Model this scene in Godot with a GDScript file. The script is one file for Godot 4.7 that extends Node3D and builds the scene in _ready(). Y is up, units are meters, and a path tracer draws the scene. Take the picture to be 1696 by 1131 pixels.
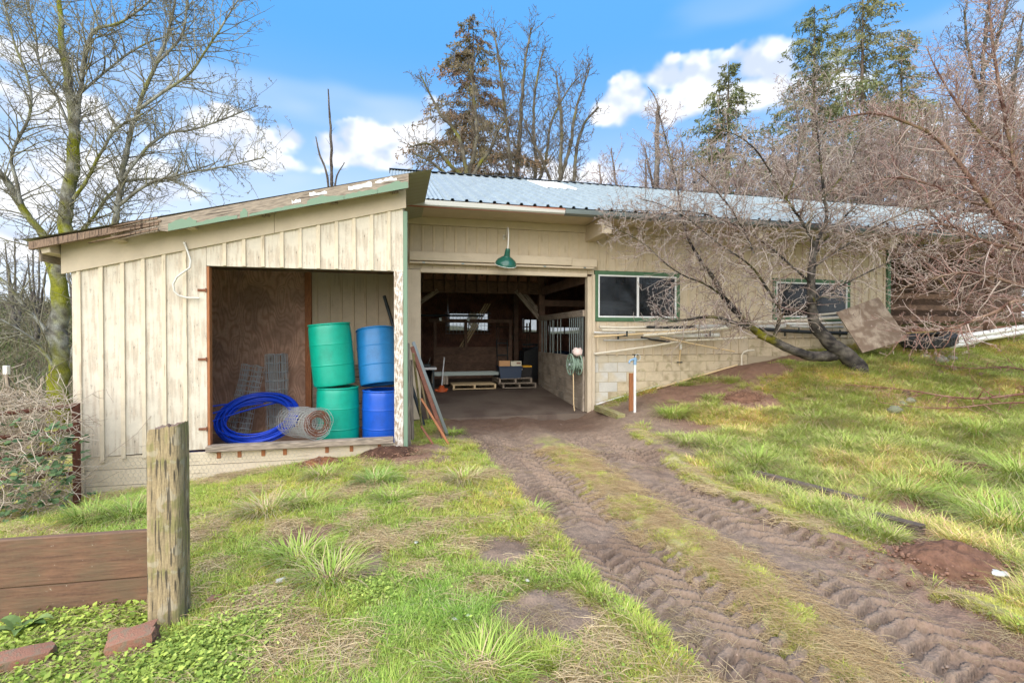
extends Node3D
# An old tan barn with a lean-to storage shed at the end of a muddy farm track, bare winter trees and cedars behind.

const LENS := 820.0            # focal length in pixels of the 1696 x 1131 photograph
const EYE := 1.6
const TURN := 0.230135         # the barn's front wall runs away to the right by 13.2 degrees
const BARN_AT := Vector3(1.5615, 0.0, -9.7)
var barn_frame: Transform3D
var rng := RandomNumberGenerator.new()
var taken := {}
var mats := {}
var noise_a := FastNoiseLite.new()
var noise_b := FastNoiseLite.new()

# ---------------------------------------------------------------- mesh builder
class Shape:
	var v := PackedVector3Array()
	var n := PackedVector3Array()
	var uv := PackedVector2Array()
	var c := PackedColorArray()
	var idx := PackedInt32Array()
	var tint := Color(1, 1, 1)

	func vert(p: Vector3, nn: Vector3, t: Vector2) -> int:
		v.append(p); n.append(nn); uv.append(t); c.append(tint)
		return v.size() - 1

	func tri(a: Vector3, b: Vector3, d: Vector3, nn: Vector3, ta := Vector2.ZERO, tb := Vector2.ZERO, td := Vector2.ZERO) -> void:
		var i := vert(a, nn, ta)
		if (b - a).cross(d - a).dot(nn) > 0.0:
			vert(d, nn, td); vert(b, nn, tb)
		else:
			vert(b, nn, tb); vert(d, nn, td)
		idx.append(i); idx.append(i + 1); idx.append(i + 2)

	func quad(a: Vector3, b: Vector3, d: Vector3, e: Vector3, nn: Vector3, ta := Vector2.ZERO, tb := Vector2.ZERO, td := Vector2.ZERO, te := Vector2.ZERO) -> void:
		var i := vert(a, nn, ta)
		if (b - a).cross(d - a).dot(nn) > 0.0:
			vert(e, nn, te); vert(d, nn, td); vert(b, nn, tb)
		else:
			vert(b, nn, tb); vert(d, nn, td); vert(e, nn, te)
		for k in [0, 1, 2, 0, 2, 3]:
			idx.append(i + k)

	# a box with chamfered edges; uv in metres with v along the longest side
	func box(at: Vector3, size: Vector3, chamfer := 0.004, turned := Basis.IDENTITY, shift := Vector2.ZERO) -> void:
		var h := size * 0.5
		var b: float = minf(chamfer, minf(h.x, minf(h.y, h.z)) * 0.6)
		var long := 0
		if size.y >= size.x and size.y >= size.z: long = 1
		elif size.z >= size.x and size.z >= size.y: long = 2
		for k in 3:
			var i := (k + 1) % 3
			var j := (k + 2) % 3
			for s in [-1.0, 1.0]:
				var q: Array[Vector3] = []
				for e in [[-1.0, -1.0], [1.0, -1.0], [1.0, 1.0], [-1.0, 1.0]]:
					var p := Vector3.ZERO
					p[k] = s * h[k]; p[i] = e[0] * (h[i] - b); p[j] = e[1] * (h[j] - b)
					q.append(p)
				var nn := Vector3.ZERO
				nn[k] = s
				_face(q, nn, k, long, at, turned, shift)
		if b <= 0.0:
			return
		for k in 3:                                     # edges that run along axis k
			var i := (k + 1) % 3
			var j := (k + 2) % 3
			for si in [-1.0, 1.0]:
				for sj in [-1.0, 1.0]:
					var q: Array[Vector3] = []
					for e in [[-1.0, 0], [1.0, 0], [1.0, 1], [-1.0, 1]]:
						var p := Vector3.ZERO
						p[k] = e[0] * (h[k] - b)
						p[i] = si * (h[i] - (0.0 if e[1] == 0 else b))
						p[j] = sj * (h[j] - (b if e[1] == 0 else 0.0))
						q.append(p)
					var nn := Vector3.ZERO
					nn[i] = si * 0.7071; nn[j] = sj * 0.7071
					_face(q, nn, i, long, at, turned, shift)
		for sx in [-1.0, 1.0]:
			for sy in [-1.0, 1.0]:
				for sz in [-1.0, 1.0]:
					var s := Vector3(sx, sy, sz)
					var a := Vector3(h.x, h.y - b, h.z - b) * s
					var d := Vector3(h.x - b, h.y, h.z - b) * s
					var e := Vector3(h.x - b, h.y - b, h.z) * s
					var t := Vector2(a.x + a.z, a.y) + shift
					tri(at + turned * a, at + turned * d, at + turned * e, turned * (s * 0.57735), t, t, t)

	func _face(q: Array[Vector3], nn: Vector3, k: int, long: int, at: Vector3, turned: Basis, shift: Vector2) -> void:
		var i := (k + 1) % 3
		var j := (k + 2) % 3
		var vi := j
		var ui := i
		if long == i:
			vi = i; ui = j
		var t: Array[Vector2] = []
		for p in q:
			t.append(Vector2(p[ui], p[vi]) + shift)
		quad(at + turned * q[0], at + turned * q[1], at + turned * q[2], at + turned * q[3], turned * nn, t[0], t[1], t[2], t[3])

	# a tube through points with a radius (and a colour) at each
	func tube(pts: PackedVector3Array, rad: PackedFloat32Array, sides: int, cols := PackedColorArray(), cap := false) -> void:
		var count := pts.size()
		var dir := (pts[1] - pts[0]).normalized()
		var side := dir.cross(Vector3.UP if absf(dir.y) < 0.9 else Vector3.RIGHT).normalized()
		var first := v.size()
		var run := 0.0
		for k in count:
			if k > 0:
				run += pts[k].distance_to(pts[k - 1])
			var nd := dir
			if k < count - 1:
				nd = pts[k + 1] - pts[k]
				if k > 0: nd = nd.normalized() + (pts[k] - pts[k - 1]).normalized()
				nd = nd.normalized()
			side = (side - nd * side.dot(nd)).normalized()
			var up := nd.cross(side)
			dir = nd
			for s in sides:
				var a := TAU * s / sides
				var nn := side * cos(a) + up * sin(a)
				v.append(pts[k] + nn * rad[k]); n.append(nn)
				uv.append(Vector2(float(s) / sides * TAU * maxf(rad[0], 0.005), run))
				c.append(cols[k] if cols.size() else tint)
		for k in count - 1:
			for s in sides:
				var a := first + k * sides + s
				var b := first + k * sides + (s + 1) % sides
				idx.append(a); idx.append(a + sides); idx.append(b)
				idx.append(b); idx.append(a + sides); idx.append(b + sides)
		if cap:
			for e in 2:
				var k := 0 if e == 0 else count - 1
				var nd := (pts[0] - pts[1]).normalized() if e == 0 else (pts[count - 1] - pts[count - 2]).normalized()
				var mid := vert(pts[k], nd, Vector2.ZERO)
				for s in sides:
					vert(v[first + k * sides + s], nd, Vector2.ZERO)
				for s in sides:
					var a := mid + 1 + s
					var b := mid + 1 + (s + 1) % sides
					idx.append(mid)
					if e == 0:
						idx.append(a); idx.append(b)
					else:
						idx.append(b); idx.append(a)

	func bar(a: Vector3, b: Vector3, r: float, sides := 6) -> void:
		tube(PackedVector3Array([a, b]), PackedFloat32Array([r, r]), sides, PackedColorArray(), true)

	# turned round the y axis: profile of (radius, height)
	func lathe(profile: PackedVector2Array, segs: int, at := Transform3D.IDENTITY) -> void:
		var first := v.size()
		var count := profile.size()
		for k in count:
			var t0 := profile[maxi(k - 1, 0)]
			var t1 := profile[mini(k + 1, count - 1)]
			var tn := (t1 - t0).normalized()
			for s in segs + 1:
				var a := TAU * s / segs
				var out := Vector3(cos(a), 0, sin(a))
				v.append(at * (out * profile[k].x + Vector3.UP * profile[k].y))
				n.append((at.basis * (out * tn.y - Vector3.UP * tn.x)).normalized())
				uv.append(Vector2(a * 0.3, profile[k].y)); c.append(tint)
		for k in count - 1:
			for s in segs:
				var a := first + k * (segs + 1) + s
				var b := a + segs + 1
				idx.append(a); idx.append(a + 1); idx.append(b)
				idx.append(a + 1); idx.append(b + 1); idx.append(b)

	# an extruded outline (x, y), from z0 to z1, with optional transform
	func prism(outline: PackedVector2Array, z0: float, z1: float, at := Transform3D.IDENTITY, shift := Vector2.ZERO) -> void:
		var parts := Geometry2D.triangulate_polygon(outline)
		for s in [0, 1]:
			var z := z0 if s == 0 else z1
			var nn := at.basis * Vector3(0, 0, -1 if (s == 0) == (z1 > z0) else 1)
			for k in range(0, parts.size(), 3):
				var a := outline[parts[k]]
				var b := outline[parts[k + 1]]
				var d := outline[parts[k + 2]]
				tri(at * Vector3(a.x, a.y, z), at * Vector3(b.x, b.y, z), at * Vector3(d.x, d.y, z), nn, a + shift, b + shift, d + shift)
		var turned := 1.0 if Geometry2D.is_polygon_clockwise(outline) else -1.0
		for k in outline.size():
			var a := outline[k]
			var b := outline[(k + 1) % outline.size()]
			var e := (b - a).normalized()
			var nn := at.basis * (Vector3(-e.y, e.x, 0) * turned)
			quad(at * Vector3(a.x, a.y, z0), at * Vector3(b.x, b.y, z0), at * Vector3(b.x, b.y, z1), at * Vector3(a.x, a.y, z1), nn, a + shift, b + shift, b + shift + Vector2(0.02, 0.0), a + shift + Vector2(0.02, 0.0))

	func mesh() -> ArrayMesh:
		var m := ArrayMesh.new()
		var arr := []
		arr.resize(Mesh.ARRAY_MAX)
		arr[Mesh.ARRAY_VERTEX] = v; arr[Mesh.ARRAY_NORMAL] = n; arr[Mesh.ARRAY_TEX_UV] = uv; arr[Mesh.ARRAY_COLOR] = c; arr[Mesh.ARRAY_INDEX] = idx
		m.add_surface_from_arrays(Mesh.PRIMITIVE_TRIANGLES, arr)
		return m

# ---------------------------------------------------------------- scene helpers
func numbered(called: String) -> String:
	var k: int = taken.get(called, 0)
	taken[called] = k + 1
	return called if k == 0 else "%s_%03d" % [called, k]

func tag(o: Node3D, label: String, category: String, group := "", kind := "") -> Node3D:
	if label: o.set_meta("label", label)
	if category: o.set_meta("category", category)
	if group: o.set_meta("group", group)
	if kind: o.set_meta("kind", kind)
	return o

func thing(called: String, label: String, category: String, where: Transform3D, group := "") -> Node3D:
	var o := Node3D.new()
	o.name = numbered(called)
	add_child(o, true)
	o.transform = where
	return tag(o, label, category, group)

func part(called: String, s: Shape, m: Material, parent: Node3D) -> MeshInstance3D:
	var o := MeshInstance3D.new()
	o.name = called
	o.mesh = s.mesh()
	o.material_override = m
	parent.add_child(o, true)
	return o

func single(called: String, s: Shape, m: Material, where: Transform3D, label: String, category: String, group := "", kind := "") -> MeshInstance3D:
	var o := MeshInstance3D.new()
	o.name = numbered(called)
	o.mesh = s.mesh()
	o.material_override = m
	add_child(o, true)
	o.transform = where
	tag(o, label, category, group, kind)
	return o

func structure(called: String, s: Shape, m: Material) -> MeshInstance3D:
	var o := part(called, s, m, self)
	o.set_meta("kind", "structure")
	return o

func boxpart(called: String, at: Vector3, size: Vector3, m: Material, parent: Node3D, chamfer := 0.004, turned := Basis.IDENTITY) -> MeshInstance3D:
	var s := Shape.new()
	s.box(at, size, chamfer, turned, Vector2(rng.randf() * 3.0, rng.randf() * 3.0))
	return part(called, s, m, parent)

# from the photograph's pixel and a distance to a point in the place
func at(px: float, py: float, d: float) -> Vector3:
	return Vector3((px - 848.0) / LENS * d, EYE + (556.0 - py) / LENS * d, -d)

# a point given along the barn wall, up, and out from the wall
func bp(u: float, y: float, w: float) -> Vector3:
	return barn_frame * Vector3(u, y, w)

# where the sight line through a pixel meets the upright plane w metres out from the barn wall, in the barn's own axes
func on_wall(px: float, py: float, w: float) -> Vector3:
	var eye := barn_frame.affine_inverse() * Vector3(0, EYE, 0)
	var far := barn_frame.affine_inverse() * at(px, py, 10.0)
	return eye + (far - eye) * ((w - eye.z) / (far.z - eye.z))

func lin(r: float, g: float, b: float) -> Color:
	return Color(r, g, b).linear_to_srgb()

func mat(called: String, col: Color, rough := 0.85, metal := 0.0, tex: Texture2D = null, scale := 1.0, bump: Texture2D = null, depth := 0.0, tri := false, spec := 0.5) -> StandardMaterial3D:
	var m := StandardMaterial3D.new()
	m.resource_name = called
	m.albedo_color = col
	m.roughness = rough
	m.metallic = metal
	m.metallic_specular = spec
	m.albedo_texture = tex
	m.uv1_scale = Vector3.ONE * scale
	if bump:
		m.heightmap_enabled = true
		m.heightmap_texture = bump
		m.heightmap_scale = depth
	m.uv1_triplanar = tri
	mats[called] = m
	return m

func vmat(called: String, rough := 0.9, tex: Texture2D = null, scale := 1.0, bump: Texture2D = null, depth := 0.0, tri := false) -> StandardMaterial3D:
	var m := mat(called, Color(1, 1, 1), rough, 0.0, tex, scale, bump, depth, tri, 0.35)
	m.vertex_color_use_as_albedo = true
	return m

# ---------------------------------------------------------------- textures
const TS := 512
var n_soft: PackedByteArray
var n_fine: PackedByteArray
var n_grain: PackedByteArray
var n_grain2: PackedByteArray
var n_cell: PackedByteArray
var n_big: PackedByteArray
var n_ply: PackedByteArray

func noise_image(seed_: int, freq: float, octaves: int, kind := FastNoiseLite.TYPE_SIMPLEX_SMOOTH, w := TS, h := TS, warp := 0.0) -> Image:
	var f := FastNoiseLite.new()
	f.seed = seed_; f.frequency = freq; f.noise_type = kind
	f.fractal_type = FastNoiseLite.FRACTAL_FBM; f.fractal_octaves = octaves
	if warp > 0.0:
		f.domain_warp_enabled = true; f.domain_warp_amplitude = warp; f.domain_warp_frequency = freq * 0.6
	if kind == FastNoiseLite.TYPE_CELLULAR:
		f.fractal_type = FastNoiseLite.FRACTAL_NONE
	var im := f.get_seamless_image(w, h)
	im.convert(Image.FORMAT_L8)
	if w != TS or h != TS:
		im.resize(TS, TS, Image.INTERPOLATE_CUBIC)
	return im

func make_noises() -> void:
	n_soft = noise_image(3, 0.012, 5).get_data()
	n_big = noise_image(5, 0.005, 3).get_data()
	n_ply = noise_image(9, 0.010, 2, FastNoiseLite.TYPE_SIMPLEX_SMOOTH, TS, 150).get_data()
	n_fine = noise_image(7, 0.07, 4).get_data()
	n_grain = noise_image(11, 0.05, 4, FastNoiseLite.TYPE_SIMPLEX_SMOOTH, TS, 24).get_data()
	n_grain2 = noise_image(13, 0.09, 3, FastNoiseLite.TYPE_SIMPLEX_SMOOTH, TS, 72).get_data()
	n_cell = noise_image(17, 0.045, 1, FastNoiseLite.TYPE_CELLULAR).get_data()

func gray_tex(data: PackedByteArray) -> ImageTexture:
	return ImageTexture.create_from_image(Image.create_from_data(TS, TS, false, Image.FORMAT_L8, data))

func ss(a: float, b: float, x: float) -> float:
	var t := clampf((x - a) / (b - a), 0.0, 1.0)
	return t * t * (3.0 - 2.0 * t)

# look(soft, fine, grain, grain2, cell, big, x, y) gives a linear colour
func tex(look: Callable) -> ImageTexture:
	var out := PackedByteArray()
	out.resize(TS * TS * 3)
	var k := 0
	for y in TS:
		for x in TS:
			var i := y * TS + x
			var col: Vector3 = look.call(n_soft[i] / 255.0, n_fine[i] / 255.0, n_grain[i] / 255.0, n_grain2[i] / 255.0, n_cell[i] / 255.0, n_big[i] / 255.0, x, y)
			out[k] = int(255.0 * pow(clampf(col.x, 0.0, 1.0), 0.4545))
			out[k + 1] = int(255.0 * pow(clampf(col.y, 0.0, 1.0), 0.4545))
			out[k + 2] = int(255.0 * pow(clampf(col.z, 0.0, 1.0), 0.4545))
			k += 3
	return ImageTexture.create_from_image(Image.create_from_data(TS, TS, false, Image.FORMAT_RGB8, out))

func make_materials() -> void:
	make_noises()
	var soft := gray_tex(n_soft)
	var fine := gray_tex(n_fine)
	var grain := gray_tex(n_grain2)
	var cell := gray_tex(n_cell)
	# shed siding: cream paint worn through to grey wood along the grain, small dark splits and knots
	var worn := tex(func(s: float, f: float, g: float, g2: float, c: float, b: float, _x: int, _y: int):
		var paint := Vector3(0.65, 0.59, 0.485) * (0.86 + 0.16 * s + 0.08 * f)
		var wood := Vector3(0.40, 0.31, 0.22) * (0.6 + 0.8 * g2)
		var w: float = ss(0.44, 0.74, g * 0.6 + b * 0.45 + (f - 0.5) * 0.25)
		var p := paint.lerp(wood, w * 0.52)
		var crack: float = ss(0.30, 0.20, g2 * 0.7 + f * 0.3) * ss(0.45, 0.65, b)
		return p.lerp(Vector3(0.15, 0.11, 0.08), crack * 0.7))
	mat("worn_paint", Color.WHITE, 0.8, 0, worn, 0.9, grain, 0.12)
	# barn siding: sound tan paint, a little dirt
	var tan := tex(func(s: float, f: float, g: float, g2: float, c: float, b: float, _x: int, _y: int):
		var p := Vector3(0.56, 0.47, 0.345) * (0.88 + 0.14 * s + 0.06 * f)
		return p.lerp(Vector3(0.32, 0.24, 0.155), ss(0.6, 0.85, b * 0.5 + g * 0.5) * 0.4))
	mat("tan_paint", Color.WHITE, 0.7, 0, tan, 0.7, grain, 0.04)
	mat("tan_trim", Color.WHITE, 0.65, 0, tan, 0.5, grain, 0.04)
	mat("batten_cream", lin(1.0, 0.96, 0.88), 0.75, 0, tan, 0.8, grain, 0.06)
	mats["batten_cream"].albedo_texture = tex(func(s: float, f: float, g: float, g2: float, c: float, b: float, _x: int, _y: int):
		var p := Vector3(0.68, 0.61, 0.50) * (0.86 + 0.16 * s + 0.08 * f)
		return p.lerp(Vector3(0.36, 0.29, 0.21), ss(0.62, 0.78, g * 0.6 + b * 0.4) * 0.7))
	mat("batten_tan", lin(1.0, 0.98, 0.94), 0.7, 0, tan, 0.9, grain, 0.04)
	# paint gone from old timber: bare brown wood with white flakes
	var flaky := tex(func(s: float, f: float, g: float, g2: float, c: float, b: float, _x: int, _y: int):
		var wood := Vector3(0.38, 0.29, 0.21) * (0.55 + 0.9 * g2)
		return wood.lerp(Vector3(0.68, 0.64, 0.58), ss(0.44, 0.60, s * 0.3 + g2 * 0.5 + f * 0.2 + b * 0.05)))
	mat("flaky_post", Color.WHITE, 0.85, 0, flaky, 1.2, soft, 0.15)
	var plywood := tex(func(s: float, f: float, g: float, g2: float, c: float, b: float, x: int, y: int):
		var w := n_ply[y * TS + x] / 255.0
		var ring: float = pow(0.5 + 0.5 * sin(w * 44.0 + s * 2.0), 1.6)
		var p := Vector3(0.56, 0.36, 0.265).lerp(Vector3(0.36, 0.20, 0.135), ring * 0.75) * (0.75 + 0.3 * g2 + 0.2 * f)
		p = p.lerp(Vector3(0.26, 0.16, 0.115), ss(0.5, 0.75, b) * 0.5)
		return p.lerp(Vector3(0.10, 0.055, 0.04), ss(0.06, 0.01, c) * 0.7))
	mat("plywood", Color.WHITE, 0.8, 0, plywood, 0.5, grain, 0.05)
	mat("stained_stud", lin(0.42, 0.16, 0.06), 0.7, 0, tex(func(s: float, f: float, g: float, g2: float, c: float, b: float, _x: int, _y: int):
		return Vector3(1, 1, 1) * (0.55 + 0.5 * g2)), 1.0)
	# the fence post in front: weathered grey-brown with green algae along the grain
	var post := tex(func(s: float, f: float, g: float, g2: float, c: float, b: float, _x: int, _y: int):
		var p := Vector3(0.40, 0.31, 0.175).lerp(Vector3(0.20, 0.15, 0.085), g2 * 0.75) * (0.6 + 0.5 * g + 0.3 * f)
		p = p.lerp(Vector3(0.20, 0.20, 0.055), ss(0.48, 0.72, b * 0.6 + g * 0.45) * 0.6)
		p = p.lerp(Vector3(0.42, 0.37, 0.28), ss(0.60, 0.75, s) * 0.5)
		return p.lerp(Vector3(0.035, 0.028, 0.02), ss(0.30, 0.20, g) * 0.8))
	mat("old_post", Color.WHITE, 0.9, 0, post, 1.6, grain, 0.35)
	var plank := tex(func(s: float, f: float, g: float, g2: float, c: float, b: float, _x: int, _y: int):
		var p := Vector3(0.21, 0.105, 0.058).lerp(Vector3(0.10, 0.052, 0.03), g2 * 0.8) * (0.6 + 0.6 * g + 0.25 * f)
		p = p.lerp(Vector3(0.115, 0.088, 0.048), ss(0.35, 0.75, b * 0.5 + g * 0.3 + f * 0.2) * 0.6)
		return p.lerp(Vector3(0.5, 0.45, 0.36), ss(0.86, 0.95, f * 0.7 + s * 0.4) * 0.6))
	mat("stained_plank", Color.WHITE, 0.75, 0, plank, 1.0, grain, 0.12)
	var dark_wood := tex(func(s: float, f: float, g: float, g2: float, c: float, b: float, _x: int, _y: int):
		return Vector3(0.17, 0.10, 0.066) * (0.45 + 0.9 * g2) * (0.7 + 0.6 * b))
	mat("dark_wood", Color.WHITE, 0.85, 0, dark_wood, 1.0, grain, 0.1)
	mat("red_wood", lin(1.9, 1.25, 1.1), 0.85, 0, dark_wood, 0.8, grain, 0.1)
	mats["red_wood"].albedo_color = Color(1, 1, 1)
	mats["red_wood"].albedo_texture = tex(func(s: float, f: float, g: float, g2: float, c: float, b: float, _x: int, _y: int):
		return Vector3(0.34, 0.165, 0.11) * (0.5 + 0.8 * g2) * (0.7 + 0.6 * b))
	var grey_wood := tex(func(s: float, f: float, g: float, g2: float, c: float, b: float, _x: int, _y: int):
		var p := Vector3(0.30, 0.245, 0.19) * (0.55 + 0.85 * g2)
		return p.lerp(Vector3(0.08, 0.06, 0.045), ss(0.32, 0.22, g)))
	mat("grey_wood", Color.WHITE, 0.9, 0, grey_wood, 1.0, grain, 0.2)
	mat("dark_timber", lin(0.42, 0.38, 0.36), 0.9, 0, grey_wood, 1.4, grain, 0.4)
	mat("rotten_wood", lin(0.75, 0.62, 0.55), 0.95, 0, grey_wood, 1.4, grain, 0.5)
	var stall := tex(func(s: float, f: float, g: float, g2: float, c: float, b: float, _x: int, _y: int):
		var p := Vector3(0.42, 0.35, 0.27) * (0.65 + 0.6 * g)
		p = p.lerp(Vector3(0.085, 0.07, 0.06), ss(0.40, 0.78, b * 0.6 + g * 0.4) * 0.6)
		return p.lerp(Vector3(0.52, 0.48, 0.42), ss(0.62, 0.75, g2 * 0.5 + s * 0.5) * 0.5))
	mat("stall_board", Color.WHITE, 0.85, 0, stall, 0.6, grain, 0.1)
	var particle := tex(func(s: float, f: float, g: float, g2: float, c: float, b: float, _x: int, _y: int):
		var p := Vector3(0.40, 0.32, 0.245) * (0.5 + 0.9 * f)
		return p.lerp(Vector3(0.17, 0.11, 0.075), ss(0.30, 0.62, b * 0.45 + s * 0.3 + f * 0.25) * 0.85))
	mat("particle_board", Color.WHITE, 0.95, 0, particle, 1.0, fine, 0.3)
	# metal
	var zinc := tex(func(s: float, f: float, g: float, g2: float, c: float, b: float, _x: int, _y: int):
		return Vector3(0.43, 0.475, 0.455) * (0.80 + 0.3 * s + 0.12 * (c - 0.5)))
	mat("zinc_roof", Color.WHITE, 0.45, 0.35, zinc, 0.5)
	mat("roof_underside", lin(0.85, 0.76, 0.58), 0.8, 0, zinc, 0.8)
	mat("clear_panel", lin(0.80, 0.80, 0.76), 0.55, 0, soft, 0.7)
	mats["clear_panel"].albedo_texture = null
	mat("dark_steel", lin(0.025, 0.035, 0.04), 0.45, 0.4)
	mat("galvanised", lin(0.55, 0.57, 0.58), 0.38, 0.8, zinc, 2.0)
	mat("wire_grey", lin(0.55, 0.60, 0.64), 0.45, 0.15)
	mat("wire_bright", lin(0.52, 0.52, 0.50), 0.45, 0.4)
	var rust := tex(func(s: float, f: float, g: float, g2: float, c: float, b: float, _x: int, _y: int):
		return Vector3(0.30, 0.115, 0.055).lerp(Vector3(0.14, 0.055, 0.035), f) * (0.75 + 0.5 * s))
	mat("rust", Color.WHITE, 0.9, 0.1, rust, 2.0, fine, 0.1)
	mat("rusty_gutter", Color.WHITE, 0.7, 0.1, tex(func(s: float, f: float, g: float, g2: float, c: float, b: float, _x: int, _y: int):
		return Vector3(0.33, 0.12, 0.065).lerp(Vector3(0.52, 0.52, 0.48), ss(0.44, 0.52, b * 0.5 + s * 0.5))), 0.8)
	mat("rusty_pipe", lin(0.17, 0.075, 0.06), 0.85, 0.2, rust, 2.0, fine, 0.1)
	mats["rusty_pipe"].albedo_color = lin(0.62, 0.55, 0.6)
	# paints and plastics
	mat("green_trim", lin(0.065, 0.15, 0.075), 0.6, 0, tex(func(s: float, f: float, g: float, g2: float, c: float, b: float, _x: int, _y: int): return Vector3(1, 1, 1) * (0.8 + 0.3 * s)), 1.0)
	mat("pale_green_trim", lin(0.17, 0.26, 0.18), 0.7)
	mat("white_frame", lin(0.74, 0.75, 0.76), 0.45)
	mat("lamp_green", lin(0.016, 0.095, 0.068), 0.2, 0.0)
	mat("lamp_rim", lin(0.75, 0.78, 0.74), 0.4)
	var scuffed := tex(func(s: float, f: float, g: float, g2: float, c: float, b: float, _x: int, _y: int):
		return Vector3(1, 1, 1) * (0.80 + 0.16 * s + 0.08 * f - 0.14 * ss(0.62, 0.75, b * 0.6 + f * 0.4)))
	mat("drum_green", lin(0.0, 0.38, 0.26), 0.4, 0, scuffed, 1.0)
	mat("drum_blue_faded", lin(0.012, 0.17, 0.44), 0.42, 0, scuffed, 1.0)
	mat("drum_blue", lin(0.008, 0.10, 0.58), 0.36, 0, scuffed, 1.0)
	mat("coil_blue", lin(0.01, 0.065, 0.62), 0.38)
	mat("pvc", lin(0.72, 0.66, 0.54), 0.5, 0, tex(func(s: float, f: float, g: float, g2: float, c: float, b: float, _x: int, _y: int): return Vector3(1, 1, 1) * (0.75 + 0.3 * s)), 1.0)
	mat("pvc_white", lin(0.74, 0.73, 0.70), 0.5, 0, soft, 0.8)
	mats["pvc_white"].albedo_texture = mats["pvc"].albedo_texture
	mat("pvc_grey", lin(0.48, 0.48, 0.46), 0.5, 0, mats["pvc"].albedo_texture, 0.8)
	mat("black_pipe", lin(0.018, 0.02, 0.022), 0.5)
	mat("cane", lin(0.62, 0.47, 0.27), 0.7)
	mat("rubber", lin(0.032, 0.032, 0.034), 0.75, 0, null, 1, fine, 0.15)
	mat("navy_tote", lin(0.012, 0.03, 0.07), 0.45)
	mat("cardboard", lin(0.55, 0.31, 0.15), 0.85)
	mat("pale_card", lin(0.62, 0.58, 0.45), 0.8)
	mat("yellow_lid", lin(0.70, 0.36, 0.02), 0.5)
	mat("orange_paint", lin(0.50, 0.09, 0.02), 0.6)
	mat("hose_green", lin(0.24, 0.34, 0.26), 0.6)
	mat("pink_cloth", lin(0.72, 0.58, 0.53), 0.9)
	mat("white_plastic", lin(0.6, 0.6, 0.57), 0.4)
	mat("faucet_blue", lin(0.22, 0.35, 0.5), 0.5, 0.2)
	mat("black_void", lin(0.02, 0.018, 0.018), 0.9)
	mat("conduit", lin(0.62, 0.60, 0.54), 0.5, 0.2)
	mat("flashing", lin(0.33, 0.36, 0.38), 0.35, 0.8)
	mat("brown_strip", lin(0.19, 0.085, 0.06), 0.6, 0, rust, 1.0)
	mats["brown_strip"].albedo_color = lin(0.9, 0.85, 0.9)
	mat("mossy_strip", lin(0.9, 1.0, 0.8), 0.9, 0, post, 2.0)
	# masonry and floor
	var block := tex(func(s: float, f: float, g: float, g2: float, c: float, b: float, _x: int, _y: int):
		var p := Vector3(0.56, 0.47, 0.33) * (0.82 + 0.25 * s + 0.1 * f)
		p = p.lerp(Vector3(0.22, 0.165, 0.085), ss(0.42, 0.8, b * 0.6 + s * 0.4) * 0.6)
		return p.lerp(Vector3(0.17, 0.17, 0.06), ss(0.66, 0.8, s) * 0.3))
	mat("block", Color.WHITE, 0.9, 0, block, 0.8, fine, 0.12)
	mat("block_grey", Color.WHITE, 0.9, 0, tex(func(s: float, f: float, g: float, g2: float, c: float, b: float, _x: int, _y: int):
		return Vector3(0.53, 0.51, 0.46).lerp(Vector3(0.52, 0.46, 0.35), ss(0.35, 0.7, b)) * (0.85 + 0.2 * s + 0.1 * f)), 0.5, fine, 0.12)
	mat("mortar", lin(0.42, 0.35, 0.245), 0.95)
	mat("slab", Color.WHITE, 0.8, 0, tex(func(s: float, f: float, g: float, g2: float, c: float, b: float, _x: int, _y: int):
		var p := Vector3(0.15, 0.112, 0.082) * (0.8 + 0.3 * s + 0.1 * f)
		return p.lerp(Vector3(0.07, 0.042, 0.03), ss(0.34, 0.70, b * 0.5 + s * 0.35 + f * 0.15) * 0.8)), 0.22, fine, 0.2)
	mat("brick", Color.WHITE, 0.92, 0, tex(func(s: float, f: float, g: float, g2: float, c: float, b: float, _x: int, _y: int):
		var p := Vector3(0.33, 0.155, 0.095) * (0.6 + 0.6 * f)
		return p.lerp(Vector3(0.20, 0.17, 0.11), ss(0.5, 0.7, s) * 0.7)), 3.0, fine, 0.35, true)
	mat("stone", Color.WHITE, 0.92, 0, tex(func(s: float, f: float, g: float, g2: float, c: float, b: float, _x: int, _y: int):
		return Vector3(0.23, 0.205, 0.17).lerp(Vector3(0.15, 0.16, 0.10), ss(0.4, 0.7, b)) * (0.7 + 0.6 * f)), 2.0, fine, 0.4, true)
	mat("rotten_apple", lin(0.12, 0.065, 0.05), 0.8, 0, null, 1, fine, 0.3, true)
	# panes
	var pane := mat("dusty_pane", Color(0.10, 0.12, 0.13, 0.45), 0.12)
	pane.transparency = BaseMaterial3D.TRANSPARENCY_ALPHA
	var milky := mat("milky_pane", Color(0.86, 0.9, 0.86, 0.3), 0.2)
	milky.transparency = BaseMaterial3D.TRANSPARENCY_ALPHA
	# growing things
	var bark := tex(func(s: float, f: float, g: float, g2: float, c: float, b: float, _x: int, _y: int):
		return Vector3(1, 1, 1) * (0.35 + 0.75 * f + 0.5 * (s - 0.3)) * (1.0 - 0.5 * ss(0.35, 0.2, g2)))
	vmat("bark", 0.92, bark, 2.5, grain, 1.6, true)
	vmat("twig", 0.85)
	var leaf := vmat("leaf", 0.6)
	leaf.backlight_enabled = true
	leaf.backlight = Color(0.45, 0.5, 0.3)
	var grass := vmat("grass", 0.7)
	grass.backlight_enabled = true
	grass.backlight = Color(0.5, 0.5, 0.4)
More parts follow.
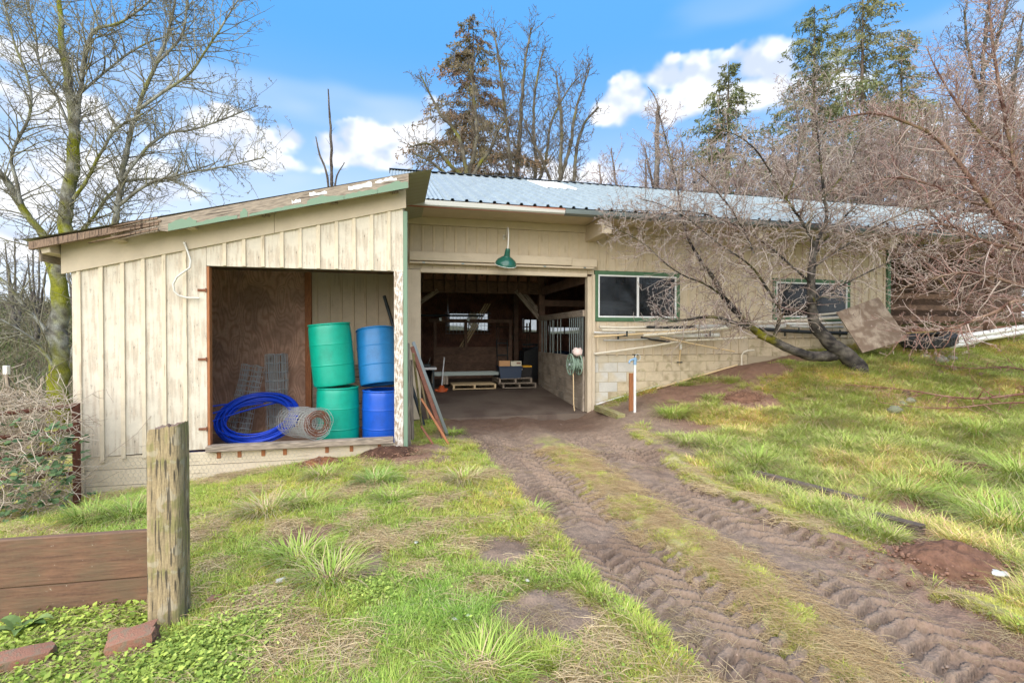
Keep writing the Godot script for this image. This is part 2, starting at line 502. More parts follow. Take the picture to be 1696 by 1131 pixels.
	vmat("soil", 0.95, tex(func(s: float, f: float, g: float, g2: float, c: float, b: float, _x: int, _y: int):
		return Vector3(1, 1, 1) * (0.55 + 0.55 * f + 0.35 * (s - 0.5) + 0.15 * c)), 1.3, fine, 0.8, true)
	mats["soil"].uv1_world_triplanar = true

# ---------------------------------------------------------------- sky: blue with a belt of cumulus all round
func make_sky() -> PanoramaSkyMaterial:
	var w := 2048
	var h := 1024
	var cover := PackedFloat32Array()
	cover.resize(w * h / 2)
	var puffs: Array[Vector4] = []          # azimuth, elevation, half width, half height in degrees
	for q in [[318, 226, 44, 26, 1.0], [368, 212, 56, 30, 1.0], [430, 238, 54, 26, 1.0], [486, 232, 34, 24, 1], [545, 244, 50, 24, 1.0], [610, 236, 60, 30, 1.0], [668, 232, 50, 34, 1.0], [712, 214, 40, 40, 1.0], [400, 262, 120, 20, 1], [600, 264, 120, 20, 1],
			[1046, 160, 44, 30, 1.0], [1095, 132, 50, 28, 1.0], [1150, 130, 46, 30, 1.0], [1030, 184, 60, 24, 1], [1185, 132, 40, 32, 1.0], [1250, 112, 56, 34, 1.0], [1285, 116, 44, 34, 1], [1220, 160, 110, 34, 1.0], [1110, 180, 130, 30, 1], [1330, 150, 90, 44, 1.0],
			[110, 190, 120, 40, 1], [40, 96, 90, 22, 1], [180, 300, 160, 50, 1], [30, 330, 130, 50, 1], [90, 410, 200, 40, 1], [1480, 250, 160, 60, 1], [1620, 290, 150, 50, 1], [900, 290, 150, 26, 1]]:
		var az := atan2(q[0] - 848.0, LENS)
		var el := atan2(556.0 - q[1], LENS / cos(az))
		var k := cos(az)
		puffs.append(Vector4(rad_to_deg(az), rad_to_deg(el), q[2] * 0.08 * k * q[4], q[3] * 0.08 * k * q[4]))
	rng.seed = 41
	for k in 64:                               # the same belt goes on outside the frame
		var az := 50.0 + rng.randf() * 260.0
		puffs.append(Vector4(az if az < 180.0 else az - 360.0, rng.randf_range(9, 27), rng.randf_range(4, 11), rng.randf_range(2, 4.5)))
	for p in puffs:
		var y0 := clampi(int((90.0 - p.y - p.w * 1.7) / 180.0 * h), 0, h / 2 - 1)
		var y1 := clampi(int((90.0 - p.y + p.w * 1.7) / 180.0 * h), 0, h / 2 - 1)
		for y in range(y0, y1 + 1):
			var el := 90.0 - (y + 0.5) * 180.0 / h
			var x0 := int(floorf((p.x - p.z * 1.7) / 360.0 * w))
			var x1 := int(floorf((p.x + p.z * 1.7) / 360.0 * w))
			for x in range(x0, x1 + 1):
				var az := (x + 0.5) * 360.0 / w
				var a := (az - p.x) / p.z
				var b := (el - p.y) / p.w
				if b < 0.0: b *= 1.25
				var i := y * w + posmod(x, w)
				cover[i] = maxf(cover[i], 1.0 - sqrt(a * a + b * b))
	var lump := FastNoiseLite.new()
	lump.seed = 8; lump.frequency = 9.0; lump.fractal_octaves = 5; lump.fractal_type = FastNoiseLite.FRACTAL_FBM
	var veil := FastNoiseLite.new()
	veil.seed = 21; veil.frequency = 1.6; veil.fractal_octaves = 4
	var px := PackedFloat32Array()
	px.resize(w * h * 3)
	var zenith := Vector3(0.085, 0.34, 0.88)
	var mid := Vector3(0.125, 0.42, 0.92)
	var low := Vector3(0.90, 0.98, 1.06)
	var sines := PackedFloat32Array()
	var cosines := PackedFloat32Array()
	for x in w:
		var az := (x + 0.5) / w * TAU
		sines.append(sin(az)); cosines.append(cos(az))
	for y in h:
		var el := (0.5 - (y + 0.5) / h) * PI
		var deg := rad_to_deg(el)
		var base := zenith.lerp(mid, ss(60.0, 34.0, deg)).lerp(low, ss(31.0, -2.0, deg))
		if deg < 0.0:
			base = Vector3(0.30, 0.27, 0.2)
		var ce := cos(el)
		var se := sin(el)
		var k := y * w * 3
		for x in w:
			var col := base
			if deg > 0.0 and deg < 48.0:
				var d := cover[y * w + x]
				if d > -0.7:
					var nn := lump.get_noise_3d(sines[x] * ce, se * 1.25, cosines[x] * ce) if d > -0.6 and d != 0.0 else 0.0
					var dens := ss(0.04, 0.56, d + nn * 0.95) if d != 0.0 else 0.0
					if dens > 0.0:
						var up := lump.get_noise_3d(sines[x] * ce, (se + 0.03) * 1.25, cosines[x] * ce)
						var lit := clampf(0.45 + (nn - up) * 2.0 + nn * 0.5, 0.0, 1.0)
						col = col.lerp(Vector3(0.64, 0.72, 0.90).lerp(Vector3(1.02, 1.03, 1.06), lit), dens * 0.95)
				var v := veil.get_noise_3d(sines[x] * ce * 1.0, se * 3.0, cosines[x] * ce)
				col = col.lerp(Vector3(0.90, 0.93, 1.0), ss(0.1, 0.6, v) * 0.35 * ss(40.0, 20.0, deg))
			px[k] = col.x * SKY_GAIN; px[k + 1] = col.y * SKY_GAIN; px[k + 2] = col.z * SKY_GAIN
			k += 3
	var im := Image.create_from_data(w, h, false, Image.FORMAT_RGBF, px.to_byte_array())
	var m := PanoramaSkyMaterial.new()
	m.panorama = ImageTexture.create_from_image(im)
	return m

const EXPOSURE := 4.8
const SKY_GAIN := 0.245

func make_camera_and_light() -> void:
	var cam := Camera3D.new()
	cam.name = "camera"
	cam.keep_aspect = Camera3D.KEEP_HEIGHT
	cam.fov = rad_to_deg(2.0 * atan(565.5 / LENS))
	cam.near = 0.05
	cam.far = 2000.0
	add_child(cam)
	cam.position = Vector3(0, EYE, 0)
	cam.rotation.x = -atan(9.5 / LENS)
	cam.current = true
	var sky := Sky.new()
	sky.sky_material = make_sky()
	var env := Environment.new()
	env.background_mode = Environment.BG_SKY
	env.sky = sky
	env.tonemap_mode = Environment.TONE_MAPPER_LINEAR
	env.tonemap_exposure = EXPOSURE
	env.sdfgi_enabled = true
	env.ssao_enabled = true
	env.ssil_enabled = true
	var we := WorldEnvironment.new()
	we.name = "world"
	we.environment = env
	add_child(we)
	var sun := DirectionalLight3D.new()                # veiled by cloud, behind the camera and to the left
	sun.name = "sun"
	sun.light_energy = 0.5
	sun.light_angular_distance = 100.0
	sun.light_color = Color(1.0, 0.965, 0.91)
	sun.shadow_enabled = true
	add_child(sun)
	sun.look_at_from_position(Vector3(-5.0, 11.5, 12.0), Vector3.ZERO)

# ---------------------------------------------------------------- ground
const GP: Array[float] = [
	0.000, 0.500, 0.00074, -3.500, 0.500, 0.00114, 3.500, 0.500, 0.00088, 0.000, -2.300, 0.00145, -1.990, -2.800, -0.00407, -3.200, -3.000, -0.00749, 1.000, -4.000, -0.00181, 0.300, -6.000, -0.00374, 2.200, -4.000, 0.01006, 1.500, -6.000, -0.01788, -1.200, -4.200, 0.00652, -2.300, -5.000, -0.00219, -0.600, -6.500, -0.02179, -4.987, -5.649, -0.01128, -3.721, -5.946, 0.02259, -2.650, -6.197, -0.03409, -1.482, -6.471, 0.04645, -5.546, -8.035, 0.02081, -3.307, -8.559, -0.02518, -1.629, -8.850, 0.01353, -0.071, -9.215, 0.03747, 1.487, -9.580, -0.41761, -2.272, -12.910, 0.01833, 0.649, -13.595, -0.02349, 1.719, -9.686, 0.39338, 3.033, -9.993, -0.02926, 4.465, -10.329, 0.02154, 5.857, -10.655, -0.02474, 7.317, -10.997, -0.00041, 8.680, -11.317, 0.03218, 11.298, -11.981, 0.04787, 15.192, -12.894, -0.05506, 6.168, -9.000, 0.09254, 6.679, -8.400, -0.05404, 10.782, -10.500, -0.06543, 7.188, -7.000, -0.01008, 5.340, -5.200, -0.02851, 3.460, -3.770, 0.00757, 4.134, -7.500, -0.04213, 3.863, -9.000, -0.00961, 2.612, -8.500, 0.02352, 1.936, -6.300, 0.03789, 2.921, -5.300, -0.02900, 4.771, -6.000, 0.04530, 1.668, -9.000, -0.00814, -4.450, -4.300, 0.01184, -6.000, -5.800, -0.00890, -9.000, -8.000, -0.00534, -13.000, -12.000, 0.00123, -8.000, -14.000, -0.00696, -12.000, -2.000, 0.00302, 0.000, -18.000, 0.00409, 8.000, -18.000, -0.00841, 16.000, -14.000, 0.03954, 14.000, -6.000, 0.02039, 12.000, 0.000, -0.00521]
const GA: Array[float] = [-1.86638, 0.11961, -0.00625]

var coarse := PackedFloat32Array()
const CX0 := -14.0
const CZ0 := -18.0
const CN := 101
const CM := 64
const CSTEP := 0.3

func far_height(x: float, z: float) -> float:
	var r := sqrt(x * x + z * z)
	var side := x / maxf(r, 1.0)
	var left := ss(0.1, -0.6, side)
	var h := -1.6 * left * ss(6.0, 22.0, r) + 2.2 * ss(0.0, 0.7, side) * ss(6.0, 20.0, r)
	h += left * 9.0 * ss(38.0, 120.0, r)
	h += (1.0 - left) * 3.0 * ss(40.0, 160.0, r)
	return h + noise_b.get_noise_2d(x * 0.25, z * 0.25) * 1.2 * ss(12.0, 40.0, r)

func make_coarse() -> void:
	coarse.resize(CN * CM)
	var count := GP.size() / 3
	for j in CM:
		for i in CN:
			var x := CX0 + i * CSTEP
			var z := CZ0 + j * CSTEP
			var h := GA[0] + GA[1] * x + GA[2] * z
			for k in count:
				var dx := x - GP[k * 3]
				var dz := z - GP[k * 3 + 1]
				var r2 := dx * dx + dz * dz
				if r2 > 1e-9:
					h += GP[k * 3 + 2] * r2 * 0.5 * log(r2)
			var l := barn_inv * Vector3(x, 0, z)
			coarse[j * CN + i] = h - 0.11 * exp(-pow((l.x + 7.1) / 1.5, 2.0) - pow((l.z - 2.6) / 0.9, 2.0))

# the lie of the land, without ruts and clods
func land(x: float, z: float) -> float:
	var fx := (x - CX0) / CSTEP
	var fz := (z - CZ0) / CSTEP
	var inside := minf(minf(fx, CN - 1.0 - fx), minf(fz, CM - 1.0 - fz)) * CSTEP
	if inside <= 0.0:
		return far_height(x, z)
	var i := clampi(int(fx), 0, CN - 2)
	var j := clampi(int(fz), 0, CM - 2)
	var a := fx - i
	var b := fz - j
	var k := j * CN + i
	var h := lerpf(lerpf(coarse[k], coarse[k + 1], a), lerpf(coarse[k + CN], coarse[k + CN + 1], a), b)
	if inside < 4.0:
		h = lerpf(far_height(x, z), h, ss(0.0, 4.0, inside))
	# hummocks, higher on the bank
	return h + noise_a.get_noise_2d(x * 6.0, z * 6.0) * (0.035 + 0.06 * ss(2.2, 3.6, x) * ss(-10.5, -9.0, z + x * 0.23))

func on_ground(x: float, z: float) -> Vector3:
	return Vector3(x, land(x, z), z)

# where the sight line through a pixel meets the land
func seen_ground(px: float, py: float) -> Vector3:
	var d := 1.8
	while d < 40.0:
		var p := at(px, py, d)
		if p.y < land(p.x, p.z):
			return on_ground(p.x, p.z)
		d += 0.02
	return at(px, py, 40.0)

const TRACK_Z: Array[float] = [-9.6, -7.75, -5.43, -4.1, -3.15, -2.5, -2.2, -1.2]
const TRACK_LL: Array[float] = [-1.35, -0.80, -0.12, 0.24, 0.545, 0.78, 0.85, 1.0]
const TRACK_LR: Array[float] = [-0.05, 0.208, 0.742, 1.04, 1.35, 1.48, 1.52, 1.6]
const TRACK_RL: Array[float] = [0.3, 0.60, 1.12, 1.45, 1.64, 1.70, 1.73, 1.8]
const TRACK_RR: Array[float] = [1.75, 1.80, 2.00, 2.40, 2.66, 2.75, 2.80, 2.9]

func along(tab: Array[float], z: float) -> float:
	if z <= TRACK_Z[0]: return tab[0]
	for k in TRACK_Z.size() - 1:
		if z <= TRACK_Z[k + 1]:
			return lerpf(tab[k], tab[k + 1], (z - TRACK_Z[k]) / (TRACK_Z[k + 1] - TRACK_Z[k]))
	return tab[-1]

# signed depth inside the left and the right wheel track: 1 in the middle, 0 at the edge, below 0 outside
func track(x: float, z: float) -> Vector2:
	var l0 := along(TRACK_LL, z)
	var l1 := along(TRACK_LR, z)
	var r0 := along(TRACK_RL, z)
	var r1 := along(TRACK_RR, z)
	return Vector2(1.0 - absf(x - (l0 + l1) * 0.5) / ((l1 - l0) * 0.5), 1.0 - absf(x - (r0 + r1) * 0.5) / ((r1 - r0) * 0.5))

# how far the ruts sink and their edges rise
func rut(x: float, z: float) -> float:
	var y := 0.0
	var t := track(x, z)
	for q: float in [1.0 - t.x, 1.0 - t.y]:
		if q < 1.6:
			y += -0.03 * ss(1.25, 0.6, q) + 0.022 * exp(-pow((q - 1.12) * 5.0, 2.0))
	return y

# soft-edged bare patches: x, z, radius
const BARE: Array[Vector3] = [Vector3(4.06, -8.5, 0.55), Vector3(3.0, -3.45, 0.5), Vector3(5.2, -5.6, 0.35), Vector3(-1.35, -6.35, 0.6), Vector3(2.6, -7.6, 0.7), Vector3(1.9, -8.6, 0.9), Vector3(3.7, -4.4, 0.35), Vector3(0.25, -2.75, 0.35), Vector3(-0.1, -3.6, 0.3), Vector3(3.4, -9.4, 0.8), Vector3(4.8, -9.9, 0.8), Vector3(2.4, -9.1, 0.7), Vector3(6.0, -10.3, 0.7), Vector3(-1.1, -3.4, 0.3), Vector3(-1.7, -3.9, 0.35), Vector3(2.3, -6.6, 0.45), Vector3(0.15, -2.1, 0.3)]

func bareness(x: float, z: float) -> float:
	var t := track(x, z)
	var wob := noise_a.get_noise_2d(x * 9.0, z * 9.0) * 0.35 + noise_b.get_noise_2d(x * 40.0, z * 40.0) * 0.25
	var b := maxf(ss(-0.12, 0.12, t.x + wob), ss(-0.12, 0.12, t.y + wob))
	b = maxf(b, ss(-6.6, -7.6, z + wob) * ss(-1.5, -1.0, x) * ss(1.9, 1.3, x + wob))
	for q in BARE:
		var d := Vector2(x - q.x, z - q.y).length() / q.z
		if d < 1.6:
			b = maxf(b, ss(1.15, 0.7, d + wob * 1.2))
	return b

func make_ground() -> void:
	noise_a.seed = 2; noise_a.frequency = 0.12; noise_a.fractal_octaves = 3
	noise_b.seed = 4; noise_b.frequency = 0.12; noise_b.fractal_octaves = 3
	make_coarse()
	var xs := PackedFloat32Array()
	var zs := PackedFloat32Array()
	var g := 0.0
	var x := -420.0
	while x < 420.0:
		xs.append(x)
		var a := 0.014
		if x < -0.7: a = maxf(0.014, minf(0.055, (-0.7 - x) * 0.05))
		elif x > 3.0: a = maxf(0.014, minf(0.055, (x - 3.0) * 0.05))
		if x < -9.0: a = maxf(0.055, (-9.0 - x) * 0.22)
		elif x > 10.0: a = maxf(0.055, (x - 10.0) * 0.22)
		x += a
	var z := -420.0
	while z < 60.0:
		zs.append(z)
		var a := 0.015
		if z < -4.6: a = 0.02
		if z < -6.4: a = 0.03
		if z < -8.0: a = 0.05
		if z < -12.0: a = maxf(0.08, (-12.0 - z) * 0.2)
		if z > -1.9: a = maxf(0.05, (z + 1.9) * 0.3)
		z += a
	var s := Shape.new()
	var w := xs.size()
	var h := zs.size()
	var clod := FastNoiseLite.new()
	clod.seed = 31; clod.frequency = 5.0; clod.fractal_octaves = 3
	var lugs := FastNoiseLite.new()
	lugs.seed = 33; lugs.frequency = 1.7; lugs.fractal_octaves = 2
	var mud := Color(0.255, 0.185, 0.135)
	var mud_dark := Color(0.155, 0.102, 0.072)
	var earth := Color(0.235, 0.135, 0.09)
	var turf := Color(0.37, 0.36, 0.12)
	var straw := Color(0.48, 0.40, 0.24)
	var moss := Color(0.38, 0.39, 0.07)
	var litter := Color(0.31, 0.235, 0.155)
	s.v.resize(w * h); s.n.resize(w * h); s.uv.resize(w * h); s.c.resize(w * h)
	for j in h:
		var zz := zs[j]
		var l0 := along(TRACK_LL, zz)
		var l1 := along(TRACK_LR, zz)
		var r0 := along(TRACK_RL, zz)
		var r1 := along(TRACK_RR, zz)
		for i in w:
			var xx := xs[i]
			var k := j * w + i
			var y := land(xx, zz)
			var col := turf
			if xx > -10.0 and xx < 12.0 and zz > -13.0 and zz < 2.0:
				var b := bareness(xx, zz)
				var rough := clod.get_noise_2d(xx, zz)
				y += rough * lerpf(0.012, 0.02, b)
				for t in 2:
					var c0 := (l0 + l1) * 0.5 if t == 0 else (r0 + r1) * 0.5
					var hw := (l1 - l0) * 0.5 if t == 0 else (r1 - r0) * 0.5
					var q := (xx - c0) / hw
					if absf(q) < 1.5:
						var wear := lugs.get_noise_2d(xx, zz)
						var sag := ss(1.25, 0.6, absf(q))
						y += -0.03 * sag + 0.022 * exp(-pow((absf(q) - 1.12) * 5.0, 2.0))
						# the bars that tractor tyres press into the mud: two chevrons side by side
						for lane: float in [-0.50, 0.46]:
							var e := (q - lane) / 0.45
							if absf(e) < 1.1:
								var pitch := 0.118 if lane < 0.0 else 0.13
								var ph := (zz + lane * 0.37 + absf(e) * 0.115 + wear * 0.035 + rough * 0.01) / pitch
								var fr := ph - floorf(ph)
								var barp := ss(0.0, 0.07, fr) * ss(0.58, 0.50, fr)
								var amp := 0.052 * ss(1.1, 0.92, absf(e)) * ss(0.02, 0.14, absf(e) + wear * 0.05) * clampf(0.75 + lugs.get_noise_2d(xx * 0.6 + 30.0, zz * 0.6) * 1.6, 0.12, 1.0) * ss(-8.6, -6.6, zz)
								y += (barp - 0.45) * amp
				var tone := noise_a.get_noise_2d(xx * 14.0, zz * 14.0)
				var tone2 := noise_b.get_noise_2d(xx * 5.0 + 40.0, zz * 5.0)
				var gcol := turf.lerp(straw, ss(0.15, 0.7, tone2 + rough * 0.3)).lerp(moss, ss(0.05, 0.4, -tone2 + tone * 0.5) * 0.8)
				gcol = gcol.lerp(litter, ss(0.1, 0.45, tone) * 0.8)
				var mcol := mud.lerp(mud_dark, ss(0.0, 0.5, tone2 + tone * 0.6) * 0.55)
				var hill := ss(2.0, 2.9, xx - ss(-2.0, -6.0, zz) * 0.2)
				mcol = mcol.lerp(earth, maxf(hill, ss(-0.9, -1.2, xx)) * 0.9)
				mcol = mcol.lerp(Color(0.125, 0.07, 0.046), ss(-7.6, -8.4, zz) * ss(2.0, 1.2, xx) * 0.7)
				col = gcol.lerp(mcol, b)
				# the strip of moss between the tracks
				if xx > l1 - 0.3 and xx < r0 + 0.3:
					var e := ss(-0.06, 0.14, minf(xx - l1, r0 - xx) + tone * 0.4 + tone2 * 0.3 + rough * 0.2) * ss(-6.9, -6.3, zz + tone)
					col = col.lerp(moss.lerp(litter, clampf(0.55 + tone * 2.0 + rough, 0.0, 1.0)), e * 0.3)
			elif zz < -30.0 or absf(xx) > 25.0:
				col = Color(0.13, 0.12, 0.06)
			var local := barn_inv * Vector3(xx, 0, zz)
			if local.z < -0.06 and local.z > -9.4 and local.x > -3.6 and local.x < 7.2:   # under the barn floor
				y = minf(y, -0.2)
			elif local.z < 2.36 and local.z > 0.1 and local.x > -7.3 and local.x < -3.65:   # under the shed floor
				y = minf(y, -0.25)
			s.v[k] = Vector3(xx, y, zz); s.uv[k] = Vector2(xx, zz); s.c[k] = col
	for j in h:
		for i in w:
			var k := j * w + i
			var a := s.v[k + 1] if i < w - 1 else s.v[k]
			var b := s.v[k - 1] if i > 0 else s.v[k]
			var c := s.v[k + w] if j < h - 1 else s.v[k]
			var d := s.v[k - w] if j > 0 else s.v[k]
			s.n[k] = (c - d).cross(a - b).normalized()
	s.idx.resize((w - 1) * (h - 1) * 6)
	var o := 0
	for j in h - 1:
		for i in w - 1:
			var k := j * w + i
			s.idx[o] = k; s.idx[o + 1] = k + 1; s.idx[o + 2] = k + w
			s.idx[o + 3] = k + 1; s.idx[o + 4] = k + w + 1; s.idx[o + 5] = k + w
			o += 6
	structure("ground", s, mats.soil)
	print("ground ", w, "x", h)

var barn_inv: Transform3D

# ---------------------------------------------------------------- buildings
# upright boards with battens over their joints, between u0 and u1; low and high give the bottom and top at a place along the wall
func siding(parent: Node3D, u0: float, u1: float, low: Callable, high: Callable, w: float, pitch: float, start: float, m: Material, ragged := 0.0, batten_width := 0.042) -> void:
	var u := u0
	var stops: Array[float] = [u0]
	var first := start + ceilf((u0 - start) / pitch) * pitch
	while first < u1 - 0.03:
		if first > u0 + 0.03: stops.append(first)
		first += pitch
	stops.append(u1)
	for k in stops.size() - 1:
		var a := stops[k] + 0.0015
		var b := stops[k + 1] - 0.0015
		var back := rng.randf_range(0.0, 0.003)
		var s := Shape.new()
		s.prism(PackedVector2Array([Vector2(a, low.call(a)), Vector2(b, low.call(b)), Vector2(b, high.call(b)), Vector2(a, high.call(a))]), w - 0.022, w - back, Transform3D.IDENTITY, Vector2(rng.randf() * 5.0, rng.randf() * 5.0))
		part("board", s, m, parent)
	for k in range(1, stops.size() - 1):
		var c := stops[k]
		var drop := rng.randf_range(0.0, ragged)
		var lo: float = low.call(c) - drop + 0.004
		var hi: float = minf(high.call(c - batten_width * 0.5), high.call(c + batten_width * 0.5)) - 0.004
		var s := Shape.new()
		s.box(Vector3(c + rng.randf_range(-0.003, 0.003), (lo + hi) * 0.5, w + 0.009), Vector3(batten_width, hi - lo, 0.018), 0.003, Basis(Vector3(0, 0, 1), rng.randf_range(-0.0015, 0.0015)), Vector2(rng.randf() * 4.0, rng.randf() * 4.0))
		part("batten", s, mats.batten_cream if m == mats.worn_paint else mats.batten_tan, parent)

func level(y: float) -> Callable:
	return func(_u: float) -> float: return y

# sliding window: painted trim, frame, mullion and two panes
func window(parent: Node3D, u0: float, u1: float, y0: float, y1: float, w: float, trim: Material, frame: Material, pane: Material, trim_width := 0.075, depth := 0.03) -> void:
	var o := Node3D.new()
	o.name = "window"
	parent.add_child(o, true)
	var t := trim_width
	boxpart("trim", Vector3((u0 + u1) / 2, y1 - t / 2, w + depth / 2), Vector3(u1 - u0, t, depth), trim, o)
	boxpart("trim", Vector3((u0 + u1) / 2, y0 + t / 2, w + depth / 2), Vector3(u1 - u0, t, depth + 0.006), trim, o)
	for s in [0, 1]:
		boxpart("trim", Vector3(u0 + t / 2 if s == 0 else u1 - t / 2, (y0 + y1) / 2, w + depth / 2), Vector3(t, y1 - y0 - 2 * t - 0.002, depth - 0.004), trim, o)
	var a := u0 + t
	var b := u1 - t
	var c := y0 + t
	var d := y1 - t
	var f := 0.03
	for y in [c + f / 2, d - f / 2]:
		boxpart("frame", Vector3((a + b) / 2, y, w), Vector3(b - a, f, 0.05), frame, o)
	for u in [a + f / 2, (a + b) / 2, b - f / 2]:
		boxpart("frame", Vector3(u, (c + d) / 2, w), Vector3(f if u != (a + b) / 2 else f * 1.3, d - c - 2 * f - 0.002, 0.046 if u != (a + b) / 2 else 0.052), frame, o)
	for k in 2:
		var p0 := a + f if k == 0 else (a + b) / 2 + f * 0.65
		var p1 := (a + b) / 2 - f * 0.65 if k == 0 else b - f
		boxpart("pane", Vector3((p0 + p1) / 2, (c + d) / 2, w - 0.008 + 0.006 * k), Vector3(p1 - p0, d - c - 2 * f, 0.004), pane, o, 0.0)

# a sheet of ribbed roofing: the rib profile runs along u, the sheet from the eave to the ridge
func roof_sheet(u0: float, u1: float, pitch: float, rib: float, height: float, lower: Vector2, upper: Vector2) -> Shape:
	var s := Shape.new()
	var prof := PackedVector2Array()
	var u := u0
	while u < u1 - 0.001:
		var e := minf(u + pitch, u1)
		if pitch < 0.1:
			for k in 6:
				prof.append(Vector2(lerpf(u, e, k / 6.0), (0.5 - 0.5 * cos(TAU * k / 6.0)) * height))
		else:
			prof.append(Vector2(u, 0)); prof.append(Vector2(u + pitch * 0.5 - rib, 0)); prof.append(Vector2(u + pitch * 0.5 - rib * 0.55, height)); prof.append(Vector2(u + pitch * 0.5 + rib * 0.55, height)); prof.append(Vector2(u + pitch * 0.5 + rib, 0))
		u = e
	prof.append(Vector2(u1, 0))
	var run := Vector3(0, upper.y - lower.y, upper.x - lower.x)
	var nn := Vector3(0, -run.z, run.y).normalized()
	if nn.y < 0: nn = -nn
	var length := run.length()
	for k in prof.size() - 1:
		var a := prof[k]
		var b := prof[k + 1]
		var pa := Vector3(a.x, lower.y, lower.x) + nn * a.y
		var pb := Vector3(b.x, lower.y, lower.x) + nn * b.y
		var fn := (Vector3(-(b.y - a.y), 0, 0) + nn * (b.x - a.x)).normalized()
		s.quad(pa, pb, pb + run, pa + run, fn, Vector2(a.x, 0), Vector2(b.x, 0), Vector2(b.x, length), Vector2(a.x, length))
	return s

